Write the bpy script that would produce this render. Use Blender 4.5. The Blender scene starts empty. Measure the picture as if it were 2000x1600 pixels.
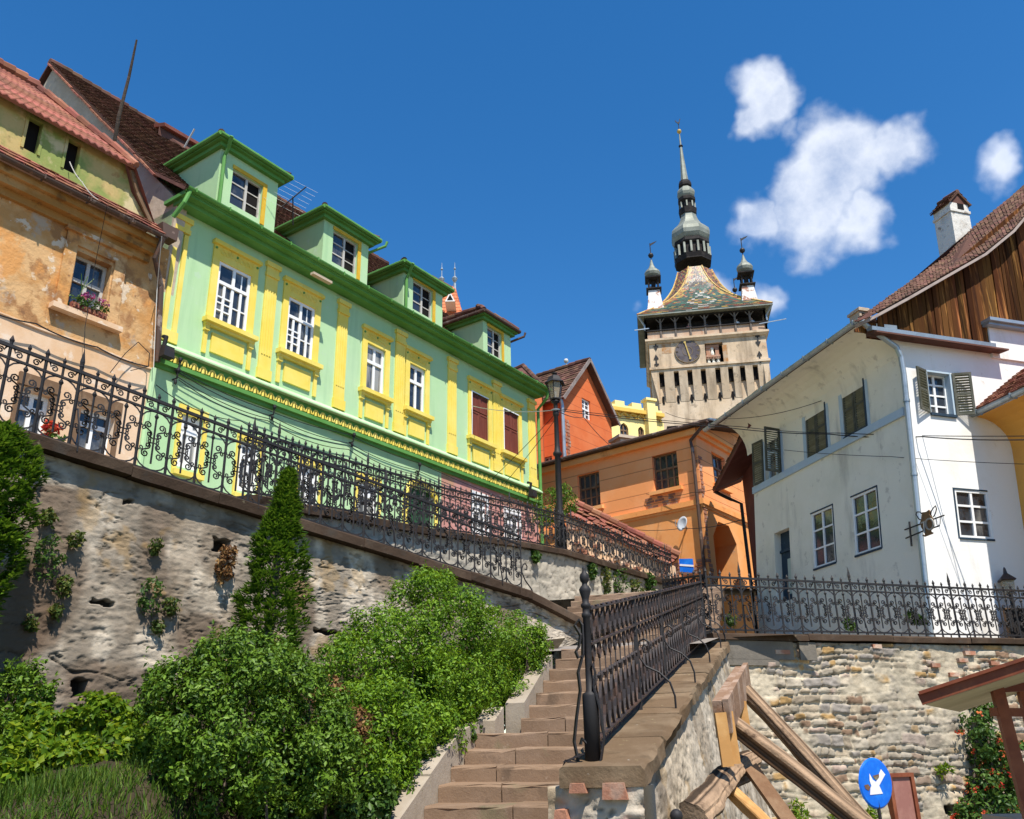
import bpy, math, random
import numpy as np
from mathutils import Vector as V, Matrix
random.seed(7); RNG = np.random.default_rng(7)
R = math.radians; sin, cos, PI = math.sin, math.cos, math.pi
C = bpy.context.scene.collection
scene = bpy.context.scene

# ------------------------------------------------------------------ camera
F_PX, TILT, ROLL = 1726.0, R(21.2), R(1.2)      # for a 2000 x 1600 picture
c_f = V((0, cos(TILT), sin(TILT))); _r = V((1, 0, 0)); _u = V((0, -sin(TILT), cos(TILT)))
c_r = _r*cos(ROLL) - _u*sin(ROLL); c_u = _r*sin(ROLL) + _u*cos(ROLL)
cam = bpy.data.cameras.new('camera'); camo = bpy.data.objects.new('camera', cam); C.objects.link(camo)
cam.sensor_width = 36; cam.lens = 36*F_PX/2000; cam.clip_start = .05; cam.clip_end = 6000
m = Matrix((c_r, c_u, -c_f)).transposed().to_4x4(); camo.matrix_world = m
scene.camera = camo
# ------------------------------------------------------------------ sky, sun, exposure
SUN_AZ, SUN_EL = R(157), R(59.5)
sun_dir = V((cos(SUN_EL)*sin(SUN_AZ), cos(SUN_EL)*cos(SUN_AZ), sin(SUN_EL)))
sl = bpy.data.lights.new('sun', 'SUN'); sl.energy = 4.4; sl.angle = R(.5); sl.color = (1, .955, .88)
so = bpy.data.objects.new('sun', sl); C.objects.link(so); so.rotation_euler = sun_dir.to_track_quat('Z', 'Y').to_euler()
scene.view_settings.view_transform = 'Standard'; scene.view_settings.look = 'None'
scene.view_settings.exposure = 0.72; scene.view_settings.gamma = 1
scene.cycles.max_bounces = 6; scene.cycles.transparent_max_bounces = 8

def ray(u, v): return c_r*((u-1000)/F_PX) + c_u*((800-v)/F_PX) + c_f
def at(u, v, d): return ray(u, v)*d
def at_y(u, v, y):
    r = ray(u, v); return r*(y/r.y)

w = bpy.data.worlds.new('World'); scene.world = w; w.use_nodes = True
nt = w.node_tree; nt.nodes.clear(); N = nt.nodes.new; L = nt.links.new
out = N('ShaderNodeOutputWorld'); bg = N('ShaderNodeBackground'); bg.inputs[1].default_value = .112; L(bg.outputs[0], out.inputs[0])
sky = N('ShaderNodeTexSky'); sky.sky_type = 'NISHITA'; sky.sun_disc = False
sky.sun_elevation = SUN_EL; sky.sun_rotation = SUN_AZ; sky.altitude = 400; sky.air_density = 1.0; sky.dust_density = .25; sky.ozone_density = 4.0
hs = N('ShaderNodeHueSaturation'); hs.inputs['Saturation'].default_value = 1.30; hs.inputs['Value'].default_value = 1.0
L(sky.outputs[0], hs.inputs['Color'])
# fair weather clouds: noise puffs gathered round a few directions of the sky
geo = N('ShaderNodeTexCoord'); D_OUT = geo.outputs['Generated']
def vmath(op, a, b=None):
    n = N('ShaderNodeVectorMath'); n.operation = op
    for i, x in enumerate((a, b)):
        if x is None: continue
        if hasattr(x, 'is_linked'): L(x, n.inputs[i])
        else: n.inputs[i].default_value = x
    return n
def fmath(op, a, b=None, c=None):
    n = N('ShaderNodeMath'); n.operation = op
    for i, x in enumerate((a, b, c)):
        if x is None: continue
        if hasattr(x, 'is_linked'): L(x, n.inputs[i])
        else: n.inputs[i].default_value = x
    return n.outputs[0]
def noise(scale, detail, rough, off=(0, 0, 0)):
    a = vmath('ADD', D_OUT, off); n = N('ShaderNodeTexNoise'); n.inputs['Scale'].default_value = scale
    n.inputs['Detail'].default_value = detail; n.inputs['Roughness'].default_value = rough; L(a.outputs[0], n.inputs['Vector']); return n
warp = noise(9, 4, .6); wv = vmath('SUBTRACT', warp.outputs['Color'], (.5, .5, .5))
wsc = N('ShaderNodeVectorMath'); wsc.operation = 'SCALE'; wsc.inputs['Scale'].default_value = .09; L(wv.outputs[0], wsc.inputs[0])
dirw = vmath('ADD', D_OUT, wsc.outputs[0])
puffs = [(1490, 210, 62, 1.0), (1445, 250, 36, .8), (1650, 320, 92, 1.0), (1590, 400, 88, 1.0), (1735, 300, 62, .95), (1490, 420, 58, .95),
         (1680, 425, 55, .9), (1545, 180, 30, .6), (1540, 270, 40, .5), (1945, 318, 40, .8), (1505, 575, 38, .72), (1425, 550, 34, .6), (1240, 608, 24, .5), (1800, 440, 45, .35), (1600, 468, 30, .4)]
tot = None
for u, v, r, a in puffs:
    d = ray(u, v).normalized(); ang = r/F_PX/ray(u, v).length*1.12
    dist = vmath('DISTANCE', dirw.outputs[0], d).outputs['Value']
    g = fmath('MULTIPLY', fmath('SUBTRACT', 1.0, fmath('MINIMUM', fmath('DIVIDE', dist, ang*1.5), 1.0)), a*1.75)
    tot = g if tot is None else fmath('MAXIMUM', tot, g)
n1 = noise(10, 13, .60, (3.1, 1.7, .4)); n2 = noise(5.5, 5, .5, (.3, 5, 2))
dens = fmath('SUBTRACT', fmath('ADD', fmath('MULTIPLY', fmath('MINIMUM', tot, 1.0), 1.25), fmath('MULTIPLY', n1.outputs['Fac'], 1.9)), 1.48)
mr = N('ShaderNodeMapRange'); mr.interpolation_type = 'SMOOTHSTEP'; L(dens, mr.inputs[0]); mr.inputs[1].default_value = .0; mr.inputs[2].default_value = 1.1; mr.inputs[4].default_value = .95
cr = N('ShaderNodeValToRGB'); L(n2.outputs['Fac'], cr.inputs[0])
cr.color_ramp.elements[0].position = .36; cr.color_ramp.elements[0].color = (4.1, 4.7, 6.0, 1)
cr.color_ramp.elements[1].position = .52; cr.color_ramp.elements[1].color = (5.3, 5.6, 6.2, 1)
mx = N('ShaderNodeMix'); mx.data_type = 'RGBA'; mx.clamp_factor = True
L(mr.outputs[0], mx.inputs[0]); L(hs.outputs[0], mx.inputs[6]); L(cr.outputs[0], mx.inputs[7]); L(mx.outputs[2], bg.inputs[0])

# ------------------------------------------------------------------ materials
MATS = {}
def mat(name, col, layers=(), rough=.85, bump=(), metal=0., isl=0., spec=.12, isl_hue=0., attr=None, coat=0., grooves=None, space='Object'):
    """layers: (colour, scale, lo, hi, detail[, amount]); scale may be an xyz tuple. bump: (scale, strength, dist) each."""
    mt = bpy.data.materials.new(name); mt.use_nodes = True; t = mt.node_tree; nd = t.nodes; ln = t.links.new
    b = nd['Principled BSDF']; b.inputs['Roughness'].default_value = rough; b.inputs['Metallic'].default_value = metal
    b.inputs['Specular IOR Level'].default_value = spec; b.inputs['Coat Weight'].default_value = coat
    tc = nd.new('ShaderNodeTexCoord'); co = tc.outputs[space]
    def nz(scale, detail, k):
        vec = co
        if isinstance(scale, tuple):
            mp = nd.new('ShaderNodeMapping'); mp.inputs['Scale'].default_value = scale; mp.inputs['Location'].default_value = (k*3.7, k*1.3, k*7.1); ln(co, mp.inputs[0]); vec = mp.outputs[0]; sc = 1.
        else: sc = scale
        n = nd.new('ShaderNodeTexNoise'); n.inputs['Scale'].default_value = sc; n.inputs['Detail'].default_value = detail; n.inputs['Roughness'].default_value = .62
        ln(vec, n.inputs['Vector']); return n.outputs['Fac']
    if attr:
        a = nd.new('ShaderNodeAttribute'); a.attribute_name = attr; cur = a.outputs['Color']
    else:
        c = nd.new('ShaderNodeRGB'); c.outputs[0].default_value = (*col, 1); cur = c.outputs[0]
    def mixin(fac, colr):
        nonlocal cur
        x = nd.new('ShaderNodeMix'); x.data_type = 'RGBA'; ln(fac, x.inputs[0]); ln(cur, x.inputs[6])
        x.inputs[7].default_value = (*colr, 1); cur = x.outputs[2]
    for k, ly in enumerate(layers):
        colr, sc, lo, hi, det = ly[:5]; amt = ly[5] if len(ly) > 5 else 1.
        r = nd.new('ShaderNodeMapRange'); ln(nz(sc, det, k+1), r.inputs[0]); r.inputs[1].default_value = lo; r.inputs[2].default_value = hi; r.inputs[4].default_value = amt
        mixin(r.outputs[0], colr)
    if grooves:                      # (spacing, width, colour): horizontal plaster joints
        s = nd.new('ShaderNodeSeparateXYZ'); ln(co, s.inputs[0])
        p = nd.new('ShaderNodeMath'); p.operation = 'FRACT'; q = nd.new('ShaderNodeMath'); q.operation = 'DIVIDE'; ln(s.outputs[2], q.inputs[0]); q.inputs[1].default_value = grooves[0]; ln(q.outputs[0], p.inputs[0])
        l = nd.new('ShaderNodeMath'); l.operation = 'LESS_THAN'; ln(p.outputs[0], l.inputs[0]); l.inputs[1].default_value = grooves[1]/grooves[0]
        mu = nd.new('ShaderNodeMath'); mu.operation = 'MULTIPLY'; ln(l.outputs[0], mu.inputs[0]); mu.inputs[1].default_value = .6; mixin(mu.outputs[0], grooves[2])
    if isl or isl_hue:
        gi = nd.new('ShaderNodeNewGeometry'); h = nd.new('ShaderNodeHueSaturation')
        r = nd.new('ShaderNodeMapRange'); ln(gi.outputs['Random Per Island'], r.inputs[0]); r.inputs[3].default_value = 1-isl; r.inputs[4].default_value = 1+isl; ln(r.outputs[0], h.inputs['Value'])
        if isl_hue:
            wn = nd.new('ShaderNodeTexWhiteNoise'); wn.noise_dimensions = '1D'; ln(gi.outputs['Random Per Island'], wn.inputs['W'])
            r2 = nd.new('ShaderNodeMapRange'); ln(wn.outputs['Value'], r2.inputs[0]); r2.inputs[3].default_value = .5-isl_hue; r2.inputs[4].default_value = .5+isl_hue; ln(r2.outputs[0], h.inputs['Hue'])
        ln(cur, h.inputs['Color']); cur = h.outputs[0]
    ln(cur, b.inputs['Base Color'])
    prev = None
    for k, (sc, st, di) in enumerate(bump):
        bp = nd.new('ShaderNodeBump'); bp.inputs['Strength'].default_value = st; bp.inputs['Distance'].default_value = di
        ln(nz(sc, 6, k+9), bp.inputs['Height'])
        if prev: ln(prev, bp.inputs['Normal'])
        prev = bp.outputs[0]
    if prev: ln(prev, b.inputs['Normal'])
    MATS[name] = mt; return mt

def leafmat(name, c1, c2, c3, trans=.3, rough=.5):
    mt = bpy.data.materials.new(name); mt.use_nodes = True; t = mt.node_tree; nd = t.nodes; ln = t.links.new
    b = nd['Principled BSDF']; b.inputs['Roughness'].default_value = rough; b.inputs['Specular IOR Level'].default_value = .22
    gi = nd.new('ShaderNodeNewGeometry'); cr = nd.new('ShaderNodeValToRGB'); ln(gi.outputs['Random Per Island'], cr.inputs[0])
    e = cr.color_ramp.elements; e[0].color = (*c1, 1); e[1].color = (*c3, 1); x = e.new(.5); x.color = (*c2, 1)
    ln(cr.outputs[0], b.inputs['Base Color']); tr = nd.new('ShaderNodeBsdfTranslucent')
    h = nd.new('ShaderNodeHueSaturation'); h.inputs['Hue'].default_value = .48; h.inputs['Value'].default_value = 1.5; ln(cr.outputs[0], h.inputs['Color']); ln(h.outputs[0], tr.inputs['Color'])
    ms = nd.new('ShaderNodeMixShader'); ms.inputs[0].default_value = trans; ln(b.outputs[0], ms.inputs[1]); ln(tr.outputs[0], ms.inputs[2])
    ln(ms.outputs[0], nd['Material Output'].inputs['Surface']); MATS[name] = mt; return mt

GREEN = mat('green plaster', (.40, .59, .305), [((.46, .62, .36), .5, .4, .7, 4), ((.27, .44, .24), (2.6, 2.6, .22), .54, .74, 7, .55), ((.46, .58, .42), 3.4, .62, .68, 8, .5), ((.24, .34, .20), 1.2, .66, .74, 9, .4)], bump=[(9, .12, .02), (60, .15, .004)])
GREEN2 = mat('deeper green trim', (.095, .25, .055), [((.13, .31, .085), 1.2, .4, .7, 4), ((.06, .17, .035), (3, 3, 1.2), .58, .74, 8, .6)], rough=.6, bump=[(12, .1, .01)])
YELLOW = mat('yellow trim', (.78, .59, .10), [((.82, .66, .17), 1.5, .4, .7, 4), ((.55, .40, .07), (5, 5, 1), .58, .76, 8, .5)], rough=.7, bump=[(30, .1, .006)])
PINK = mat('pink plaster', (.50, .24, .20), [((.42, .30, .10), .6, .5, .68, 4, .7), ((.56, .30, .27), 3, .5, .7, 4)], bump=[(20, .2, .01)])
OCHRE = mat('peeling ochre plaster', (.50, .25, .085), [((.58, .35, .16), .75, .46, .56, 9), ((.30, .14, .055), 1.3, .53, .60, 10, .85), ((.64, .50, .35), 2.3, .60, .63, 11, .95), ((.22, .11, .055), 4.1, .64, .68, 10, .8), ((.60, .27, .08), 1.1, .58, .64, 9, .8), ((.42, .33, .24), .9, .62, .66, 10, .8)], bump=[(2.3, .8, .05), (14, .5, .02)])
OCHRE_PALE = mat('peach plaster', (.70, .49, .32), [((.64, .40, .22), .8, .48, .64, 8), ((.45, .29, .17), 2.5, .60, .68, 9, .7), ((.72, .58, .44), 1.7, .58, .62, 10, .8)], bump=[(4, .3, .02)])
MOSSY = mat('green stained plaster', (.48, .35, .14), [((.24, .28, .08), .8, .44, .58, 9), ((.60, .48, .27), 1.2, .53, .62, 10, .85), ((.20, .16, .06), 2.6, .58, .68, 9, .7), ((.34, .18, .07), 1.7, .64, .68, 10, .7)], bump=[(4, .4, .03)])
GREYPL = mat('old grey render', (.46, .36, .255), [((.55, .45, .34), .8, .45, .65, 6), ((.28, .22, .17), 2.2, .6, .7, 8, .7), ((.36, .17, .09), 1.6, .66, .7, 9, .8)], bump=[(6, .5, .03)])
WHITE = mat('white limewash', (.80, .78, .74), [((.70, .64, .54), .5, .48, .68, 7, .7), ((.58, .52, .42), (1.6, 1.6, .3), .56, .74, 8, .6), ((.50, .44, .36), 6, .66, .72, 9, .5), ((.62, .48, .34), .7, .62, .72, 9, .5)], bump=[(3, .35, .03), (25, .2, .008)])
WHITE_SH = mat('shade toned weathered limewash', (.76, .71, .585), [((.66, .62, .49), .6, .45, .65, 6, .8), ((.78, .73, .60), 1.1, .5, .7, 5), ((.40, .37, .31), (2.0, 2.0, .35), .55, .72, 9, .75), ((.46, .42, .35), 3.1, .60, .67, 10, .65)], bump=[(2.2, .5, .05), (18, .3, .01)])  # limewash copy for the shaded side, warm bounced light mixed into its tint
BLUEPL = mat('pale blue paint', (.40, .49, .55), [((.5, .56, .58), 3, .5, .7, 6, .7)], bump=[(10, .2, .01)])
ORANGE = mat('orange plaster', (.90, .35, .125), [((.90, .41, .18), .5, .45, .65, 5), ((.62, .20, .08), 1.2, .58, .72, 8, .6), ((.60, .36, .22), 1.5, .66, .72, 9, .8)], bump=[(5, .3, .02)], grooves=(.46, .035, (.30, .10, .04)))
ORANGE2 = mat('plain orange plaster', (.88, .36, .11), [((.88, .44, .18), .6, .45, .65, 6), ((.44, .15, .06), 1.4, .6, .72, 8, .6), ((.50, .33, .24), 1.9, .66, .7, 9, .8)], bump=[(5, .3, .02)])
REDPL = mat('red orange plaster', (.62, .145, .045), [((.66, .19, .07), .7, .45, .7, 6), ((.46, .10, .04), 1.3, .58, .75, 8, .6)], bump=[(5, .3, .02)], grooves=(.55, .035, (.33, .07, .03)))
YELHOUSE = mat('lemon plaster', (.86, .70, .29), [((.80, .62, .22), .8, .5, .7, 5)], bump=[(10, .15, .01)])
YELTRIM = mat('mustard trim', (.72, .46, .10), [((.6, .36, .08), 2, .5, .7, 5)])
DARKRED = mat('oxblood plaster', (.13, .055, .05), [((.18, .08, .07), 1.5, .5, .7, 6)], bump=[(8, .3, .02)])
OCHRE_R = mat('golden ochre plaster', (.72, .36, .08), [((.62, .30, .08), 1, .5, .7, 6)], bump=[(6, .3, .02)])
TILE = mat('old brown clay tiles', (.115, .060, .040), [((.17, .088, .058), 1.3, .5, .7, 5), ((.055, .038, .030), 2.2, .55, .7, 7, .8)], isl=.4, isl_hue=.02, bump=[(40, .3, .006)])
TILE_RED = mat('red clay tiles', (.27, .105, .065), [((.19, .08, .055), 1.4, .46, .64, 7), ((.38, .19, .13), 2.4, .6, .72, 6, .7)], isl=.3, isl_hue=.015, bump=[(30, .3, .006)])
TILE_ORG = mat('bright orange tiles', (.62, .20, .09), [((.5, .16, .08), 1, .5, .7, 5)], isl=.15)
STONEW = mat('rubble stone', (.4, .35, .28), rough=.95, attr='Col', bump=[(14, .6, .02), (60, .5, .006)], layers=[((.16, .12, .09), 9, .64, .74, 8, .5)])
COPING = mat('dark sandstone coping', (.058, .037, .024), [((.10, .068, .045), 1.6, .5, .7, 7), ((.06, .05, .04), 4, .55, .7, 8, .7), ((.24, .20, .12), 7, .66, .7, 8, .7)], isl=.18, rough=.95, bump=[(8, .5, .03), (50, .4, .006)])
STEP = mat('worn reddish sandstone', (.215, .140, .088), [((.27, .185, .125), 1.2, .45, .65, 8), ((.11, .075, .05), 3.5, .55, .68, 10, .75), ((.17, .155, .085), 2, .60, .68, 8, .55), ((.34, .25, .18), 9, .64, .70, 8, .6)], rough=.92, isl=.12, bump=[(7, .4, .02), (55, .55, .006)])
CURB = mat('pale cement kerb', (.31, .255, .19), [((.38, .32, .25), 1.5, .45, .65, 7), ((.25, .21, .15), 4, .6, .72, 8, .7)], rough=.92, isl=.1, bump=[(10, .4, .02), (60, .4, .005)])
PARAPET = mat('mossy parapet slabs', (.135, .088, .05), [((.20, .14, .085), 1.4, .46, .62, 9), ((.065, .045, .026), 3, .55, .7, 8, .8), ((.30, .25, .13), 9, .66, .70, 8, .8), ((.4, .36, .3), 14, .70, .73, 6, .8)], rough=.95, isl=.15, bump=[(6, .6, .03), (45, .5, .006)])
IRON = mat('black wrought iron', (.018, .016, .016), [((.05, .03, .022), 8, .55, .7, 6, .6)], rough=.62, spec=.3, bump=[(40, .2, .003)])
IRON_R = mat('rusting wrought iron', (.03, .022, .02), [((.10, .05, .03), 5, .5, .66, 7, .8)], rough=.5, spec=.4, bump=[(40, .2, .003)])
WOOD_O = mat('sun bleached brown boards', (.088, .036, .012), [((.34, .15, .045), (9, 9, .4), .54, .66, 6), ((.036, .016, .009), (9, 9, .5), .52, .66, 7, .85)], isl=.55, isl_hue=.012, rough=.95, spec=.05, bump=[((30, 30, 1.5), .4, .01)])
LOG = mat('weathered grey brown timber', (.24, .15, .095), [((.07, .042, .026), 6, .58, .7, 9, .9)], rough=.85, attr='Col', bump=[(10, .6, .03), (40, .5, .008)])
PINE = mat('fresh pine plank', (.44, .225, .075), [((.54, .31, .12), 4, .45, .65, 7), ((.36, .16, .05), 9, .62, .7, 7, .7)], rough=.7, isl=.12, bump=[(14, .3, .008)])
MAHOG = mat('red brown varnished wood', (.17, .048, .024), [((.25, .085, .04), 3, .45, .65, 6), ((.11, .04, .025), 8, .6, .72, 7, .7)], rough=.45, isl=.12, bump=[(18, .25, .005)])
SHUT_R = mat('oxblood shutter paint', (.165, .045, .028), [((.22, .07, .045), (12, 12, 1), .5, .7, 5), ((.10, .03, .02), 4, .6, .7, 5, .6)], rough=.6, isl=.1)
SHUT_G = mat('grey green shutter paint', (.075, .075, .055), [((.13, .125, .10), 5, .5, .7, 6)], rough=.7, isl=.15)
SHUT_L = mat('olive shutter slats', (.16, .155, .10), [((.22, .21, .15), 5, .5, .7, 6)], rough=.7, isl=.15)
WFRAME = mat('white window paint', (.78, .77, .74), [((.6, .58, .53), 6, .62, .72, 6, .5)], rough=.5)
GFRAME = mat('greyed window paint', (.48, .45, .40), [((.3, .27, .22), 6, .55, .72, 6, .7)], rough=.7)
BFRAME = mat('brown window wood', (.17, .10, .055), [((.26, .17, .10), 6, .5, .7, 6)], rough=.6)
BLUEFR = mat('dark blue paint', (.028, .048, .07), [((.06, .09, .12), 7, .55, .7, 6)], rough=.6)
GLASS = mat('window glass', (.03, .036, .045), [((.16, .155, .14), (1.3, 1.3, .8), .50, .60, 5, .8), ((.012, .012, .014), 1.7, .52, .6, 4, .8)], rough=.05, spec=.7, bump=[(2.6, .12, .03)])
CURT = mat('curtained glass', (.30, .29, .26), [((.06, .065, .07), (5, 5, .6), .45, .6, 3, .9)], rough=.08, spec=.6, bump=[(2.0, .05, .02)])
DARK = mat('dark interior', (.012, .010, .009), rough=.9)
ZINC = mat('dull zinc', (.36, .40, .42), [((.25, .29, .31), 3, .5, .7, 6)], rough=.42, metal=.55, bump=[(20, .1, .003)])
RUSTG = mat('rusty gutter', (.10, .065, .05), [((.30, .24, .20), 2.5, .56, .64, 6), ((.17, .07, .035), 5, .55, .7, 6, .7)], rough=.6, metal=.2)
LEAD = mat('grey green roofing metal', (.215, .225, .185), [((.29, .30, .25), 1, .45, .65, 5), ((.11, .11, .09), (1.2, 1.2, .3), .55, .72, 6, .7)], rough=.55, metal=.25, bump=[(3, .15, .03)])
BLACKW = mat('tarred black timber', (.022, .019, .018), [((.05, .04, .035), 2, .5, .7, 5)], rough=.7)
TOWERST = mat('tower render', (.58, .43, .28), [((.64, .50, .35), .35, .42, .62, 7), ((.30, .22, .145), (1.1, 1.1, .16), .50, .68, 9, .75), ((.50, .29, .15), .42, .62, .70, 8, .7), ((.26, .20, .14), 1.3, .58, .67, 10, .7)], bump=[(1.4, .5, .06), (9, .4, .02)])
TOWERBR = mat('flaking brick parapet', (.50, .33, .22), [((.58, .45, .33), .6, .45, .58, 8), ((.38, .15, .08), 1.1, .58, .64, 9, .9)], bump=[(4, .5, .04)])
TOWERTILE = mat('glazed roof tiles', (.4, .3, .1), attr='Col', rough=.4, spec=.5, isl=0, bump=[(9, .5, .05)])
TILE_WHT = mat('flaking white scale tiles', (.70, .66, .60), [((.34, .13, .07), 1.4, .56, .62, 8, .9), ((.5, .42, .36), 3, .55, .7, 6, .6)], isl=.1, bump=[(6, .5, .03)])
GOLD = mat('gilded metal', (.60, .40, .12), rough=.4, metal=.6)
CLOCKF = mat('slate clock face', (.085, .07, .075), [((.13, .11, .11), 1.2, .45, .6, 6)], rough=.5)
BLUESIGN = mat('blue sign enamel', (.006, .125, .58), [((.02, .22, .72), 3, .5, .7, 5), ((.25, .12, .07), 5, .72, .75, 4, .9)], rough=.35, coat=.3)
SIGNW = mat('white sign film', (.74, .70, .70), [((.5, .48, .44), 14, .62, .7, 5, .6)], rough=.45)
SOIL = mat('dark garden soil', (.040, .030, .018), [((.07, .055, .03), 3, .5, .7, 8)], rough=1, bump=[(8, .7, .05)])
PAVE = mat('worn paving', (.22, .19, .16), [((.30, .26, .22), 1.5, .5, .7, 7)], rough=.95, isl=.1, bump=[(6, .4, .03)])
EARTH = mat('dusty ground', (.20, .17, .12), [((.09, .11, .045), .4, .45, .65, 7), ((.26, .22, .17), 2, .5, .7, 7)], rough=1, bump=[(3, .5, .05)])
BARK = mat('grey bark', (.10, .075, .055), [((.17, .13, .10), 14, .5, .7, 6)], rough=.95, bump=[(30, .6, .01)])
WOODG = mat('grey brown weathered plank', (.235, .14, .085), [((.36, .25, .18), (5, 5, 3), .48, .62, 7), ((.09, .05, .035), 7, .58, .68, 8, .8)], bump=[(16, .6, .015)])
DISH = mat('white enamel', (.48, .50, .52), [((.5, .5, .5), 5, .6, .72, 5, .4)], rough=.4)
CABLE = mat('black cable', (.02, .02, .02), rough=.6)
CABLE_W = mat('pale cable', (.55, .53, .48), rough=.6)
PLY = mat('pale roof board', (.40, .36, .26), [((.5, .45, .33), 2, .45, .65, 6), ((.28, .24, .17), (1, 6, 6), .55, .7, 7, .6)], rough=.8, bump=[(10, .3, .01)])
BRICK = mat('bare red brick', (.34, .155, .095), [((.42, .30, .22), 3, .5, .62, 6), ((.2, .1, .07), 6, .6, .7, 7, .7)], isl=.2, bump=[(14, .6, .02)])
L_BOX = leafmat('glossy shrub leaf', (.030, .066, .004), (.072, .145, .007), (.17, .27, .03), .22, .5)
L_BRIGHT = leafmat('young shrub leaf', (.045, .105, .004), (.10, .195, .008), (.20, .32, .02), .28, .5)
L_THUJA = leafmat('thuja spray', (.022, .065, .005), (.06, .14, .009), (.14, .25, .018), .25, .6)
L_WEED = leafmat('yellow green weed leaf', (.055, .115, .005), (.10, .19, .009), (.24, .30, .015), .38, .5)
L_VINE = leafmat('vine leaf', (.025, .062, .010), (.05, .11, .016), (.10, .17, .03), .3, .45)
L_MOSS = leafmat('wall moss leaf', (.035, .065, .012), (.07, .11, .018), (.16, .15, .03), .3, .6)
L_DRY = leafmat('dry ivy leaf', (.10, .045, .018), (.20, .10, .035), (.30, .18, .06), .2, .7)
L_GRASS = leafmat('grass blade', (.032, .075, .006), (.06, .12, .009), (.12, .17, .018), .3, .6)
PETAL_R = leafmat('red petal', (.45, .03, .02), (.55, .08, .03), (.6, .2, .05), .2, .6)
PETAL_M = leafmat('magenta petal', (.25, .03, .14), (.35, .05, .2), (.4, .1, .1), .2, .6)

# ------------------------------------------------------------------ mesh helpers
class Fr:
    """A facade: s runs along it, z is height, o stands out from it."""
    def __init__(self, p, az, side=1, lean=None):
        self.p = V(p); a = R(az); self.d = V((sin(a), cos(a), 0)); b = a + side*PI/2
        self.n = V((sin(b), cos(b), 0)); self.lean = V(lean) if lean else V((0, 0, 0)); self.z0 = self.p.z
    def P(self, s, z, o=0.): 
        q = self.p + self.d*s + self.n*o + self.lean*(z-self.z0); q.z = z; return q
    def px(self, u, v, o=0.):
        r = ray(u, v); nn = self.n; k = self.lean.dot(nn)           # plane tilts with the lean
        # (r t - p).n = o + k (r.z t - z0)
        t = (self.p.dot(nn) + o - k*self.z0)/(r.dot(nn) - k*r.z); q = r*t
        return (q - self.p - self.lean*(q.z-self.z0)).dot(self.d), q.z
    def rect(self, tl, tr, bl, br, o=0.):
        a, b, c, e = [self.px(*k, o) for k in (tl, tr, bl, br)]
        return ((a[0]+c[0])/2, (b[0]+e[0])/2, (c[1]+e[1])/2, (a[1]+b[1])/2)

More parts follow.
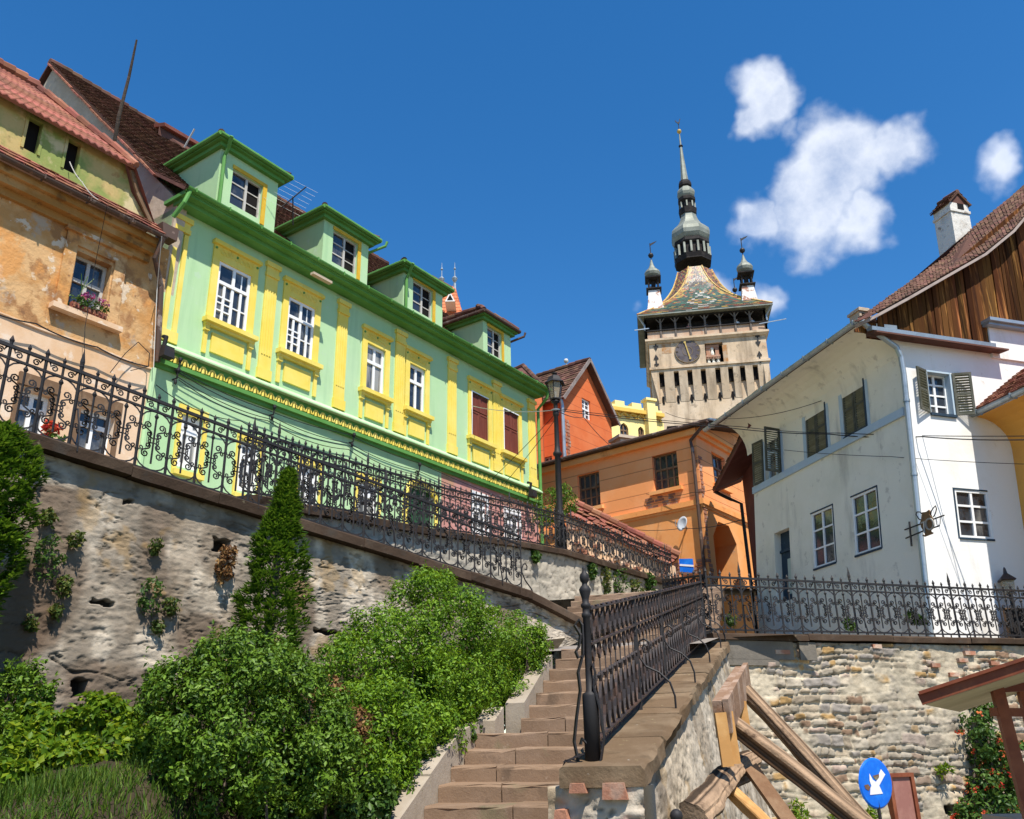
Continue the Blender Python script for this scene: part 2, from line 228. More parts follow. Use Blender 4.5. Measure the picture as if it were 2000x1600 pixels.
class MB:
    def __init__(self): self.v = []; self.f = []
    def add(self, vs, fs):
        k = len(self.v); self.v += [tuple(p) for p in vs]; self.f += [tuple(i+k for i in f) for f in fs]; return self
    def poly(self, *ps): return self.add(ps, [range(len(ps))])
    def hexa(self, p):    # 8 corners: bottom 4, top 4
        return self.add(p, [(3, 2, 1, 0), (4, 5, 6, 7), (0, 1, 5, 4), (1, 2, 6, 5), (2, 3, 7, 6), (3, 0, 4, 7)])
    def box(self, F, s0, s1, z0, z1, o0, o1, taper=0.):
        P = F.P; t = taper
        return self.hexa([P(s0, z0, o0), P(s1, z0, o0), P(s1, z0, o1), P(s0, z0, o1), P(s0+t, z1, o0), P(s1-t, z1, o0), P(s1-t, z1, o1-t), P(s0+t, z1, o1-t)])
    def beam(self, a, b, wx, wy, up=V((0, 0, 1))):
        a, b = V(a), V(b); t = (b-a).normalized(); x = t.cross(up)
        if x.length < 1e-4: x = t.cross(V((1, 0, 0)))
        x.normalize(); y = x.cross(t); x *= wx/2; y *= wy/2
        return self.hexa([a-x-y, a+x-y, a+x+y, a-x+y, b-x-y, b+x-y, b+x+y, b-x+y])
    def tube(self, pts, r, n=6, cap=True, flat=None):
        pts = [V(p) for p in pts]; k0 = len(self.v); m_ = len(pts); rs = r if hasattr(r, '__len__') else [r]*m_
        t0 = (pts[1]-pts[0]).normalized(); x = t0.cross(V((0, 0, 1)))
        if x.length < 1e-3: x = t0.cross(V((0, 1, 0)))
        x.normalize(); prev = t0
        for i, p in enumerate(pts):
            t = (pts[min(i+1, m_-1)] - pts[max(i-1, 0)])
            t = t.normalized() if t.length > 1e-9 else prev
            x = (x - t*x.dot(t)); x = x.normalized() if x.length > 1e-6 else t.orthogonal().normalized()
            y = t.cross(x); prev = t
            for j in range(n):
                a = 2*PI*(j+.5)/n; self.v.append(tuple(p + x*(cos(a)*rs[i]) + y*(sin(a)*rs[i])))
        for i in range(m_-1):
            for j in range(n):
                a = k0+i*n+j; b = k0+i*n+(j+1) % n; self.f.append((a, b, b+n, a+n))
        if cap: self.f.append(tuple(k0+j for j in range(n))[::-1]); self.f.append(tuple(k0+(m_-1)*n+j for j in range(n)))
        return self
    def strip(self, pts, wdir, wd, th):         # flat ribbon: width along wdir
        pts = [V(p) for p in pts]; k0 = len(self.v); m_ = len(pts); wv_ = V(wdir).normalized()*wd/2
        for i, p in enumerate(pts):
            t = (pts[min(i+1, m_-1)] - pts[max(i-1, 0)]).normalized(); nn = t.cross(wv_).normalized()*th/2
            for q in (wv_+nn, wv_-nn, -wv_-nn, -wv_+nn): self.v.append(tuple(p+q))
        for i in range(m_-1):
            for j in range(4):
                a = k0+i*4+j; b = k0+i*4+(j+1) % 4; self.f.append((a, b, b+4, a+4))
        self.f.append((k0+3, k0+2, k0+1, k0)); e = k0+(m_-1)*4; self.f.append((e, e+1, e+2, e+3)); return self
    def lathe(self, c, prof, n=12, phase=0.):
        c = V(c); k0 = len(self.v)
        for r, z in prof:
            for j in range(n): a = 2*PI*j/n+phase; self.v.append((c.x+cos(a)*r, c.y+sin(a)*r, c.z+z))
        for i in range(len(prof)-1):
            for j in range(n):
                a = k0+i*n+j; b = k0+i*n+(j+1) % n; self.f.append((a, b, b+n, a+n))
        self.f.append(tuple(k0+j for j in range(n))[::-1]); e = k0+(len(prof)-1)*n; self.f.append(tuple(e+j for j in range(n))); return self
    def prism(self, ps, off):
        ps = [V(p) for p in ps]; n = len(ps); off = V(off)
        return self.add(ps+[p+off for p in ps], [tuple(range(n))[::-1], tuple(range(n, 2*n))] + [(i, (i+1) % n, (i+1) % n+n, i+n) for i in range(n)])
    def slab(self, a, b, c, d, th):       # quad with thickness downwards along its normal
        a, b, c, d = V(a), V(b), V(c), V(d); n = (b-a).cross(d-a).normalized()
        if n.z < 0: n = -n
        k = n*-th; return self.hexa([a+k, b+k, c+k, d+k, a, b, c, d])
    def build(self, name, mt, parent=None, smooth=False):
        me = bpy.data.meshes.new(name); base = parent_loc(parent); 
        vs = np.array(self.v, dtype=np.float64).reshape(-1, 3) - np.array(base)
        me.from_pydata(vs.tolist(), [], self.f); me.update()
        if smooth: me.polygons.foreach_set('use_smooth', [True]*len(me.polygons))
        me.materials.append(mt); o = bpy.data.objects.new(name, me); C.objects.link(o)
        if parent: o.parent = parent
        return o
def parent_loc(p):
    b = V((0, 0, 0))
    while p is not None: b = b + p.location; p = p.parent
    return b
def tag(o, label=None, cat=None, group=None, kind=None):
    for k, x in (('label', label), ('category', cat), ('group', group), ('kind', kind)):
        if x: o[k] = x
    return o
def thing(name, loc, label, cat, group=None):
    o = bpy.data.objects.new(name, None); o.empty_display_size = .2; C.objects.link(o); o.location = V(loc); return tag(o, label, cat, group)
def struct(name, mb, mt, label=None, smooth=False):
    return tag(mb.build(name, mt, None, smooth), label, None, None, 'structure')
def copy_tree(o, loc, label=None):
    c = o.copy(); C.objects.link(c); c.location = loc
    if label: c['label'] = label
    for ch in [x for x in C.objects if x.parent == o]:
        d = ch.copy(); C.objects.link(d); d.parent = c
        for g in [x for x in C.objects if x.parent == ch]:
            e = g.copy(); C.objects.link(e); e.parent = d
    return c
def lerp(a, b, t): return a + (b-a)*t
def np_mesh(name, vs, faces, mt, parent=None, smooth=False, col=None):
    me = bpy.data.meshes.new(name); vs = np.asarray(vs, dtype=np.float32) - np.array(parent_loc(parent), dtype=np.float32)
    nf, k = faces.shape; me.vertices.add(len(vs)); me.vertices.foreach_set('co', vs.ravel())
    me.loops.add(nf*k); me.loops.foreach_set('vertex_index', faces.astype(np.int32).ravel())
    me.polygons.add(nf); me.polygons.foreach_set('loop_start', np.arange(0, nf*k, k, dtype=np.int32)); me.polygons.foreach_set('loop_total', np.full(nf, k, dtype=np.int32))
    if smooth: me.polygons.foreach_set('use_smooth', np.ones(nf, dtype=bool))
    if col is not None:
        a = me.color_attributes.new('Col', 'FLOAT_COLOR', 'POINT'); cc = np.ones((len(vs), 4), dtype=np.float32); cc[:, :3] = col; a.data.foreach_set('color', cc.ravel())
    me.update(calc_edges=True); me.materials.append(mt); o = bpy.data.objects.new(name, me); C.objects.link(o)
    if parent: o.parent = parent
    return o

# ------------------------------------------------------------------ noise for stone and foliage
def _hash(ix, iy, k): 
    h = np.sin(ix*127.1 + iy*311.7 + k*74.7)*43758.5453; return h - np.floor(h)
def vnoise(x, y, k=0):
    ix, iy = np.floor(x), np.floor(y); fx, fy = x-ix, y-iy; fx = fx*fx*(3-2*fx); fy = fy*fy*(3-2*fy)
    return (_hash(ix, iy, k)*(1-fx) + _hash(ix+1, iy, k)*fx)*(1-fy) + (_hash(ix, iy+1, k)*(1-fx) + _hash(ix+1, iy+1, k)*fx)*fy
def fbm(x, y, o=5, k=0):
    s = 0; a = .5; 
    for i in range(o): s = s + a*vnoise(x, y, k+i*13); x = x*2.03+11.3; y = y*2.03+5.7; a *= .5
    return s
def worley(x, y, k=0, pw=2.):
    ix, iy = np.floor(x), np.floor(y); f1 = np.full(x.shape, 9.); f2 = f1.copy(); cid = np.zeros(x.shape)
    for dx in (-1, 0, 1):
        for dy in (-1, 0, 1):
            cx, cy = ix+dx, iy+dy; px_, py_ = cx+.12+.76*_hash(cx, cy, k), cy+.15+.7*_hash(cx, cy, k+5)
            d = (np.abs(x-px_)**pw + np.abs(y-py_)**pw)**(1/pw); idd = _hash(cx, cy, k+9); nw = d < f1
            f2 = np.where(nw, f1, np.minimum(f2, d)); cid = np.where(nw, idd, cid); f1 = np.where(nw, d, f1)
    return f1, f2, cid
def sstep(a, b, x): t = np.clip((x-a)/(b-a), 0, 1); return t*t*(3-2*t)
# ================================================================== GROUND, STAIRS, RETAINING WALLS
def sheet(name, rows, mt):
    mb = MB(); n = len(rows[0]); vs = [p for r in rows for p in r]
    mb.add(vs, [(i*n+j, i*n+j+1, (i+1)*n+j+1, (i+1)*n+j) for i in range(len(rows)-1) for j in range(n-1)]); return struct(name, mb, mt, smooth=True)
g = MB(); g.poly((-3000, -3000, -1.75), (3000, -3000, -1.75), (3000, 3000, -1.75), (-3000, 3000, -1.75)); struct('ground', g, EARTH)
S_AZ = R(17); S_E = V((sin(S_AZ), cos(S_AZ), 0)); S_Q = V((cos(S_AZ), -sin(S_AZ), 0))
def st(p, q, z): r = S_E*p + S_Q*q; r.z = z; return r
def garden_z(x, y):
    a = .08 + .26*(y-8.3) + .05*math.sin(x*1.7+y) + .03*math.sin(3.1*x-2*y)
    q = x*cos(S_AZ) - y*sin(S_AZ); p = x*sin(S_AZ) + y*cos(S_AZ); b = -.50 + .40*(p-8.61) + (.0 if p < 10.2 else -.15)
    k = min(1, max(0, (-3.7-q)/1.3)); k = k*k*(3-2*k); return max(-1.75, b*(1-k) + a*k)
# retaining wall lines (tops of the copings)
A1 = at(0, 833, 9.4); B1 = at(1030, 1156, 15.2); E1 = at(1134, 1210, 15.9)
W1L = A1 + (A1-B1)*.5
W2P = [at(490, 968, 12.3), at(650, 997, 14.7), at(870, 1038, 18.6), at(1030, 1061, 21.5), at(1100, 1074, 22.8), at(1322, 1141, 28.2)]
W3A = at(1386, 1236, 14.8); W3B = at(2000, 1243, 17.3); W3B.z = lerp(W3A.z, W3B.z, .6)
W3C = W3B + (W3B-W3A)*.7
rows = []
for i in range(40):
    y = 1.0 + i*.36; r_ = []
    xr = (y*cos(S_AZ) - 0)*0 + (math.tan(S_AZ)*y - 3.62/cos(S_AZ)) if y > 7.5 else math.tan(S_AZ)*7.5 - 3.62/cos(S_AZ)
    xl = -9.5
    for j in range(30):
        x = lerp(xl, xr, j/29.); r_.append((x, y, garden_z(x, y)))
    rows.append(r_)
sheet('garden_ground', rows, SOIL)

# stairs: blocks of sandstone with worn, rounded noses
sm = MB(); rng = random.Random(3)
def step_block(p0, p1, q0, q1, ztop, rise):
    a = .022+rng.random()*.014; dz = rng.uniform(-.006, .006); dp = rng.uniform(-.012, .012); sag = rng.uniform(0, .012); zt = ztop+dz; prof = []
    for k in range(4):
        t = k/3*PI/2; prof.append((p0+dp + a*(1-sin(t)), zt - a*(1-cos(t)) - .006))
    prof = [(p0+dp+.004, zt-rise)] + prof[::-1] + [(p1+.03, zt+.004), (p1+.03, zt-rise)]
    mb_n = max(3, int((q1-q0)/.12)); vs = []; n = len(prof)
    for i in range(mb_n+1):
        q = lerp(q0, q1, i/mb_n); w_ = 4*(i/mb_n)*(1-i/mb_n)
        for (p, z) in prof: nz_ = z > zt-.05 and p < p0+.06; vs.append(st(p+rng.uniform(-.004, .004)+(rng.uniform(0, .016) if nz_ and rng.random() < .4 else 0), q, z - sag*w_*(1 if z > zt-rise*.5 else 0) + rng.uniform(-.003, .003) - (.012*rng.random() if nz_ and rng.random() < .3 else 0)))
    fs = [(i*n+j, i*n+(j+1) % n, (i+1)*n+(j+1) % n, (i+1)*n+j) for i in range(mb_n) for j in range(n)]
    fs += [tuple(range(n)), tuple(range(mb_n*n, (mb_n+1)*n))[::-1]]; sm.add(vs, fs)
P_N = {}; p = 8.61
for k in range(0, 17):
    P_N[k] = p; p += .72 if k == 4 else .345
for k in range(-1, -8, -1): P_N[k] = 8.61 + .345*k
def stair_z(k): return .167*(k-3) + .05
for k in range(-7, 12):
    q0 = -3.6 if k <= 4 else -3.25; q1 = -1.55
    cuts = [q0] + [rng.uniform(q0+.5, q0+.9), rng.uniform(q1-.8, q1-.4)][:rng.choice((1, 1, 2))] + [q1]
    for a, b in zip(cuts, cuts[1:]):
        if b-a > .12: step_block(P_N[k], P_N[k+1] if k != 11 else P_N[k]+.5, a+.006, b-.006, stair_z(k), .2)
struct('stairs', sm, STEP)
kb = MB(); rk = random.Random(5)
for (pa, pb, q, off) in ((8.0, 8.75, -3.72, .03), (8.77, 9.62, -3.72, .04), (9.64, 10.25, -3.70, .04), (10.28, 10.62, -3.55, .02), (10.85, 11.35, -3.36, -.04), (11.38, 12.3, -3.37, -.05)):
    zz = lambda p_: .167*((p_ - 8.61)/.345 - 3 if p_ < 10.2 else (p_-8.61-.375)/.345-3) + .2 + off
    kb.hexa([st(pa, q-.13, -1.2), st(pb, q-.13, -1.2), st(pb, q+.13, -1.2), st(pa, q+.13, -1.2), st(pa, q-.12, zz(pa)), st(pb, q-.12, zz(pb)), st(pb, q+.12, zz(pb)), st(pa, q+.12, zz(pa))])
struct('stair_kerb', kb, CURB)
# landing above the stairs and the flight that climbs on to the upper houses
rows = [[st(12.9, -4.6, 1.37), st(12.9, -1.2, 1.37)], [st(15.5, -4.6, 1.72), st(15.5, -1.2, 1.72)], [st(16.4, -4.6, 1.80), st(16.4, .6, 1.80)]]
sheet('path', rows, PAVE)
sm = MB()
for k in range(8):
    a = 16.3+.34*k; step_block(a, a+.34 if k < 7 else a+.8, -4.4, -2.9, 1.96+.165*k, .19); step_block(a, a+.34 if k < 7 else a+.8, -2.89, -1.3, 1.96+.165*k, .19)
struct('upper_steps', sm, STEP)
rows = [[st(19.0, -6.0, 3.1), st(19.0, -1.1, 3.1)], [st(24, -7, 3.9), st(24, -1.3, 3.9)], [st(31, -7, 4.9), st(31, -.2, 4.9)], [st(45, -9, 6.5), st(45, 1, 6.5)]]
sheet('upper_lane', rows, PAVE)
rows = []
for a in (W3A+V((.4, .45, 0)), W3B+V((.1, .45, 0)), W3C+V((.1, .45, 0))):
    rows.append([(a.x, a.y, 1.80), (a.x-.6, a.y+3.2, 1.84), (a.x-1.2, a.y+9, 2.1)])
sheet('terrace', rows, PAVE)
up = [W1L, A1, W2P[0]] + W2P[1:]; rows = []
for p_ in up:
    z = p_.z-.18; rows.append([(p_.x-.2, p_.y+.2, z), (p_.x-4.2, p_.y+5.2, z+.25), (p_.x-9.5, p_.y+11, z+.5)])
sheet('upper_street', rows, PAVE)

def stone_wall(root, tops, zbot, kind, res, thick=.5, holes=(), batter=0., side=1, seed=0, name='stonework', amp=1., streaks=()):
    """displaced front face of a wall under a line of top points"""
    seg = []; s = 0.
    for a, b in zip(tops, tops[1:]):
        l = math.hypot(b.x-a.x, b.y-a.y); seg.append((s, s+l, a, b)); s += l
    Ls = s; nc = int(Ls/res)+1; S = np.linspace(0, Ls, nc); tx = np.zeros(nc); ty = tx.copy(); tz = tx.copy(); nx = tx.copy(); ny = tx.copy()
    for (s0, s1, a, b) in seg:
        k = (S >= s0-1e-6) & (S <= s1+1e-6); t = (S[k]-s0)/(s1-s0); tx[k] = a.x+(b.x-a.x)*t; ty[k] = a.y+(b.y-a.y)*t; tz[k] = a.z+(b.z-a.z)*t
        d = V((b.x-a.x, b.y-a.y)).normalized(); nx[k] = d.y*side; ny[k] = -d.x*side
    for _ in range(12):
        nx[1:-1] = (nx[:-2]+nx[1:-1]*2+nx[2:])/4; ny[1:-1] = (ny[:-2]+ny[1:-1]*2+ny[2:])/4
    zb = np.array([zbot(x, y) for x, y in zip(tx, ty)]); nr = int((tz-zb).max()/res)+1
    T = np.linspace(0, 1, nr)[:, None]; Z = zb[None]*(1-T) + tz[None]*T; SS = np.repeat(S[None], nr, 0); dep = tz[None]-Z
    k = seed
    if kind == 'rubble':
        # roughly coursed rubble: rows of uneven height, stones of uneven length, warped, partly smeared with mortar
        S2 = SS + (fbm(SS*2.1, Z*2.1, 4, k)-.47)*.20 + (fbm(SS*7, Z*7, 3, k+2)-.44)*.06; Z2 = Z + (fbm(SS*1.1+9, Z*1.6, 4, k+3)-.47)*.22 + (fbm(SS*6+4, Z*6, 3, k+4)-.44)*.045
        rg0 = np.random.default_rng(77+k); ze_ = [Z.min()-1.]
        while ze_[-1] < Z.max()+1.: ze_.append(ze_[-1] + (rg0.uniform(.085, .145) if rg0.random() < .5 else rg0.uniform(.14, .26)))
        ze_ = np.array(ze_); ri = np.clip(np.searchsorted(ze_, Z2)-1, 0, len(ze_)-2); ey = np.minimum(Z2-ze_[ri], ze_[ri+1]-Z2); ex = np.zeros(SS.shape); cc = ex.copy(); c2_ = ex.copy(); lx = ex.copy()
        for r_ in range(len(ze_)-1):
            m1 = ri == r_
            if not m1.any(): continue
            hh = ze_[r_+1]-ze_[r_]; xe = [S.min()-1.5]
            while xe[-1] < S.max()+1.5: xe.append(xe[-1] + rg0.uniform(.8, 2.8)*max(hh, .11))
            xe = np.array(xe); ids = rg0.random(len(xe)); id2 = rg0.random(len(xe)); q = S2[m1]; ci = np.clip(np.searchsorted(xe, q)-1, 0, len(xe)-2)
            ex[m1] = np.minimum(q-xe[ci], xe[ci+1]-q); cc[m1] = ids[ci]; c2_[m1] = id2[ci]; lx[m1] = (q-xe[ci])/(xe[ci+1]-xe[ci])-.5
        e = np.minimum(ex, ey) - .5*np.maximum(0, .035-np.hypot(np.maximum(0, .035-ex), np.maximum(0, .035-ey)))*0 ; e = np.where((ex < .04) & (ey < .04), .04-np.hypot(.04-ex, .04-ey), e) + (fbm(SS*16, Z*16, 3, k+8)-.44)*.018
        stone = sstep(.004, .022, e); bury = .9*sstep(.53, .66, fbm(SS*1.4+17, Z*2.0, 5, k+20) + .10*(c2_-.5)); stone = stone*(1-bury)
        tilt = (c2_-.5)*lx*.05 + (cc-.5)*.03*(Z2-ze_[ri])/np.maximum(ze_[ri+1]-ze_[ri], .05); rg_ = np.abs(2*fbm(SS*4.5, Z*8, 5, k+34)-1)
        H = stone*(.018+.042*c2_+tilt) + (.020+.020*stone)*rg_ + .016*fbm(SS*15, Z*22, 3, k+30) + .05*fbm(SS*1.1, Z*1.1, 3, k+31) + .035*bury*fbm(SS*4, Z*6, 4, k+37)
        n1_ = fbm(SS*2, Z*2, 5, k+50)[..., None]; n2_ = fbm(SS*9, Z*13, 4, k+52)[..., None]
        pal = np.array([[.47, .375, .26], [.40, .335, .25], [.34, .27, .19], [.44, .27, .11], [.52, .44, .33], [.30, .19, .12], [.43, .32, .25], [.36, .31, .26]]); col = pal[np.minimum((cc*8).astype(int), 7)]*(.55+.5*n1_)*(.55+.9*n2_)
        mort = np.array([.50, .42, .30])*(.60+.6*n1_)*(.5+1.0*n2_); col = mort*(1-stone[..., None]) + col*stone[..., None]
        gap = sstep(.006, -.006, e)*(1-bury)*sstep(.40, .52, fbm(SS*3, Z*3, 3, k+61)); H = H - .05*gap; col = col*(1-.6*gap[..., None])
        grey = sstep(.50, .64, fbm(SS*.55+2, Z*.7, 5, k+71))[..., None]; col = col*(1-.35*grey) + np.array([.21, .19, .16])*.35*grey
    elif kind == 'brickish':
        wx = (fbm(SS*2, Z*2, 3, k)-.45)*.25; wz = (fbm(SS*2+9, Z*2, 3, k+3)-.45)*.10
        f1, f2, c = worley((SS+wx)/.40, (Z+wz)/.17, k); e = f2-f1; stone = sstep(.03, .2, e); n1_ = fbm(SS*1.5, Z*1.5, 5, k+50)[..., None]
        H = sstep(.03, .12, e)*(.02+.03*c) + .05*np.abs(2*fbm(SS*3, Z*8, 5, k+30)-1) + .02*fbm(SS*9, Z*12, 3, k+31)
        col = np.stack([.40+.1*c, .355+.08*c, .28+.06*c], -1)*(.68+.5*n1_); col = col*(.72+.28*stone[..., None])
    else:                                            # old lime render over rough stones
        wx = (fbm(SS*1.3, Z*1.3, 4, k)-.45)*.7; wz = (fbm(SS*1.3+9, Z*1.3, 4, k+3)-.45)*.35
        f1, f2, c = worley((SS+wx)/.55, (Z+wz)/.26, k); e = f2-f1; stone = sstep(.02, .30, e)
        rid = 1-np.abs(2*fbm(SS*1.1+wx, Z*3.2+wz*2, 5, k+14)-1); show = sstep(.40, .62, fbm(SS*.8, Z*.9, 4, k+21))
        rg_ = np.abs(2*fbm(SS*2.6+wx, Z*7+wz, 6, k+34)-1); rg2 = np.abs(2*fbm(SS*9, Z*20, 3, k+36)-1); H = stone*.014*show*(.5+c) + .030*fbm(SS*1.3, Z*2.0, 3, k+30) + .030*rg_ + .014*rg2 + .020*fbm(SS*20, Z*34, 3, k+33) + .016*rid**3
        n1_ = fbm(SS*1.2, Z*1.2, 6, k+50)[..., None]; n2_ = (.6*fbm(SS*6, Z*10, 5, k+52) + .4*fbm(SS*19, Z*30, 3, k+53))[..., None]
        col = np.array([.50, .42, .32])*(.58+.62*n1_)*(.40+1.2*n2_)
        st1 = .85*sstep(.49, .60, .6*fbm(SS*1.05, Z*.42+2, 5, k+60) + .4*fbm(SS*4.2, Z*2.6, 6, k+61) + .06*sstep(2.0, 3.2, dep))[..., None]
        for (sc_, sw_, zt_, zl_) in streaks:
            m1 = np.exp(-((SS-sc_-.25*(fbm(Z*1.7, SS*.3, 3, 5)-.5))/sw_)**2)*sstep(zt_+.15, zt_-.15, Z)*sstep(zl_-.3, zl_+.3, Z); m1 = sstep(.25, .75, m1*(.35+1.3*fbm(SS*3.2, Z*2.1, 5, k+81)))[..., None]; col = col*(1-.8*m1) + np.array([.115, .075, .048])*.8*m1
        ck = sstep(.975, .992, 1-np.abs(2*fbm(SS*1.0+wx*.6, Z*3.0+wz, 4, k+90)-1))*sstep(.46, .56, fbm(SS*1.1+4, Z*1.3, 3, k+91)); H = H-.04*ck; col = col*(1-.65*ck[..., None])
        ck2 = sstep(.93, .985, 1-np.abs(2*fbm(SS*2.6+wx, Z*8+wz*2, 5, k+95)-1))*sstep(.42, .56, fbm(SS*1.7+9, Z*2.0, 4, k+96)); H = H-.02*ck2; col = col*(1-.55*ck2[..., None]); pit = sstep(.60, .70, fbm(SS*8, Z*12, 4, k+97)); H = H-.022*pit; col = col*(1-.45*pit[..., None])
        st2 = sstep(.54, .64, fbm(SS*2.6, Z*.8, 5, k+63))[..., None]
        col = col*(1-.74*st1) + np.array([.135, .105, .075])*.74*st1; col = col*(1-.5*st2) + np.array([.20, .15, .10])*.5*st2
        st3 = .7*sstep(.62, .69, fbm(SS*2.8+5, Z*2.8, 5, k+66))[..., None]; col = col*(1-.5*st3) + np.array([.34, .20, .06])*.5*st3
        crack = 0*sstep(.035, .0, e)*show*sstep(.5, .6, fbm(SS*1.5, Z*1.5, 3, k+70)); H = H-.06*crack; col = col*(1-.7*crack[..., None])
    for (s0, s1, z0, z1, dpt, shr) in holes:
        c0 = s0 + .012*np.sin(Z*31); inn = (SS > c0+shr*(z1-Z)) & (SS < s1 - shr*(z1-Z)) & (Z > z0+.015*np.sin(SS*25)) & (Z < z1+.012*np.sin(SS*40)); H = np.where(inn, -dpt, H); col[inn] = np.array([.03, .025, .02])
    O = H*amp - .05 + batter*dep
    X = tx[None] + nx[None]*O; Y = ty[None] + ny[None]*O
    vs = np.stack([X, Y, Z], -1).reshape(-1, 3); ii = np.arange(nr*nc).reshape(nr, nc)
    fs = np.stack([ii[:-1, :-1], ii[:-1, 1:], ii[1:, 1:], ii[1:, :-1]], -1).reshape(-1, 4)
    col = np.clip(col, .01, .9).reshape(-1, 3); k0 = len(vs)
    bt = np.stack([tx-nx*thick, ty-ny*thick, tz], -1); bb = np.stack([tx-nx*thick, ty-ny*thick, zb], -1); vs = np.concatenate([vs, bt, bb]); col = np.concatenate([col, np.full((2*nc, 3), .3)])
    a = np.arange(nc-1); f2_ = np.stack([ii[-1, :-1], ii[-1, 1:], k0+a+1, k0+a], -1); f3 = np.stack([k0+a, k0+a+1, k0+nc+a+1, k0+nc+a], -1)
    e_ = np.array([[ii[0, 0], ii[-1, 0], k0, k0+nc], [ii[0, -1], ii[-1, -1], k0+nc-1, k0+2*nc-1]])
    return np_mesh(name, vs, np.concatenate([fs, f2_, f3, e_]), STONEW, root, True, col)

def coping(root, tops, o0, o1, th, seed, side=1, lmin=.9, lmax=1.5, mt=None):
    mb = MB(); rg = random.Random(seed)
    for a, b in zip(tops, tops[1:]):
        d = V((b.x-a.x, b.y-a.y, 0)).normalized(); n = V((d.y, -d.x, 0))*side; Ls = (b-a).length; s = 0
        while s < Ls-.02:
            l = min(rg.uniform(lmin, lmax), Ls-s); 
            if Ls-s-l < .3: l = Ls-s
            p = a+(b-a)*(s/Ls); q = a+(b-a)*((s+l-.008)/Ls); j = lambda: rg.uniform(-.012, .012); jz = rg.uniform(-.008, .010); c = .022
            m_ = 5; prof = [(o0, -th), (o1+j(), -th), (o1+j(), -c), (o1-c, 0), (o0, .0)]; vs = []
            for i in range(m_+1):
                r_ = p+(q-p)*(i/m_)
                for (o, z) in prof: vs.append(r_+n*(o+rg.uniform(-.005, .005))+V((0, 0, z+jz+rg.uniform(-.004, .004))))
            k = len(prof); mb.add(vs, [(i*k+t, i*k+(t+1) % k, (i+1)*k+(t+1) % k, (i+1)*k+t) for i in range(m_) for t in range(k)] + [tuple(range(k)), tuple(range(m_*k, m_*k+k))[::-1]])
            s += l
    return mb.build('coping', mt or COPING, root)
dz = V((0, 0, .14))
def wall_frame(a, b, side=1):
    az = math.degrees(math.atan2(b.x-a.x, b.y-a.y)); return Fr(a, az, side)
F1 = wall_frame(W1L, B1); F3 = wall_frame(W3A, W3C)
t = thing('retaining_wall', (W1L.x, W1L.y, 0), 'tall stained stone garden wall with dark sloping coping, bushes at its foot', 'wall')
hl = []
for tl, tr, bl, br, dp, sh in (((133, 1326), (170, 1326), (140, 1362), (160, 1362), .3, .03), ((417, 1052), (452, 1052), (419, 1078), (452, 1078), .28, 0), ((174, 1171), (220, 1174), (176, 1182), (222, 1184), .12, 0), ((612, 1228), (665, 1232), (614, 1240), (664, 1240), .12, 0), ((245, 975), (262, 975), (245, 985), (262, 985), .06, 0)):
    a = F1.rect(tl, tr, bl, br); hl.append((a[0], a[1], a[2], a[3], dp, sh))
T1 = [W1L-dz, B1-dz, E1-dz]
sk = []
for u, v0, v1, w_ in ((120, 950, 1300, .42), (318, 985, 1230, .26), (230, 1290, 1420, .9), (590, 1130, 1290, .25), (760, 1080, 1160, .3), (450, 1010, 1060, .3), (395, 1200, 1330, .35), (60, 1100, 1400, .4), (880, 1120, 1200, .3), (1000, 1170, 1260, .35), (290, 1330, 1420, .6)):
    s_, zt_ = F1.px(u, v0); _, zl_ = F1.px(u, v1); sk.append((s_, w_, zt_, zl_))
stone_wall(t, T1, lambda x, y: garden_z(x, y)-.4, 'render', .019, holes=hl, seed=2, batter=.03, streaks=sk, amp=.62)
EE = E1 + V((.55, .75, -.05))
coping(t, [W1L, B1, E1, EE], -.5, .13, .14, 4)
stone_wall(t, [E1-dz, EE-dz], lambda x, y: .8, 'render', .035, seed=9, name='end_return')
t = thing('retaining_wall', (W2P[0].x, W2P[0].y, 1.5), 'pale upper stone wall with ivy clumps and fence, behind the curving stair', 'wall')
stone_wall(t, [p_-dz for p_ in W2P], lambda x, y: 1.2, 'brickish', .045, seed=5, amp=.7)
coping(t, W2P, -.45, .11, .14, 8)
t = thing('retaining_wall', (W3A.x, W3A.y, -1.7), 'sunlit honey coloured rubble stone wall below the white house', 'wall')
c3 = [W3A-dz, W3B-dz, W3C-dz]
a = F3.rect((1838, 1573), (1862, 1573), (1840, 1592), (1862, 1590))
stone_wall(t, c3, lambda x, y: -1.75, 'rubble', .022, seed=11, batter=.03, holes=[(a[0], a[1], a[2], a[3], .2, 0)])
coping(t, [W3A, W3B, W3C], -.5, .10, .11, 15, lmin=.7, lmax=2.0)
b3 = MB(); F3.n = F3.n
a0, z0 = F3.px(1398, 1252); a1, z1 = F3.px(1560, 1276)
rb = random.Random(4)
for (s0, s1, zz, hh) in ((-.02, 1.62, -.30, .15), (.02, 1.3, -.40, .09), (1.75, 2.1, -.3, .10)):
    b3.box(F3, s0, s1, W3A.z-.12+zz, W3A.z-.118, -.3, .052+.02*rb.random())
b3.build('shadowed_render_band', mat('shadow toned cement band', (.15, .13, .105), [((.22, .19, .15), 2, .45, .65, 8), ((.08, .07, .055), 4, .55, .7, 8, .7)], bump=[(8, .5, .03)]), t)  # cement band with the coping's shadow mixed into its dark colour
br = MB(); rb = random.Random(9)
for (u, v, w_) in ((1510, 1274, .3), (1868, 1290, .22), (1880, 1276, .25), (1700, 1263, .2), (1815, 1300, .2), (1950, 1312, .25), (1850, 1318, .24), (1930, 1296, .22)):
    s, z = F3.px(u, v); br.box(F3, s, s+w_, z-.035, z+.035, -.1, .07)
br.build('brick_patch', BRICK, t)

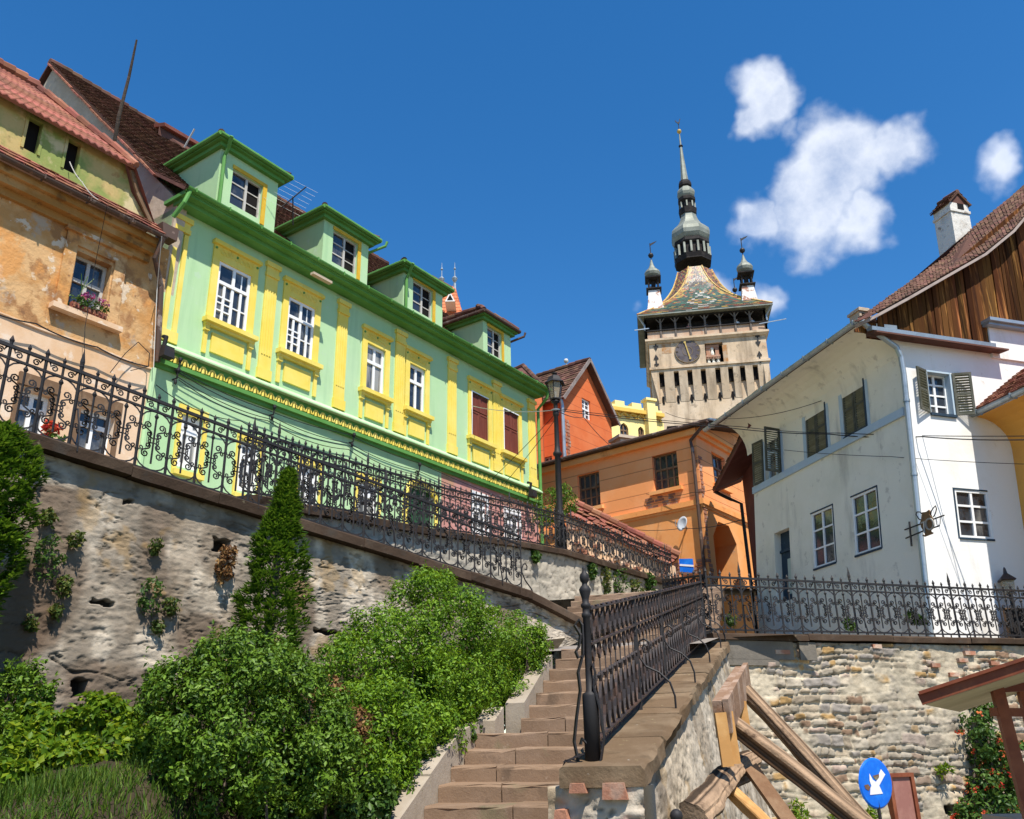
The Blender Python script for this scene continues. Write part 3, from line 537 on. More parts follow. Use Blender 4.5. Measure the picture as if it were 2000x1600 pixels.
# parapet beside the stairs
QL, QR = -1.62, -1.04
def par_z(p): return -.09 + .187*(p-6.2)
t = thing('parapet_wall', st(6.2, -1.3, -1.7), 'low sloping parapet wall with mossy slabs carrying the stair railing', 'wall')
rt = [st(p_, QR-.06, par_z(p_)-.12) for p_ in (6.25, 8, 10, 12, 14, 15.9)]
stone_wall(t, rt, lambda x, y: -1.75, 'render', .024, thick=.1, seed=31, batter=.16, name='side_face', amp=.55)
mb = MB(); mb.hexa([st(6.28, QL+.03, -1.75), st(15.9, QL+.03, -1.75), st(15.9, QR-.13, -1.75), st(6.28, QR-.13, -1.75)] + [st(6.28, QL+.03, par_z(6.28)-.1), st(15.9, QL+.03, par_z(15.9)-.1), st(15.9, QR-.13, par_z(15.9)-.1), st(6.28, QR-.13, par_z(6.28)-.1)])
mb.build('core', CURB, t)
mb = MB(); rp = random.Random(12); p_ = 6.2
while p_ < 15.6:
    l = rp.uniform(.75, 1.25); q_ = min(p_+l, 15.9); 
    zt = lambda x: par_z(x)
    n_ = 6; prof = [(QL, -.13), (QL, -.02), (QL+.02, 0), (QR-.03, 0), (QR+rp.uniform(-.03, .02), -.025), (QR+rp.uniform(-.02, .02), -.13)]; vs = []; jz = rp.uniform(-.012, .012)
    for i in range(n_+1):
        x = lerp(p_, q_-.012, i/n_)
        for j, (q, z) in enumerate(prof): vs.append(st(x, q+rp.uniform(-.012, .012)*(j > 2), zt(x)+z+jz+rp.uniform(-.006, .006)))
    k = len(prof); mb.add(vs, [(i*k+t_, i*k+(t_+1) % k, (i+1)*k+(t_+1) % k, (i+1)*k+t_) for i in range(n_) for t_ in range(k)] + [tuple(range(k)), tuple(range(n_*k, n_*k+k))[::-1]])
    p_ = q_
mb.build('coping', PARAPET, t)
# crumbling near end of the parapet
stone_wall(t, [st(6.26, QL-.10, -.22), st(6.20, QR-.02, -.22)], lambda x, y: -1.75, 'render', .018, thick=.3, seed=44, name='end_face')
br = MB()
for (q, z, w_, h_) in ((-1.33, -.2, .17, .10), (-1.55, -.20, .12, .06), (-1.66, -.36, .10, .07), (-1.22, -.42, .06, .05), (-1.50, -.62, .09, .06), (-1.16, -.60, .10, .07), (-1.64, -.72, .08, .06)):
    br.hexa([st(6.17, q, z-h_), st(6.4, q, z-h_), st(6.4, q+w_, z-h_), st(6.17, q+w_, z-h_), st(6.165, q+.01, z), st(6.4, q+.01, z), st(6.4, q+w_-.01, z+.01), st(6.165, q+w_-.02, z)])
br.build('brick_patch', BRICK, t)

# ================================================================== WROUGHT IRON FENCES
def spiral(cx, cz, r, a0, turns, sgn, n=11):
    return [(cx + (r*(1-.72*i/(n-1)))*cos(a0+sgn*2*PI*turns*i/(n-1)), cz + (r*(1-.72*i/(n-1)))*sin(a0+sgn*2*PI*turns*i/(n-1))) for i in range(n)]
def unit_lines(w):
    """(polyline in x,z ; thickness) of one bay of the scrolled fence, 1 m high"""
    L_ = []; h = w/2
    L_.append(([(0, -.02), (0, 1.05)], .019)); L_.append(([(h, .855), (h, 1.04)], .015))
    L_.append(([(h*(1-cos(a)), .70+.15*sin(a)) for a in np.linspace(0, PI, 9)], .012))
    L_.append(([(h*(1-cos(a)), .235-.145*sin(a)) for a in np.linspace(0, PI, 9)], .012))
    L_.append(([(h, .17), (h, .77)], .013)); L_.append(([(h, -.02), (h, .09)], .013))
    for s in (-1, 1):
        x = lambda d: h+s*d*w/.39
        def sc(d, z, r, a0, tn, dr): 
            return [(x(d+px_), z+pz) for px_, pz in [(q[0], q[1]) for q in spiral(0, 0, r, a0, tn, dr)]]
        for mir in (1, -1):
            zc = .47; zz = lambda z: zc+mir*(z-zc)
            up = sc(.088, .655, .050, -PI*.35, 1.35, 1); lo = sc(.062, .545, .034, PI*.75, 1.3, 1)
            pl = up[::-1] + [(x(.085), .60), (x(.045), .578)] + lo; L_.append(([(a, zz(b)) for a, b in pl], .0115))
            L_.append(([(x(.012), zz(.50))] + [(a, zz(b)) for a, b in sc(.046, .487, .026, PI*.8, 1.2, -1)], .010))
    for s in (-1, 1):
        x0_ = 0 if s == 1 else w
        for zc_, dr in ((.60, 1), (.34, -1)):
            L_.append(([(x0_+s*.004, zc_+dr*.07)] + [(x0_+s*(.044+px_), zc_+dr*pz) for px_, pz in spiral(0, 0, .032, PI*.75, 1.2, -1, 9)], .010))
    for c, s in ((.25*w, 1), (.75*w, -1)):
        L_.append(([(c-s*.065, .985), (c-s*.05, .96)] + [(c+s*px_, .922+pz) for px_, pz in spiral(0, 0, .044, PI*.9, 1.3, -1)], .011))
    return L_
def spike(mb, P, x, z0, h, r, d):
    a = P(x, z0, 0); b = P(x, z0+h, 0); c = P(x, z0+h*.35, 0); mb.tube([a, c, b], [r*.7, r*1.35, .001], 4, False)
def fence(label, tops, w, height, tall_every, inset, side=1, phase=0, brace=True, thick=1.):
    t = thing('iron_fence', tops[0], label, 'fence'); segs = []; s = 0
    for a, b in zip(tops, tops[1:]):
        l = math.hypot(b.x-a.x, b.y-a.y); segs.append((s, s+l, a, b)); s += l
    tot_ = s
    def P(s_, z, o):
        for (s0, s1, a, b) in segs:
            if s_ <= s1 or b is tops[-1]: break
        k = (s_-s0)/(s1-s0); p = a+(b-a)*k; d = V((b.x-a.x, b.y-a.y, 0)).normalized(); n = V((d.y, -d.x, 0))*side
        return p + n*(o-inset) + V((0, 0, z*height))
    nu = int(round(tot_/w)); w_ = tot_/nu; lines = unit_lines(w_)
    for z, r in ((.085, .019), (.855, .019), (1.0, .026)):
        mb = MB(); pts = [P(x, z, 0) for x in np.linspace(0, tot_, 3*len(segs)+nu)]; mb.tube(pts, r*thick, 4); mb.build('rail', IRON, t)
    for i in range(nu):
        mb = MB(); x0 = i*w_
        for pl, r in lines: mb.tube([P(x0+a, b, 0) for a, b in pl], r*thick, 4 if r > .0125 else 3, r > .0125)
        spike(mb, P, x0, 1.04, .10, .022*thick, 0); spike(mb, P, x0+w_/2, 1.03, .08, .018*thick, 0); spike(mb, P, x0+w_/2, .76, .085, .022*thick, 0)
        mb.build('scroll_panel', IRON, t)
        if i % tall_every == phase:
            mb = MB(); mb.tube([P(x0, -.06, 0), P(x0, 1.06, 0)], .021*thick, 4); mb.tube([P(x0, 1.06, 0), P(x0, 1.13, 0), P(x0, 1.30, 0)], [.018*thick, .030*thick, .002], 4)
            if brace: mb.tube([P(x0, .52, .02), P(x0, .50, .10), P(x0, .40, .14), P(x0, .25, .22), P(x0, .05, .26), P(x0, -.06, .26)][::1], .011*thick, 4)
            mb.build('post', IRON, t)
    mb = MB(); mb.tube([P(tot_, -.05, 0), P(tot_, 1.1, 0)], .016*thick, 4); spike(mb, P, tot_, 1.1, .1, .016, 0); mb.build('post', IRON, t)
    return t, P, tot_
f1t, f1P, f1L = fence('long scrolled iron fence on the sloping coping of the stained garden wall, over the conifers', [A1+(A1-B1)*.32, B1], .39, .98, 6, .13, phase=3)
mb = MB(); e = f1P(f1L, 0, 0); d = (B1-A1); d.z = 0; d.normalize()      # scroll that ends the fence
sc = [e + d*(.02+a) + V((0, 0, b)) for a, b in [(.0, .42), (.04, .50), (.10, .52), (.14, .48), (.13, .42), (.08, .42)]][::-1] + [e+d*a+V((0, 0, b-.31*a)) for a, b in [(.02, .36), (.10, .26), (.26, .18), (.36, .06), (.38, -.05)]]
mb.tube(sc, .012, 5); mb.build('end_scroll', IRON, f1t)
fence('upper scrolled iron fence along the street, in front of the street lamp', W2P, .42, .98, 7, .13, phase=2, brace=False)
fence('scrolled iron fence on the rubble wall in front of the white house', [W3A+V((.05, .02, 0)), W3B, W3C], .40, .98, 6, .2, phase=2)
# small gate panel where the stair meets the terrace
fence('short run of iron fence turning the corner beside the upper steps', [W3A+V((.05, .1, 0)), W3A+V((-.22, 1.0, .12)), W3A+V((-.35, 2.2, .3))], .40, .98, 20, 0, phase=9, brace=False)

# railing on the parapet: flat strips bowed round thin bars
t = thing('stair_railing', st(6.45, -1.42, -.05), 'bowed strip iron railing with a ball topped newel beside the stairs', 'railing')
q0 = -1.43
def rz(p): return par_z(p)+.03
def RP(p, z, q=0.): return st(p, q0+q, rz(p)+z)
pa, pb = 6.5, 15.5
for z, wd in ((.06, .04), (.73, .035), (.98, .042)):
    mb = MB(); mb.strip([RP(x, z) for x in np.linspace(pa, pb, 30)], S_Q, wd, .014); mb.build('rail', IRON_R, t)
mb = MB()
for x in np.arange(pa, pb, .06): mb.tube([RP(x+.03*cos(a), .035+.03*sin(a)) for a in np.linspace(0, 2*PI, 7)], .005, 3, False)
mb.build('ring_strip', IRON_R, t)
sp = .215; nu = int((pb-pa)/sp)
for i in range(nu):
    x0 = pa+.1+i*sp; mb = MB(); mb.tube([RP(x0, .03), RP(x0, .99)], .007, 4)
    for s in (-1, 1):
        pl = [(s*.012, .07)] + [(s*(.012+.074*sin(k*PI)), .07+.36*k) for k in (.15, .3, .5, .7, .85)] + [(s*.012, .43), (s*.022, .475), (s*.045, .50), (s*.060, .48), (s*.05, .455)]
        mb.strip([RP(x0+a, b) for a, b in pl], S_Q, .022, .007)
        pl = [(s*.058, .77), (s*.068, .795), (s*.05, .81), (s*.03, .79), (s*.012, .75)][::-1] + [(s*.080, .84), (s*.076, .90), (s*.02, .95), (s*.03, .99), (s*.052, 1.0)]
        mb.strip([RP(x0+a, b) for a, b in pl], S_Q, .020, .007)
        pl = [(s*.01, .60), (s*.03, .63), (s*.055, .64), (s*.06, .67), (s*.04, .70), (s*.012, .72)]
        mb.strip([RP(x0+a, b) for a, b in pl], S_Q, .016, .006)
    mb.build('strip_panel', IRON_R, t)
for x0 in (8.5, 10.3, 12.3, 14.4, 15.5):
    mb = MB(); mb.beam(RP(x0, -.04), RP(x0, 1.0), .03, .04); mb.build('standard', IRON, t)
    mb = MB(); pl = [(.08, .50), (.05, .54), (.09, .58), (.13, .55), (.12, .50), (.06, .40), (.10, .33), (.22, .26), (.31, .15), (.335, .0), (.335, -.05)]
    pl = [(.10, .53), (.075, .55), (.06, .52), (.075, .48), (.11, .48), (.13, .52), (.12, .57), (.08, .60), (.035, .58), (.015, .52), (.03, .43), (.08, .35), (.20, .29), (.29, .20), (.325, .08), (.325, -.05)]
    mb.tube([RP(x0, b, a) for a, b in pl], .010, 5); mb.build('brace', IRON, t)
mb = MB(); c = RP(6.42, -.06)
prof = [(.056, 0), (.056, .44), (.053, .455), (.028, .47), (.026, .60), (.026, .98), (.034, .99), (.034, 1.01), (.026, 1.02), (.026, 1.05), (.036, 1.06), (.036, 1.08), (.024, 1.09), (.026, 1.12), (.042, 1.17), (.044, 1.19), (.030, 1.21), (.020, 1.22), (.020, 1.235), (.032, 1.25), (.036, 1.275), (.030, 1.30), (.016, 1.315), (.012, 1.33), (.014, 1.345), (.004, 1.36)]
mb.lathe(c, prof, 16); mb.build('newel_post', IRON, t, True)
mb = MB(); cq = V(c)
def RL(a, z, b=0): return cq - S_E*b + S_Q*a + V((0, 0, z))
mb.strip([RL(a, z, .02) for a, z in [(-.03, .72), (-.07, .70), (-.085, .745), (-.06, .78), (-.045, .86), (-.085, .93), (-.055, .97), (-.03, .93), (-.03, .82), (-.035, .72), (-.075, .60), (-.065, .48), (-.10, .30), (-.125, .14), (-.10, .0), (-.04, -.05), (.0, .02), (-.03, .12), (-.07, .16), (-.08, .12)]], S_E-S_Q*.5, .055, .012)
mb.strip([RL(a, z, .02) for a, z in [(.03, .66), (.05, .60), (.035, .50), (.075, .34), (.09, .16), (.06, .02), (.02, -.03)]], S_E, .04, .010)
mb.build('scroll_ribbon', IRON, t)
mb = MB()
for pl in ([(-.02, -.02), (-.18, .02), (-.20, -.02), (-.02, -.05)], [(-.12, -.01), (-.115, -.24), (-.09, -.27), (-.05, -.20), (.0, -.03)], [(-.19, .01), (-.05, .06)]):
    mb.strip([RL(a, z, .07) for a, z in pl], S_E, .035, .012)
mb.build('bracket', IRON_R, t)
# ================================================================== BUILDING KIT
def wall(mb, F, s0, s1, z0, z1, holes=(), dep=.22, o=0.):
    ss = sorted({s0, s1} | {min(max(x, s0), s1) for h in holes for x in h[:2]}); zs = sorted({z0, z1} | {min(max(x, z0), z1) for h in holes for x in h[2:4]})
    for a, b in zip(ss, ss[1:]):
        for c, d in zip(zs, zs[1:]):
            ms, mz = (a+b)/2, (c+d)/2
            if any(h[0] < ms < h[1] and h[2] < mz < h[3] for h in holes): continue
            mb.poly(F.P(a, c, o), F.P(b, c, o), F.P(b, d, o), F.P(a, d, o))
    for h in holes:
        a, b, c, d = h[:4]; e = o-dep
        for q in (((a, c), (b, c)), ((b, c), (b, d)), ((b, d), (a, d)), ((a, d), (a, c))):
            (x0, y0), (x1, y1) = q; mb.poly(F.P(x0, y0, o), F.P(x1, y1, o), F.P(x1, y1, e), F.P(x0, y0, e))
    return mb
def window(root, F, r, rec=.16, fm=None, cols=2, rows=(.68,), fw=.07, bar=.035, glass=None, o=0., sub=(), dark=(), name='window'):
    """a framed window at recess depth; rows: heavy transoms as fractions; sub: thin glazing bars"""
    s0, s1, z0, z1 = r; a, b = o-rec, o-rec+.06; m_ = MB(); h = z1-z0; w_ = s1-s0
    m_.box(F, s0, s0+fw, z0, z1, a, b); m_.box(F, s1-fw, s1, z0, z1, a, b); m_.box(F, s0+fw, s1-fw, z0, z0+fw, a, b); m_.box(F, s0+fw, s1-fw, z1-fw, z1, a, b)
    for k in range(1, cols):
        x = s0+w_*k/cols; m_.box(F, x-fw*.55, x+fw*.55, z0+fw, z1-fw, a, b-.008)
    for f in rows: z = z0+h*f; m_.box(F, s0+fw, s1-fw, z-fw*.6, z+fw*.6, a, b+.012)
    for f in sub: z = z0+h*f; m_.box(F, s0+fw, s1-fw, z-bar/2, z+bar/2, a+.01, b-.016)
    fr = m_.build(name, fm or WFRAME, root)
    g_ = MB(); d_ = MB()
    for k in range(cols):
        x0, x1 = s0+w_*k/cols, s0+w_*(k+1)/cols; (d_ if k in dark else g_).poly(*[F.P(x, z, a+.02+random.uniform(-.006, .006)) for x, z in ((x0, z0), (x1, z0), (x1, z1), (x0, z1))])
    if g_.f: g_.build('pane', glass or GLASS, fr)
    if d_.f: d_.build('dark_opening', DARK, fr)
    return fr
def tiles(mb, a, b, c, d, tw=.19, th=.165, jit=.012, seed=0, thick=.022, lift=.02):
    """overlapping flat tiles on the quad a-b (eave) c-d (ridge)"""
    rg = random.Random(seed); a, b, c, d = map(V, (a, b, c, d)); n = (b-a).cross(d-a).normalized()
    if n.z < 0: n = -n
    nr = max(1, int(((d-a).length+(c-b).length)/2/th)); nc = max(1, int(max((b-a).length, (c-d).length)/tw))
    for i in range(nr):
        t0, t1 = i/nr, min((i+1.25)/nr, 1); l0, r0 = lerp(a, d, t0), lerp(b, c, t0); l1, r1 = lerp(a, d, t1), lerp(b, c, t1); off = .5*(i % 2)/nc
        for j in range(nc+1):
            u0, u1 = max(0, j/nc-off), min(1, (j+.94)/nc-off)
            if u1-u0 < .2/nc: continue
            h = lift+rg.uniform(0, jit); e = rg.uniform(-jit, jit); up = (d-a).normalized()*e
            p, q, r_, s = lerp(l0, r0, u0)+n*(h+rg.uniform(0, jit))+up, lerp(l0, r0, u1)+n*(h+rg.uniform(0, jit))+up, lerp(l1, r1, u1)+n*.004, lerp(l1, r1, u0)+n*.004
            k = n*-thick; mb.add([p, q, r_, s, p+k, q+k], [(0, 1, 2, 3), (0, 4, 5, 1), (0, 3, 4), (1, 5, 2)])
    return mb
def under(mb, a, b, c, d, th=.06):
    mb.slab(a, b, c, d, th)
def ridge_caps(mb, a, b, r=.10, l=.34, seed=1):
    a, b = V(a), V(b); n = max(1, int((b-a).length/l)); rg = random.Random(seed)
    for i in range(n):
        p, q = lerp(a, b, i/n), lerp(a, b, (i+1.08)/n); j = V((0, 0, rg.uniform(-.015, .02))); mb.tube([p+j, q+j+V((0, 0, .02))], [r, r*1.12], 8)
    return mb

# ================================================================== GREEN HOUSE
G = Fr(at(310, 650, 20.5), 34.6, 1)
gl = G.px(300, 690)[0]; gr = G.px(1050, 955)[0]; EO = .60
ze = (G.px(355, 362, EO)[1] + G.px(780, 600, EO)[1]*0 + G.px(1050, 757, EO)[1])/2; zs_ = G.px(600, 1010)[1] - 2.2
zb = (G.px(500, 742)[1]+G.px(1032, 952)[1]+G.px(311, 664)[1])/3
green = thing('town_house', G.P(gl, zs_, 0), 'mint green town house with yellow trim, four dormers and steep brown roof', 'house')
print('green ze', ze, 'zb', zb, 'len', gr-gl, 'street', zs_, [round(G.px(*k, EO)[1], 2) for k in ((355, 362), (680, 545), (1050, 757))])
win_px = [((427, 510), (489, 539), (414, 627), (480, 652)), ((563, 578), (614, 605), (555, 686), (608, 710)), ((716.6, 671), (752.6, 686), (712, 761), (747.5, 775)),
          ((799, 710), (830, 723), (797, 799), (828, 810)), ((920.5, 765), (953, 782), (920.5, 854), (953, 866)), ((982, 799), (1012, 813), (984, 883), (1012, 892))]
wr = [G.rect(*k) for k in win_px]
low_px = [((351, 806), (393, 822), (347, 905), (390, 928)), ((467, 858), (506, 872), (462, 952), (500, 972)), ((584, 903), (622, 917), (582, 990), (620, 1012)), ((697, 938), (738, 950), (696, 1010), (736, 1030)), ((925, 972), (950, 980), (922, 1040), (948, 1050)), ((988, 1002), (1014, 1010), (986, 1060), (1012, 1068))]
lw = [G.rect(*k) for k in low_px]
dr = G.rect((795, 948), (846, 962), (795, 1060), (846, 1080)); sp_ = G.px(862, 930)[0]
mb = MB(); wall(mb, G, gl, gr, zb, ze+.1, wr, .24); wall(mb, G, gl, sp_, zs_-2, zb, lw[:4]+[dr], .24)
mb.poly(G.P(gr, zs_-2, 0), G.P(gr, zs_-2, -9), G.P(gr, ze+.1, -9), G.P(gr, ze+.1, 0)); mb.poly(G.P(gl, zs_-2, 0), G.P(gl, zs_-2, -9), G.P(gl, ze-.2, -9), G.P(gl, ze-.2, 0))
mb.build('facade', GREEN, green)
mb = MB(); wall(mb, G, sp_, gr, zs_-2, zb, lw[4:], .24); mb.build('pink_shopfront', PINK, green)
# belt course: lit sloping ledge, shaded recess with yellow scallops, lower ledge
mb = MB(); b0 = zb-.62
mb.hexa([G.P(gl-.02, zb-.16, 0), G.P(gr+.02, zb-.16, 0), G.P(gr+.02, zb-.16, .22), G.P(gl-.02, zb-.16, .22), G.P(gl-.02, zb+.06, 0), G.P(gr+.02, zb+.06, 0), G.P(gr+.02, zb-.12, .22), G.P(gl-.02, zb-.12, .22)]); mb.build('belt_ledge', GREEN, green); mb = MB()
mb.box(G, gl, gr, b0+.16, zb-.16, 0, .08); mb.box(G, gl-.02, gr+.02, b0+.06, b0+.16, 0, .15); mb.box(G, gl, gr, b0-.03, b0+.06, 0, .07)
mb.build('belt_cornice', GREEN2, green)
mb = MB(); n = int((gr-gl)/.26)
for i in range(n):
    x = gl+.1+(gr-gl-.2)*(i+.5)/n
    mb.tube([G.P(x+.10*cos(a), b0+.20+.15*sin(a), .115) for a in np.linspace(0, PI, 6)], .025, 4); mb.tube([G.P(x, b0+.18, .12), G.P(x, b0+.31, .11)], .035, 5)
mb.build('scallop_frieze', YELLOW, green)
pil_px = [((344, 408), (374, 430), (311, 650), (341, 664), 1), ((520.6, 505), (544, 520), (500, 728), (526, 742), 0), ((660, 581), (681.6, 597), (647.5, 784), (670, 800), 0), ((773, 642), (791, 655), (764, 838), (788, 849), 0), ((873.5, 699), (890.4, 711), (871, 882), (892, 891), 0), ((961, 745), (975, 756), (961, 914), (980, 923), 0), ((1029.6, 782), (1043, 790), (1032, 940), (1049, 954), 0)]
zt_ = np.mean([G.rect(*k[:4])[3] for k in pil_px])
for k in pil_px:
    s0, s1, _, _ = G.rect(*k[:4]); w_ = max(s1-s0, .46)*.86; c_ = (s0+s1)/2; s0, s1 = c_-w_/2, c_+w_/2; mb = MB()
    if k[4]:
        mb.box(G, s0, s0+w_*.3, zb+.35, zt_-.45, 0, .05); mb.box(G, s1-w_*.3, s1, zb+.35, zt_-.45, 0, .05)
    else:
        mb.box(G, s0, s1, zb+.35, zt_-.32, 0, .045)
        for j in range(4): x = s0+w_*(.18+.64*j/3.); mb.box(G, x-.022, x+.022, zb+.75, zt_-.8, .045, .062)
    mb.box(G, s0-.03, s1+.03, zb+.06, zb+.35, 0, .08); mb.box(G, s0-.02, s1+.02, zt_-.42, zt_-.30, 0, .09); mb.box(G, s0, s1, zt_-.30, zt_-.13, 0, .06); mb.box(G, s0-.05, s1+.05, zt_-.13, zt_, 0, .11)
    mb.build('pilaster', YELLOW, green)
for i, r in enumerate(wr):
    s0, s1, z0, z1 = r; mb = MB(); a = .20; top = z1+.52
    mb.box(G, s0-a, s0, z0, z1, 0, .05); mb.box(G, s1, s1+a, z0, z1, 0, .05); mb.box(G, s0-a, s1+a, z1, top-.12, 0, .05); mb.box(G, s0-a-.05, s1+a+.05, top-.12, top-.03, 0, .13); mb.box(G, s0-a-.02, s1+a+.02, top-.03, top+.02, 0, .09)
    mb.box(G, s0-a-.08, s1+a+.08, z0-.14, z0-.02, 0, .20); mb.box(G, s0-a-.04, s1+a+.04, z0-.22, z0-.14, 0, .12)
    for x in (s0-a+.04, s1+a-.04): mb.box(G, x-.07, x+.07, z0-.36, z0-.22, 0, .10); mb.box(G, x-.055, x+.055, z0-.95, z0-.36, 0, .05)
    mb.box(G, s0+.02, s1-.02, z0-.86, z0-.34, 0, .055)
    for j in range(7): x = lerp(s0-.02, s1+.02, (j+.5)/7); mb.tube([G.P(x+.055*cos(t_), z1+.25+.075*sin(t_), .058) for t_ in np.linspace(0, 2*PI, 9)], .012, 4, False)
    sr = mb.build('window_surround', YELLOW, green)
    for j in range(3): x = (s0-a+.06, (s0+s1)/2, s1+a-.06)[j]; mb = MB(); mb.tube([G.P(x, z1+.30, .05), G.P(x, z1+.30, .075)], .035, 6); mb.build('rosette', GREEN2, sr)
    if i < 2:
        wn = window(green, G, r, .05, cols=2, rows=(.66,), fw=.075, sub=(.33,), glass=GLASS)
        mb = MB(); c_ = (s0+s1)/2; mb.box(G, s0, s0+.12, z0, z1, -.23, -.05); mb.box(G, s1-.26, s1-.22, z0+.1, z1-.1, -.045, -.03)
        for f in (.2, .42): z = z0+(z1-z0)*f; mb.box(G, s0+.08, c_-.04, z-.02, z+.02, .0, .015)
        for f in (.25, .75): x = lerp(s0, s1, f); mb.box(G, x-.035, x+.035, z0+.07, z0+(z1-z0)*.62, .0-.02, .012)
        mb.build('inner_casement', WFRAME, wn)
    elif i < 4: window(green, G, r, .10, cols=2, rows=(.64,), fw=.085, glass=CURT if i == 2 else GLASS)
    else:
        mb = MB(); h = z1-z0; c_ = (s0+s1)/2
        for x0, x1 in ((s0+.01, c_-.008), (c_+.008, s1-.01)):
            for z_0, z_1 in ((z0+.01, z0+h*.60), (z0+h*.625, z1-.01)):
                mb.box(G, x0, x1, z_0, z_1, -.06, -.02); fr_ = .06
                for q in ((x0, x0+fr_, z_0, z_1), (x1-fr_, x1, z_0, z_1), (x0+fr_, x1-fr_, z_0, z_0+fr_), (x0+fr_, x1-fr_, z_1-fr_, z_1)): mb.box(G, *q, -.02, -.005)
                for j in range(1, 4): x = lerp(x0+fr_, x1-fr_, j/4); mb.box(G, x-.004, x+.004, z_0+fr_, z_1-fr_, -.02, -.014)
        mb.build('shutter', SHUT_R, green)
        mb = MB(); mb.box(G, s0-.045, s0-.0, z0, z1, .0, .055); mb.box(G, s0-.045, s1, z1, z1+.04, 0, .055); mb.build('window_frame', WFRAME, green)
for i, r in enumerate(lw):
    s0, s1, z0, z1 = r; mb = MB(); a = .10
    mb.box(G, s0-a, s0, z0-.1, z1+.22, 0, .05); mb.box(G, s1, s1+a, z0-.1, z1+.22, 0, .05); mb.box(G, s0, s1, z1, z1+.22, 0, .05); mb.box(G, s0-a, s1+a, z0-.22, z0-.1, 0, .14)
    mb.build('window_surround', YELLOW if i < 4 else WFRAME, green); window(green, G, r, .10, cols=2, rows=(.7,), fw=.12, glass=GLASS if i in (1, 2) else CURT)
s0, s1, z0, z1 = dr; mb = MB(); c_ = (s0+s1)/2; h_ = (s1-s0)/2
mb.box(G, s0, s1, z0, z1, -.2, -.12)
for j in range(4): x = lerp(s0, s1, (j+.5)/4); mb.box(G, x-h_*.18, x+h_*.18, z0+.2, z1-.5, -.12, -.10)
mb.build('door', mat('dark green door', (.03, .085, .04), rough=.5), green)
mb = MB(); pts = [G.P(s0-.1, z0-1, .02), G.P(s0-.1, z1-.35, .02)] + [G.P(c_-(h_+.1)*cos(t_), z1-.35+.55*sin(t_), .02) for t_ in np.linspace(.2, PI-.2, 9)] + [G.P(s1+.1, z1-.35, .02), G.P(s1+.1, z0-1, .02)]; mb.tube(pts, .11, 4); mb.build('door_surround', YELLOW, green)
# eaves, gutter, roof
mb = MB(); e0, e1 = gl-.10, gr+.22
mb.box(G, gl-.03, gr+.05, ze-.16, ze-.04, 0, .34); mb.box(G, e0, e1, ze-.04, ze+.06, -.3, EO-.06); mb.box(G, e0, e1, ze+.02, ze+.10, EO-.06, EO-.02)
mb.build('eaves_cornice', GREEN2, green)
def gutter(root, F, s0, s1, z, o, r=.075, mt=None, name='gutter', hooks=1.0):
    mb = MB(); n = 9; vs = []
    for s in (s0, s1):
        for j in range(n): a = PI + PI*j/(n-1); vs.append(F.P(s, z+r*sin(a), o+r*cos(a)))
        for j in range(n): a = 2*PI - PI*j/(n-1); vs.append(F.P(s, z+(r-.012)*sin(a), o+(r-.012)*cos(a)))
    k = 2*n; mb.add(vs, [(j, (j+1) % k, k+(j+1) % k, k+j) for j in range(k)]); s = s0+.2
    while s < s1: mb.box(F, s, s+.03, z-r-.004, z+.03, o-r-.02, o+r+.006); s += hooks
    return mb.build(name, mt, root, False)
gutter(green, G, e0, e1, ze+.12, EO+.02, .075, GREEN2)
r_ = ray(105, 125); pl = G.P(gl, 0, 0); tt = pl.dot(G.d)/r_.dot(G.d); rp_ = r_*tt; RO_ = (rp_-G.p).dot(G.n); RZ = rp_.z
print('ridge o', RO_, 'z', RZ, 'pitch', math.degrees(math.atan2(RZ-ze-.1, EO-RO_)))
mb = MB(); v0, v1 = gl-.14, gr+.15
k_o, k_z = lerp(EO, RO_, .16), lerp(ze+.1, RZ, .12)      # slight kick at the eaves
q = [G.P(v0, ze+.10, EO), G.P(v1, ze+.10, EO), G.P(v1, k_z, k_o), G.P(v0, k_z, k_o), G.P(v1, RZ, RO_), G.P(v0, RZ, RO_), G.P(v1, ze+.1, 2*RO_-EO), G.P(v0, ze+.1, 2*RO_-EO)]
tiles(mb, q[0], q[1], q[2], q[3], .2, .17, .02, 1); tiles(mb, q[3], q[2], q[4], q[5], .2, .17, .02, 2)
under(mb, q[0], q[1], q[2], q[3], .08); under(mb, q[3], q[2], q[4], q[5], .08); under(mb, q[5], q[4], q[6], q[7], .08); ridge_caps(mb, q[5], q[4], .13)
mb.build('roof', TILE, green)
mb = MB(); gp = [G.P(gl, ze-2.5, .0), G.P(gl, ze, .1), G.P(gl, k_z-.12, k_o-.1), G.P(gl, RZ-.25, RO_), G.P(gl, ze, 2*RO_), G.P(gl, ze-2.5, 2*RO_)]; mb.prism(gp, G.d*.3); mb.build('gable_wall', GREYPL, green)
mb = MB()
for i in range(26):      # mortar fillet and ragged tile ends along the verge
    t_ = i/26; a = lerp(G.P(v0+.02, k_z, k_o), G.P(v0+.02, RZ, RO_), t_); b = lerp(G.P(v0+.02, k_z, k_o), G.P(v0+.02, RZ, RO_), (i+.92)/26); dn = V((0, 0, -.10-.05*random.random())); mb.beam(a+dn, b+dn, .16, .05)
mb.build('verge_tiles', TILE_RED, green)
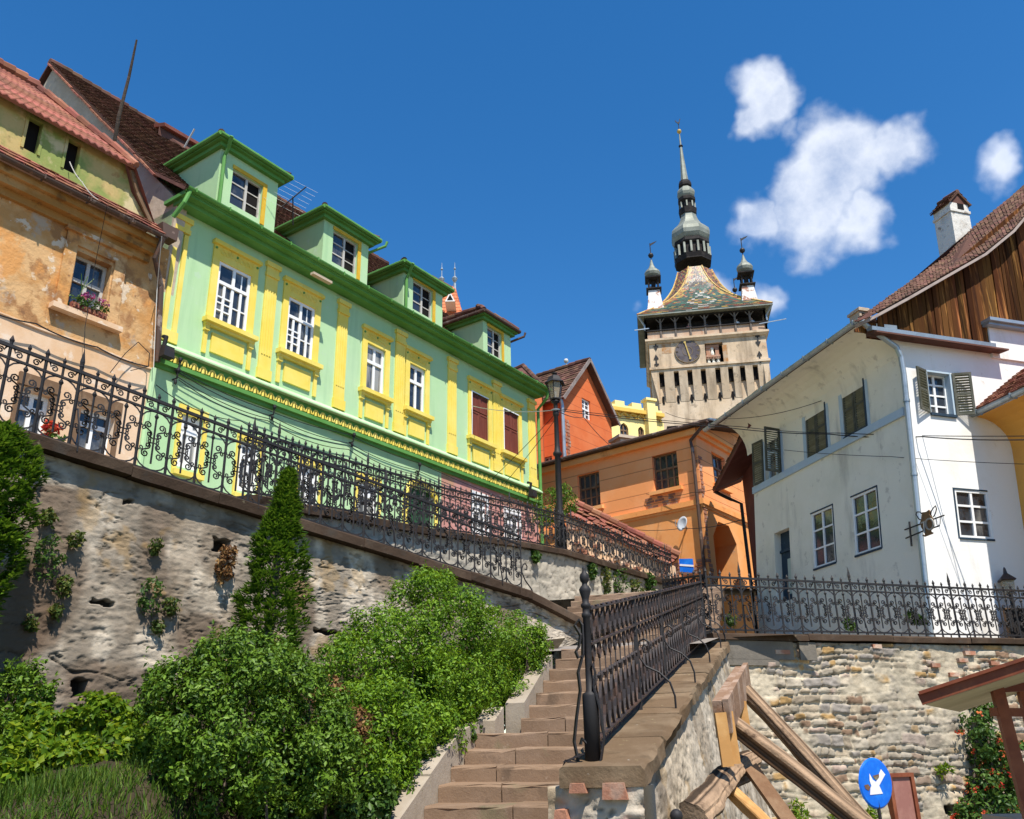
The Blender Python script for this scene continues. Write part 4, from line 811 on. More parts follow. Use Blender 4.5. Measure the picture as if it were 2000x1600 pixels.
def dormer(k, tl, tr, bl, br_, wpx, rtop, metal, zc):
    s0, s1, _, z1 = G.rect(tl, tr, bl, br_, .05); mb = MB(); z0 = ze+.02; fo = .05; wrct = G.rect(*wpx, fo)
    wall(mb, G, s0, s1, z0, z1, [wrct], .16, fo)
    for s in (s0, s1): mb.poly(G.P(s, z0, fo), G.P(s, z1, fo), G.P(s, z1, -4), G.P(s, z0, -4))
    d_ = mb.build('dormer', GREEN, green)
    a = .13; mb = MB(); w0, w1, y0, y1 = wrct
    mb.box(G, w0-.02, w1+a, y1, y1+a*.8, fo, fo+.03); mb.box(G, w1, w1+a, y0-.12, y1, fo, fo+.03); mb.build('window_surround', mat_yd, d_)
    window_sub(d_, G, wrct, fo)
    ov = .22; b0_, b1_, fo1 = s0-ov, s1+ov, fo+ov; mb = MB()
    mb.box(G, b0_, b1_, z1, z1+.07, -3.4, fo1); mb.box(G, s0-.12, s1+.12, z1-.12, z1, -2, fo+.12)
    mb.build('soffit', GREEN2, d_)
    mb = MB(); zr = z1+rtop; c_ = (s0+s1)/2; h_ = (b1_-b0_)/2
    A, B, A2, B2, Rf, Rb = G.P(b0_, z1+.12, fo1), G.P(b1_, z1+.12, fo1), G.P(b0_, z1+.12, -4.4), G.P(b1_, z1+.12, -4.4), G.P(c_, zr, fo1-h_), G.P(c_, zr, -4.6)
    tiles(mb, A, B, Rf, Rf, .2, .17, .02, 5); tiles(mb, A2, A, Rf, Rb, .2, .17, .02, 6); tiles(mb, B, B2, Rb, Rf, .2, .17, .02, 7)
    mb.poly(A, B, Rf); mb.poly(A2, A, Rf, Rb); mb.poly(B, B2, Rb, Rf); ridge_caps(mb, A+V((0, 0, .06)), Rf+V((0, 0, .06)), .09); ridge_caps(mb, B+V((0, 0, .06)), Rf+V((0, 0, .06)), .09); ridge_caps(mb, Rf, Rb, .09)
    mb.build('dormer_roof', TILE, d_)
    gm = GREEN2 if metal else RUSTG
    gt = MB(); gz = z1+.10; o_ = fo1+.05
    path = [G.P(b0_-.04, gz, -2.9), G.P(b0_-.04, gz, o_), G.P(b1_+.04, gz, o_), G.P(b1_+.04, gz, -2.9)]
    for p_, q_ in zip(path, path[1:]):
        gt.tube([p_, q_], .065, 8); n = int((q_-p_).length/.8)
        for i in range(n): x = lerp(p_, q_, (i+.5)/n); gt.tube([x+V((0, 0, -.075)), x+V((0, 0, .085))], .018, 4)
    gt.build('gutter', gm, d_)
    return d_, s0, s1, z1, fo
mat_yd = mat('amber window trim', (.62, .37, .03), [((.7, .46, .06), 3, .5, .7, 4)], rough=.6)
def window_sub(d_, F, r, o):
    s0, s1, z0, z1 = r; mb = MB(); c_ = lerp(s0, s1, .52); a, b = o-.12, o-.07
    for q in ((s0, s0+.05, z0, z1), (c_-.035, c_+.035, z0, z1), (s1-.05, s1, z0, z1), (s0, s1, z0, z0+.05), (s0, s1, z1-.05, z1)): mb.box(F, *q, a, b+random.uniform(0, .004))
    for f in (.34, .67): z = lerp(z0, z1, f); mb.box(F, s0+.05, c_-.035, z-.018, z+.018, a+.01, b-.012); mb.box(F, c_+.035, s1-.05, z-.015, z+.015, a-.02, b-.05)
    mb.build('window', GFRAME, d_)
    mb = MB(); mb.poly(*[F.P(x, z, a+.015) for x, z in ((s0, z0), (c_, z0), (c_, z1), (s0, z1))]); mb.build('pane', GLASS, d_)
    mb = MB(); mb.poly(*[F.P(x, z, a-.02) for x, z in ((c_, z0), (s1, z0), (s1, z1), (c_, z1))]); mb.build('dark_opening', DARK, d_)
dd = []
for k, ar in enumerate([((440, 275), (542, 361), (417, 377), (536, 455), ((455, 328), (513, 364), (449, 396), (508, 430)), .55, 1, 0), ((633, 414), (719, 480), (630, 511), (717.5, 560), ((651.5, 447), (699, 478), (648, 512), (696, 537)), .55, 1, 0),
           ((791, 531), (864, 568), (784, 602), (864, 644), ((807, 544), (846, 571), (806, 603), (843, 624)), .95, 1, 0), ((943, 619), (996, 652), (944, 689), (999, 720), ((952, 634), (981, 656), (952, 689), (978, 700)), 1.0, 0, 0)]):
    dd.append(dormer(k, *ar))
for k, left in ((0, 1), (2, 1), (1, 0), (3, 0)):
    d_, s0, s1, z1, fo = dd[k]; s = s0+.06 if left else s1+.05; mb = MB()
    if left: mb.tube([G.P(s-.1, z1+.05, fo+.44), G.P(s, z1-.18, fo+.2), G.P(s, z1-.35, fo+.08), G.P(s, ze+.28, fo+.08), G.P(s+.04, ze+.2, fo+.16), G.P(s+.10, ze+.19, fo+.30)], .05, 8)
    else: mb.tube([G.P(s1+.36, z1+.05, fo+.44), G.P(s1+.34, z1-.1, fo+.40), G.P(s1+.08, z1-.3, fo-.1), G.P(s1+.06, z1-.5, fo-.15), G.P(s1+.06, ze+.4, fo-.15)], .045, 8)
    mb.build('downpipe', GREEN2 if k != 3 else RUSTG, d_)
mb = MB(); mb.tube([G.P(gr+.06, ze+.1, EO), G.P(gr+.06, ze-.25, .5), G.P(gr+.05, ze-.6, .10), G.P(gr+.05, zs_-1, .10)], .06, 8); mb.tube([G.P(gl+.0, ze+.05, EO), G.P(gl-.12, ze-.35, .6), G.P(gl-.2, ze-.7, .35)], .055, 8); mb.build('downpipe', GREEN2, green)
mb = MB(); mb.tube([G.P(gl-.02, zb-.75, .12), G.P(gl-.05, zs_-1, .12)], .07, 8); mb.build('downpipe', GREEN, green)
bare = MB(); 
s, z = G.px(622, 547, .55); bare.box(G, s-.35, s+.35, z-.02, z+.05, .60, .735); bare.build('bare_patch', GREYPL, green)

# small fixtures on the green wall
def floodlight(u, v, label):
    s, z = G.px(u, v, .4); t = thing('floodlight', G.P(s, z, .3), label, 'floodlight', None)
    mb = MB(); mb.box(G, s-.14, s+.14, z-.16, z+.10, .30, .50, .02); mb.build('housing', IRON, t); mb = MB(); mb.tube([G.P(s-.05, z+.05, .30), G.P(s-.05, z+.36, .36), G.P(s-.02, z+.42, .2)], .05, 6); mb.build('bracket', IRON, t)
floodlight(327, 686, 'black floodlight on the left end of the green belt cornice'); floodlight(1041, 963, 'black floodlight on the right end of the green belt cornice')

# ================================================================== OCHRE HOUSE ON THE LEFT
ol = G.px(-260, 600, .1)[0]; orr = gl-.02; oz = (G.px(30, 322, .58)[1]+G.px(300, 458, .58)[1])/2; zm = G.px(150, 668, .1)[1]
ochre = thing('old_house', G.P(ol, zs_, 0), 'peeling ochre house with a mossy half hipped gable, left of the green house', 'house')
wo = G.rect((148, 492), (219, 515), (135, 597), (202, 624), .1); lo = [G.rect((34, 755), (96, 772), (28, 868), (90, 892), .1), G.rect((152, 790), (222, 812), (146, 895), (214, 915), .1)]
wf = (wo[0]-4.45, wo[1]-4.45, wo[2], wo[3])
mb = MB(); wall(mb, G, ol, orr, zm, oz+.1, [wo, wf], .3, .1); mb.build('facade', OCHRE, ochre)
mb = MB(); wall(mb, G, ol, orr, zs_-2, zm, lo, .3, .1); mb.build('lower_wall', OCHRE_PALE, ochre)
mb = MB(); mb.tube([G.P(x, zm+.02*math.sin(x*3), .115) for x in np.linspace(ol, orr, 30)], .03, 6); mb.build('string_course', OCHRE_PALE, ochre)
for r in (wo, wf):
    s0, s1, z0, z1 = r; mb = MB()
    mb.box(G, s0-.30, s0-.04, z0-.1, z1+.35, .1, .16); mb.box(G, s1+.04, s1+.30, z0-.1, z1+.35, .1, .16); mb.box(G, s0-.30, s1+.30, z1+.1, z1+.35, .1, .162); mb.box(G, s0-.36, s1+.36, z1+.35, z1+.45, .1, .24)
    sr = mb.build('window_surround', OCHRE, ochre); mb = MB(); mb.box(G, s0-.38, s1+.38, z0-.22, z0-.10, .1, .28); mb.build('sill', OCHRE_PALE, ochre)
    window(ochre, G, r, .26, GFRAME, cols=2, rows=(.56,), fw=.07, o=.1)
for r in lo:
    window(ochre, G, r, .22, WFRAME, cols=2, rows=(.72,), fw=.08, o=.1); s0, s1, z0, z1 = r
    mb = MB(); mb.box(G, s0-.1, s1+.1, z1+.05, z1+.3, .1, .17); mb.box(G, s0-.1, s0, z0, z1+.05, .1, .15); mb.box(G, s1, s1+.1, z0, z1+.05, .1, .15); mb.build('window_surround', BFRAME, ochre)
oe = G.px(324, 470, .62)[0]
mb = MB(); mb.box(G, ol, oe-.08, oz-.52, oz-.34, .1, .20); mb.box(G, ol, oe-.06, oz-.34, oz-.16, .1, .36); mb.box(G, ol, oe-.03, oz-.16, oz+.02, .1, .46); mb.build('cornice', mat('dull ochre cornice', (.36, .17, .045), [((.46, .25, .09), 1.4, .48, .62, 8), ((.17, .085, .03), 2.4, .58, .66, 9, .8)], bump=[(8, .4, .02)]), ochre)
mb = MB(); tiles(mb, G.P(ol, oz+.10, .60), G.P(oe, oz+.10, .60), G.P(oe, oz+.62, .1), G.P(ol, oz+.62, .1), .2, .2, .02, 9); under(mb, G.P(ol, oz+.08, .60), G.P(oe, oz+.08, .60), G.P(oe, oz+.60, .1), G.P(ol, oz+.60, .1), .06); mb.build('pent_roof', TILE_RED, ochre)
gutter(ochre, G, ol, oe, oz+.04, .62, .075, RUSTG)
mb = MB(); mb.tube([G.P(oe-.08, oz, .62), G.P(oe-.1, oz-.5, .45), G.P(lerp(oe, orr, .6), oz-1.0, .25), G.P(orr+.02, zb-.6, .2)], .065, 8); mb.build('downpipe', RUSTG, ochre)
mb = MB(); mb.box(G, orr-.1, oe-.02, oz+.15, oz+.50, .20, .52, .04); mb.build('rainwater_hopper', RUSTG, ochre)
gt_s, gt_z = G.px(243, 318, .1); gb_s, gb_z = G.px(288, 432, .1); gw = [G.rect((52, 245), (82, 262), (46, 292), (70, 300), .1), G.rect((130, 287), (157, 300), (124, 330), (146, 340), .1)]
gw = [(a, b, c, c+.78) for a, b, c, d in gw]; zc_ = np.mean([g_[2] for g_ in gw]); gw = [(a, b, zc_, zc_+.80) for a, b, _, _ in gw]
mb = MB(); wall(mb, G, ol, gt_s, oz+.4, gt_z, gw, .14, .1); mb.poly(G.P(gt_s, oz+.4, .1), G.P(gb_s+.1, oz+.4, .1), G.P(gb_s, gb_z, .1), G.P(lerp(gt_s, gb_s, .35), lerp(gt_z, gb_z, .55), .1), G.P(gt_s, gt_z, .1)); mb.build('gable', MOSSY, ochre)
mb = MB()
for r in gw:
    mb = MB(); mb.poly(G.P(r[0], r[2], -.03), G.P(r[1], r[2], -.03), G.P(r[1], r[3], -.03), G.P(r[0], r[3], -.03)); mb.build('attic_opening', DARK, ochre)
for r in gw:
    mb = MB(); a = .06; mb.box(G, r[0]-a, r[0], r[2], r[3]+a, .1, .125); mb.box(G, r[1], r[1]+a, r[2], r[3]+a, .1, .125); mb.box(G, r[0], r[1], r[3], r[3]+a, .1, .125); mb.build('window_surround', MOSSY, ochre)
hz = gt_z-.16; hs_, hz2 = G.px(70, 172, -1.7); hl_ = ol
mb = MB(); A, B, Cc, Dd = G.P(hl_, hz, .38), G.P(gt_s+.14, hz, .38), G.P(hs_, hz2, -1.7), G.P(hl_, hz2, -1.7)
nrow, ncol = 13, 34
for i in range(nrow):            # ribbed pantile courses
    t0, t1 = i/nrow, (i+1.15)/nrow; l0, r0, l1, r1 = lerp(A, Dd, t0), lerp(B, Cc, t0), lerp(A, Dd, min(t1, 1)), lerp(B, Cc, min(t1, 1)); nc_ = 96; up = V((0, 0, .03)); vs = []
    for j in range(nc_+1):
        u_ = j/nc_; w_ = V((0, 0, .028*math.sin(u_*nc_*PI/2.))); vs += [lerp(l0, r0, u_)+w_+up, lerp(l1, r1, u_)+w_, lerp(l0, r0, u_)+w_+up-V((0, 0, .03))]
    mb.add(vs, [(3*j, 3*j+3, 3*j+4, 3*j+1) for j in range(nc_)] + [(3*j+2, 3*j+5, 3*j+3, 3*j) for j in range(nc_)])
under(mb, A, B, Cc, Dd, .07); ridge_caps(mb, Dd+V((0, 0, .05)), Cc+V((0, 0, .05)), .14, .28); ridge_caps(mb, B+V((0, 0, .05)), Cc+V((0, 0, .05)), .10, .36)
E_ = G.P(gb_s+.15, gb_z-.1, .22); E_b = G.P(gb_s+.15, gb_z-.1, -7); Cb = G.P(hs_, hz2, -7)
tiles(mb, E_, E_b, Cb, Cc, .25, .25, .02, 3); under(mb, E_, E_b, Cb, Cc, .08)
tiles(mb, E_, E_, B, B, .2, .2); mb.poly(E_, B, Cc)
mb.build('roof', TILE_RED, ochre)
mb = MB(); mb.beam(G.P(gt_s+.12, hz-.05, .25), G.P(lerp(gt_s, gb_s, .4)+.06, lerp(gt_z, gb_z, .55), .2), .05, .12); mb.beam(G.P(lerp(gt_s, gb_s, .4)+.06, lerp(gt_z, gb_z, .55), .2), G.P(gb_s+.08, gb_z-.1, .18), .05, .12); mb.build('bargeboard', BFRAME, ochre)
# flower box on the ochre sill
s0, s1, z0, z1 = wo
t = thing('window_box', G.P((s0+s1)/2, z0-.1, .2), 'terracotta flower box with pink flowers on the ochre window sill', 'flower box')
mb = MB(); mb.box(G, s0+.02, s1-.02, z0-.10, z0+.06, .12, .25, -.01); 
for j in range(9): x = lerp(s0+.06, s1-.06, j/8); mb.tube([G.P(x, z0-.06, .262), G.P(x, z0+.03, .262)], .03, 6)
mb.build('trough', TILE_RED, t); fbx = (t, s0, s1, z0)
# ================================================================== RED GABLED HOUSE
RD = Fr(at(1101, 900, 41), 38, 1); RL_ = Fr(at(1101, 900, 41), -52, -1)
ea = RD.px(1097, 780)[1]; eb = RD.px(1199, 822)[1]; re_z = (ea+eb)/2; rw = RD.px(1196, 860)[0]; ap_z = RD.px(1148, 714)[1]
print('red', re_z, ea, eb, 'w', rw, 'apex', ap_z)
red = thing('gabled_house', RD.P(0, 3, 0), 'red orange gabled house behind the street lamp, one small window in its gable', 'house')
gwn = RD.rect((1137, 777), (1153, 784), (1137, 814), (1154, 823)); mb = MB(); zb_ = 2.; hgt = ap_z-re_z
gz0, gz1 = gwn[2], gwn[3]; gs0, gs1 = gwn[0], gwn[1]
def zr_(s): return re_z + hgt*(1-abs(s-rw/2)/(rw/2))
P = RD.P
top0 = max(re_z, gz0)
mb.poly(P(0, zb_), P(gs0, zb_), P(gs0, zr_(gs0)), P(0, re_z)); mb.poly(P(gs1, zb_), P(rw, zb_), P(rw, re_z), P(max(gs1, rw/2), zr_(max(gs1, rw/2))), P(gs1, zr_(gs1)))
mb.poly(P(gs0, zb_), P(gs1, zb_), P(gs1, gz0), P(gs0, gz0))
pk = [P(gs0, gz1), P(gs1, gz1), P(gs1, zr_(gs1))] + ([P(rw/2, ap_z)] if gs0 < rw/2 < gs1 else []) + [P(gs0, zr_(gs0))]; mb.poly(*pk)
for q in (((gs0, gz0), (gs1, gz0)), ((gs1, gz0), (gs1, gz1)), ((gs1, gz1), (gs0, gz1)), ((gs0, gz1), (gs0, gz0))): mb.poly(P(*q[0]), P(*q[1]), P(*q[1], -.25), P(*q[0], -.25))
lwn = [RL_.rect((1055, 896), (1078, 890), (1057, 930), (1079, 928))]; lwn[0] = (min(lwn[0][:2]), max(lwn[0][:2]), lwn[0][2]-.25, lwn[0][3])
wall(mb, RL_, 0, 12, zb_, re_z, lwn, .25); mb.poly(P(rw, zb_), P(rw, zb_, -12), P(rw, re_z, -12), P(rw, re_z))
mb.build('wall', REDPL, red)
window(red, RD, gwn, .15, cols=2, rows=(.5,), fw=.07, sub=(.27, .75)); window(red, RL_, lwn[0], .15, GFRAME, cols=3, rows=(), fw=.06, sub=(.5,))
mb = MB(); s_ = .35
def roof_pt(s, o, dz=0): return P(s, zr_(s)+dz, o)
for (sa, sb) in ((-.25, rw/2), (rw+.25, rw/2)):
    za = re_z - .25*hgt/(rw/2); a, b, c, d = P(sa, za+.1, s_), P(sa, za+.1, -12), P(sb, ap_z+.1, -12), P(sb, ap_z+.1, s_)
    tiles(mb, a, b, c, d, .28, .26, .02, 4); under(mb, a, b, c, d, .08)
ridge_caps(mb, P(rw/2, ap_z+.14, s_), P(rw/2, ap_z+.14, -12), .12, .4); mb.build('roof', TILE, red)
mb = MB()
for sa in (-.28, rw+.28): mb.beam(P(sa, re_z-.27*hgt/(rw/2)+.06, s_), P(rw/2, ap_z+.12, s_), .06, .16)
mb.build('bargeboard', mat('grey barge board', (.20, .16, .14), [((.32, .27, .24), 3, .5, .7, 5)]), red)
mb = MB(); mb.tube([P(-.2, re_z-.1, .1), P(-.1, re_z-.5, .12), P(-.08, zb_, .12)], .09, 8); mb.build('downpipe', ZINC, red)
rg = random.Random(2); mb = MB()
for i in range(26): z = RD.px(1103, 902)[1] + (i//2)*.17; a = .02+.3*(i % 2)+rg.uniform(0, .05); mb.box(RD, a, a+rg.uniform(.15, .3), z, z+.13, -.1, .02+.01*rg.random())
mb.build('bare_brick', BRICK, red)
ant = thing('roof_mast', P(rw/2, ap_z, -4.5), 'thin pale mast with a ball on the red house ridge', 'mast'); mb = MB(); pm = at(1107.5, 745, 46); mb.tube([pm-V((0, 0, .8)), pm+V((0, 0, 1.05))], .035, 6); mb.build('pole', CABLE_W, ant); mb = MB(); mb.lathe(pm+V((0, 0, 1.05)), [(.02, 0), (.11, .05), (.13, .13), (.08, .22), (.01, .25)], 8); mb.build('ball', CABLE_W, ant)
# brown hipped roof between the green and the red house
h = thing('hipped_house', at(1035, 760, 44), 'house with a brown hipped roof, mostly hidden behind the green house end', 'house')
a0, b0, c0, d0 = at(985, 790, 40), at(1058, 790, 40), at(1064, 765, 50), at(985, 760, 50); zl = at(1062, 757, 42).z
a0.z = b0.z = c0.z = d0.z = zl-.5; ap = at(1022, 716, 45); ap2 = at(990, 700, 46); ap2.z = ap.z
mb = MB(); tiles(mb, a0, b0, ap, ap2, .26, .24, .03, 5); tiles(mb, b0, c0, ap, ap, .26, .24, .03, 6); mb.poly(a0, b0, ap, ap2); mb.poly(b0, c0, ap); mb.poly(c0, d0, ap2, ap); mb.poly(d0, a0, ap2); ridge_caps(mb, b0, ap, .12, .4); ridge_caps(mb, ap2, ap, .12, .4); mb.build('roof', TILE, h)
mb = MB(); z = V((0, 0, 8)); 
for p_, q_ in ((a0, b0), (b0, c0), (c0, d0), (d0, a0)): mb.poly(p_-z, q_-z, q_+V((0, 0, .02)), p_+V((0, 0, .02)))
mb.build('wall', REDPL, h)

# ================================================================== ORANGE HOUSE
OC = at(1357, 836, 33); OLf = Fr(OC, -50.5, -1); ORt = Fr(OC, 37, 1); oz_ = (OC.z + OLf.px(1096, 908)[1])/2
print('orange eave', OC.z, OLf.px(1096, 908)[1], OLf.px(1226, 870)[1])
lL = OLf.px(1085, 930)[0]+3; lR = ORt.px(1452, 900)[0]+.6; zt0 = ORt.px(1357, 842)[1]; zt1 = ORt.px(1448, 853)[1]; bz = (ORt.px(1372, 979)[1]+OLf.px(1203, 1011)[1])/2
def R_(f, *k): a, b, c, d = f.rect(*k); return (min(a, b), max(a, b), c, d)
orange = thing('corner_house', OLf.P(0, 4, 0), 'long orange corner house with ruled plaster, brown windows and an arched passage', 'house')
hL = [R_(OLf, (1273, 891.5), (1321.7, 879.8), (1277.6, 959), (1326, 949)), R_(OLf, (1126, 929.7), (1170, 919.4), (1131, 995), (1173, 986))]
hR = [R_(ORt, (1391, 883), (1418.6, 897), (1394, 945), (1417, 950))]; arch = R_(ORt, (1396, 1021), (1441, 1030), (1398, 1150), (1443, 1160))
mb = MB(); wall(mb, OLf, 0, lL, bz, OC.z+.05, hL, .25); wall(mb, ORt, 0, lR, bz, OC.z+.05, hR, .25)
sl_ = (zt1-zt0)/ORt.px(1448, 853)[0]; mb.poly(ORt.P(0, OC.z+.05), ORt.P(lR, OC.z+.05), ORt.P(lR, OC.z+sl_*lR)); mb.build('facade', ORANGE, orange)
mb = MB(); wall(mb, OLf, 0, lL, 2.5, bz, [], .2); wall(mb, ORt, 0, lR, 2.5, bz, [arch], 2.5)
a0, a1, c0, c1 = arch; ch = (a1-a0)*.28      # cut upper corners of the arch
mb.prism([ORt.P(a0, c1+.01, .004), ORt.P(a0+ch, c1+.01, .004), ORt.P(a0, c1-ch*1.1, .004)], -ORt.n*2.4); mb.prism([ORt.P(a1, c1+.01, .004), ORt.P(a1-ch, c1+.01, .004), ORt.P(a1, c1-ch*1.1, .004)], -ORt.n*2.4)
mb.build('lower_wall', ORANGE2, orange)
mb = MB(); mb.poly(ORt.P(a0-.1, c0-1, -2.45), ORt.P(a1+.1, c0-1, -2.45), ORt.P(a1+.1, c1+.1, -2.45), ORt.P(a0-.1, c1+.1, -2.45)); mb.box(ORt, a0+.08, a0+(a1-a0)*.62, c0-.5, c1-.35, -2.0, -1.9); mb.build('passage_door', BFRAME, orange)
mb = MB()
for F_, l_ in ((OLf, lL), (ORt, lR)): mb.box(F_, -.1, l_, bz-.14, bz+.06, -.05, .10); mb.box(F_, -.06, l_, bz-.24, bz-.14, -.05, .05)
mb.box(ORt, -.1, lR, OC.z-.32, OC.z-.15, -.05, .12); mb.box(ORt, -.1, lR, OC.z-.15, OC.z-.02, -.05, .24); mb.box(OLf, -.1, lL, OC.z-.30, OC.z-.02, -.05, .2)
mb.build('string_course', ORANGE2, orange)
for F_, rr, c_ in ((OLf, hL[0], 4), (OLf, hL[1], 4), (ORt, hR[0], 3)):
    window(orange, F_, rr, .2, BFRAME, cols=c_, rows=(.58,), fw=.06, sub=(.3,), bar=.045, glass=GLASS); mb = MB(); mb.box(F_, rr[0]-.15, rr[1]+.15, rr[2]-.18, rr[2]-.04, -.05, .14); mb.build('sill', ORANGE2, orange)
mb = MB(); ov = .32; up = sl_
A = OLf.P(-.35, OC.z+.05, ov); B = OLf.P(lL, OC.z+.05, ov); dirr = ORt.d*1.; run = 6.5
A.z = B.z = OC.z+.02
def rise(p_): q_ = p_ + ORt.d*(run+ov); q_.z = p_.z + (run+ov)*sl_; return q_
A = A + ORt.n*.35; tiles(mb, B, A, rise(A), rise(B), .24, .24, .02, 8); under(mb, B, A, rise(A), rise(B), .10); mb.build('roof', TILE, orange)
mb = MB(); mb.beam(A+V((0, 0, .06)), rise(A)+V((0, 0, .06)), .18, .08); mb.build('verge_flashing', ZINC, orange)
mb = MB(); mb.tube([A+OLf.n*.06, B+OLf.n*.06], .075, 8); mb.build('gutter', RUSTG, orange)
mb = MB(); mb.tube([A+OLf.n*.02, OLf.P(.15, OC.z-.5, .15), OLf.P(.12, OC.z-.9, .12), OLf.P(.12, 3, .12)], .065, 8); mb.build('downpipe', RUSTG, orange)
mb = MB(); rg = random.Random(6)
for i in range(60): z = bz+1.6-i*.16; a = rg.uniform(.0, .08); mb.box(ORt, a-.02, a+rg.uniform(.12, .28), z, z+.12, -.1, .012+.02*rg.random())
mb.build('bare_brick', BRICK, orange); mb = MB()
for i in range(22): x = hL[0][0]+.1+rg.random()*1.2; z = hL[0][2]-.32-.11*(i % 4); mb.box(OLf, x, x+.2, z, z+.08, -.1, .015+.015*rg.random())
mb.build('bare_brick', BRICK, orange); mb = MB()
for i in range(60):
    z = bz-2.2-.13*(i//5); x = .25+.30*(i % 5)+rg.uniform(-.1, .1); mb.box(OLf, x, x+.24, z, z+.10, -.1, .01+.03*rg.random())
mb.build('bare_brick', BRICK, orange)
s, z = OLf.px(1333, 1023, .3); t = thing('satellite_dish', OLf.P(s, z, 0), 'round white satellite dish on the orange wall', 'satellite dish')
mb = MB(); dc = OLf.P(s, z, .35); dn = (V((-.75, -.55, .25))).normalized(); x_ = dn.cross(V((0, 0, 1))).normalized(); y_ = x_.cross(dn); vs = []
for i, (r, h_) in enumerate(((.0, -.07), (.10, -.06), (.20, -.03), (.28, .0), (.285, -.015), (.18, -.07), (.0, -.09))):
    for j in range(20): a = 2*PI*j/20; vs.append(dc + x_*cos(a)*r*.85 + y_*sin(a)*r + dn*h_)
mb.add(vs, [(i*20+j, i*20+(j+1) % 20, (i+1)*20+(j+1) % 20, (i+1)*20+j) for i in range(6) for j in range(20)]); mb.build('reflector', DISH, t, True)
mb = MB(); mb.tube([dc-dn*.08, OLf.P(s, z-.1, 0)], .03, 6); mb.tube([dc-y_*.28, dc-y_*.2+dn*.30, dc+dn*.33], .012, 4); mb.build('arm', ZINC, t)
# crumbling lean-to below it
t = thing('lean_to', at(1220, 1060, 30), 'crumbling lean to with broken red tiles and bare brick, against the orange wall', 'shed')
p0, p1 = at(1122, 984, 31.3), at(1326, 1088, 30.4); dn = (p1-p0); fo = OLf.n*.75 + V((0, 0, -.42))
mb = MB(); tiles(mb, p0+fo, p1+fo, p1, p0, .22, .22, .07, 13, lift=.03); under(mb, p0+fo, p1+fo, p1, p0, .08); ridge_caps(mb, p0+V((0, 0, .06)), p1+V((0, 0, .06)), .12, .32, 3); mb.build('roof', TILE_RED, t)
mb = MB(); w0, w1 = p0+OLf.n*.55-V((0, 0, .38)), p1+OLf.n*.55-V((0, 0, .38)); mb.prism([w0, w1, w1-V((0, 0, 3)), w0-V((0, 0, 4))], -OLf.n*.25); mb.build('wall', OCHRE_PALE, t)
rg = random.Random(8)
for i in range(40):
    mb = MB(); k = rg.random(); q_ = lerp(w0, w1, k) - V((0, 0, rg.uniform(.1, 1.6))); mb.beam(q_, q_+OLf.d*-.24, .16, .09)
    mb.build('brick', BRICK, t)
t = thing('hanging_banner', at(1336, 1103, 28.8), 'small blue and white banner hanging by the bare brick corner', 'banner'); c = at(1326, 1092, 28.8); e_ = V((.42, -.15, -.03)); mb = MB()
mb.hexa([c-V((0, 0, .42)), c+e_-V((0, 0, .46)), c+e_-V((0, .02, .46)), c-V((0, .02, .42)), c, c+e_, c+e_-V((0, .02, 0)), c-V((0, .02, 0))]); mb.build('cloth', BLUESIGN, t); mb = MB(); mb.beam(c+V((0, -.03, -.2)), c+e_+V((0, -.03, -.24)), .01, .06); mb.build('stripe', SIGNW, t)

# ================================================================== YELLOW BUILDING
YF = Fr(at(1190, 800, 58), 66, 1); y0, y1 = YF.px(1180, 860)[0]-2, YF.px(1294, 860)[0]; yz = (YF.px(1192, 800)[1]+YF.px(1270, 812)[1])/2
yel = thing('crenellated_house', YF.P(0, 4, 0), 'lemon yellow building with battlements and pointed windows in front of the clock tower', 'house')
yh = [YF.rect((1211, 824), (1227.5, 828), (1211, 858), (1227.5, 862)), YF.rect((1247, 832), (1258.5, 835), (1247, 870), (1258.5, 873))]
mb = MB(); wall(mb, YF, y0, y1, 3, yz, yh, .3); mb.poly(YF.P(y1, 3), YF.P(y1, 3, -10), YF.P(y1, yz, -10), YF.P(y1, yz)); mb.build('wall', YELHOUSE, yel)
mb = MB(); mb.box(YF, y0, y1+.1, yz-.1, yz+.15, -.1, .35); n = int((y1-y0)/.62)
for i in range(n): x = y0+(y1-y0)*(i+.5)/n; mb.tube([YF.P(x+.26*cos(a), yz-.42+.26*sin(a), .12) for a in np.linspace(0, PI, 7)], .08, 4)
mb.box(YF, y0, y1, 3, 3.1, 0, .1); zc = yh[0][2]-.25; mb.box(YF, y0, y1, zc-.3, zc-.12, 0, .15)
mb.build('cornice', YELTRIM, yel)
mb = MB(); mb.box(YF, y0, y1, yz+.15, yz+.36, -.3, .2); n = int((y1-y0)/1.1)
for i in range(n): x = y0+(y1-y0)*(i+.5)/n; mb.box(YF, x-.36, x+.36, yz+.36, yz+.66, -.3, .2); 
mb.build('battlement', YELHOUSE, yel)
mb = MB(); xt = y1-1.0; mb.box(YF, xt-.32, xt+.32, 3, yz+.85, 0, .5); mb.box(YF, xt-.42, xt+.42, yz+.85, yz+1.02, -.1, .6); mb.box(YF, xt+.9, xt+1.2, zc, zc+1.9, -.3, .012); mb.build('corner_turret', YELHOUSE, yel)
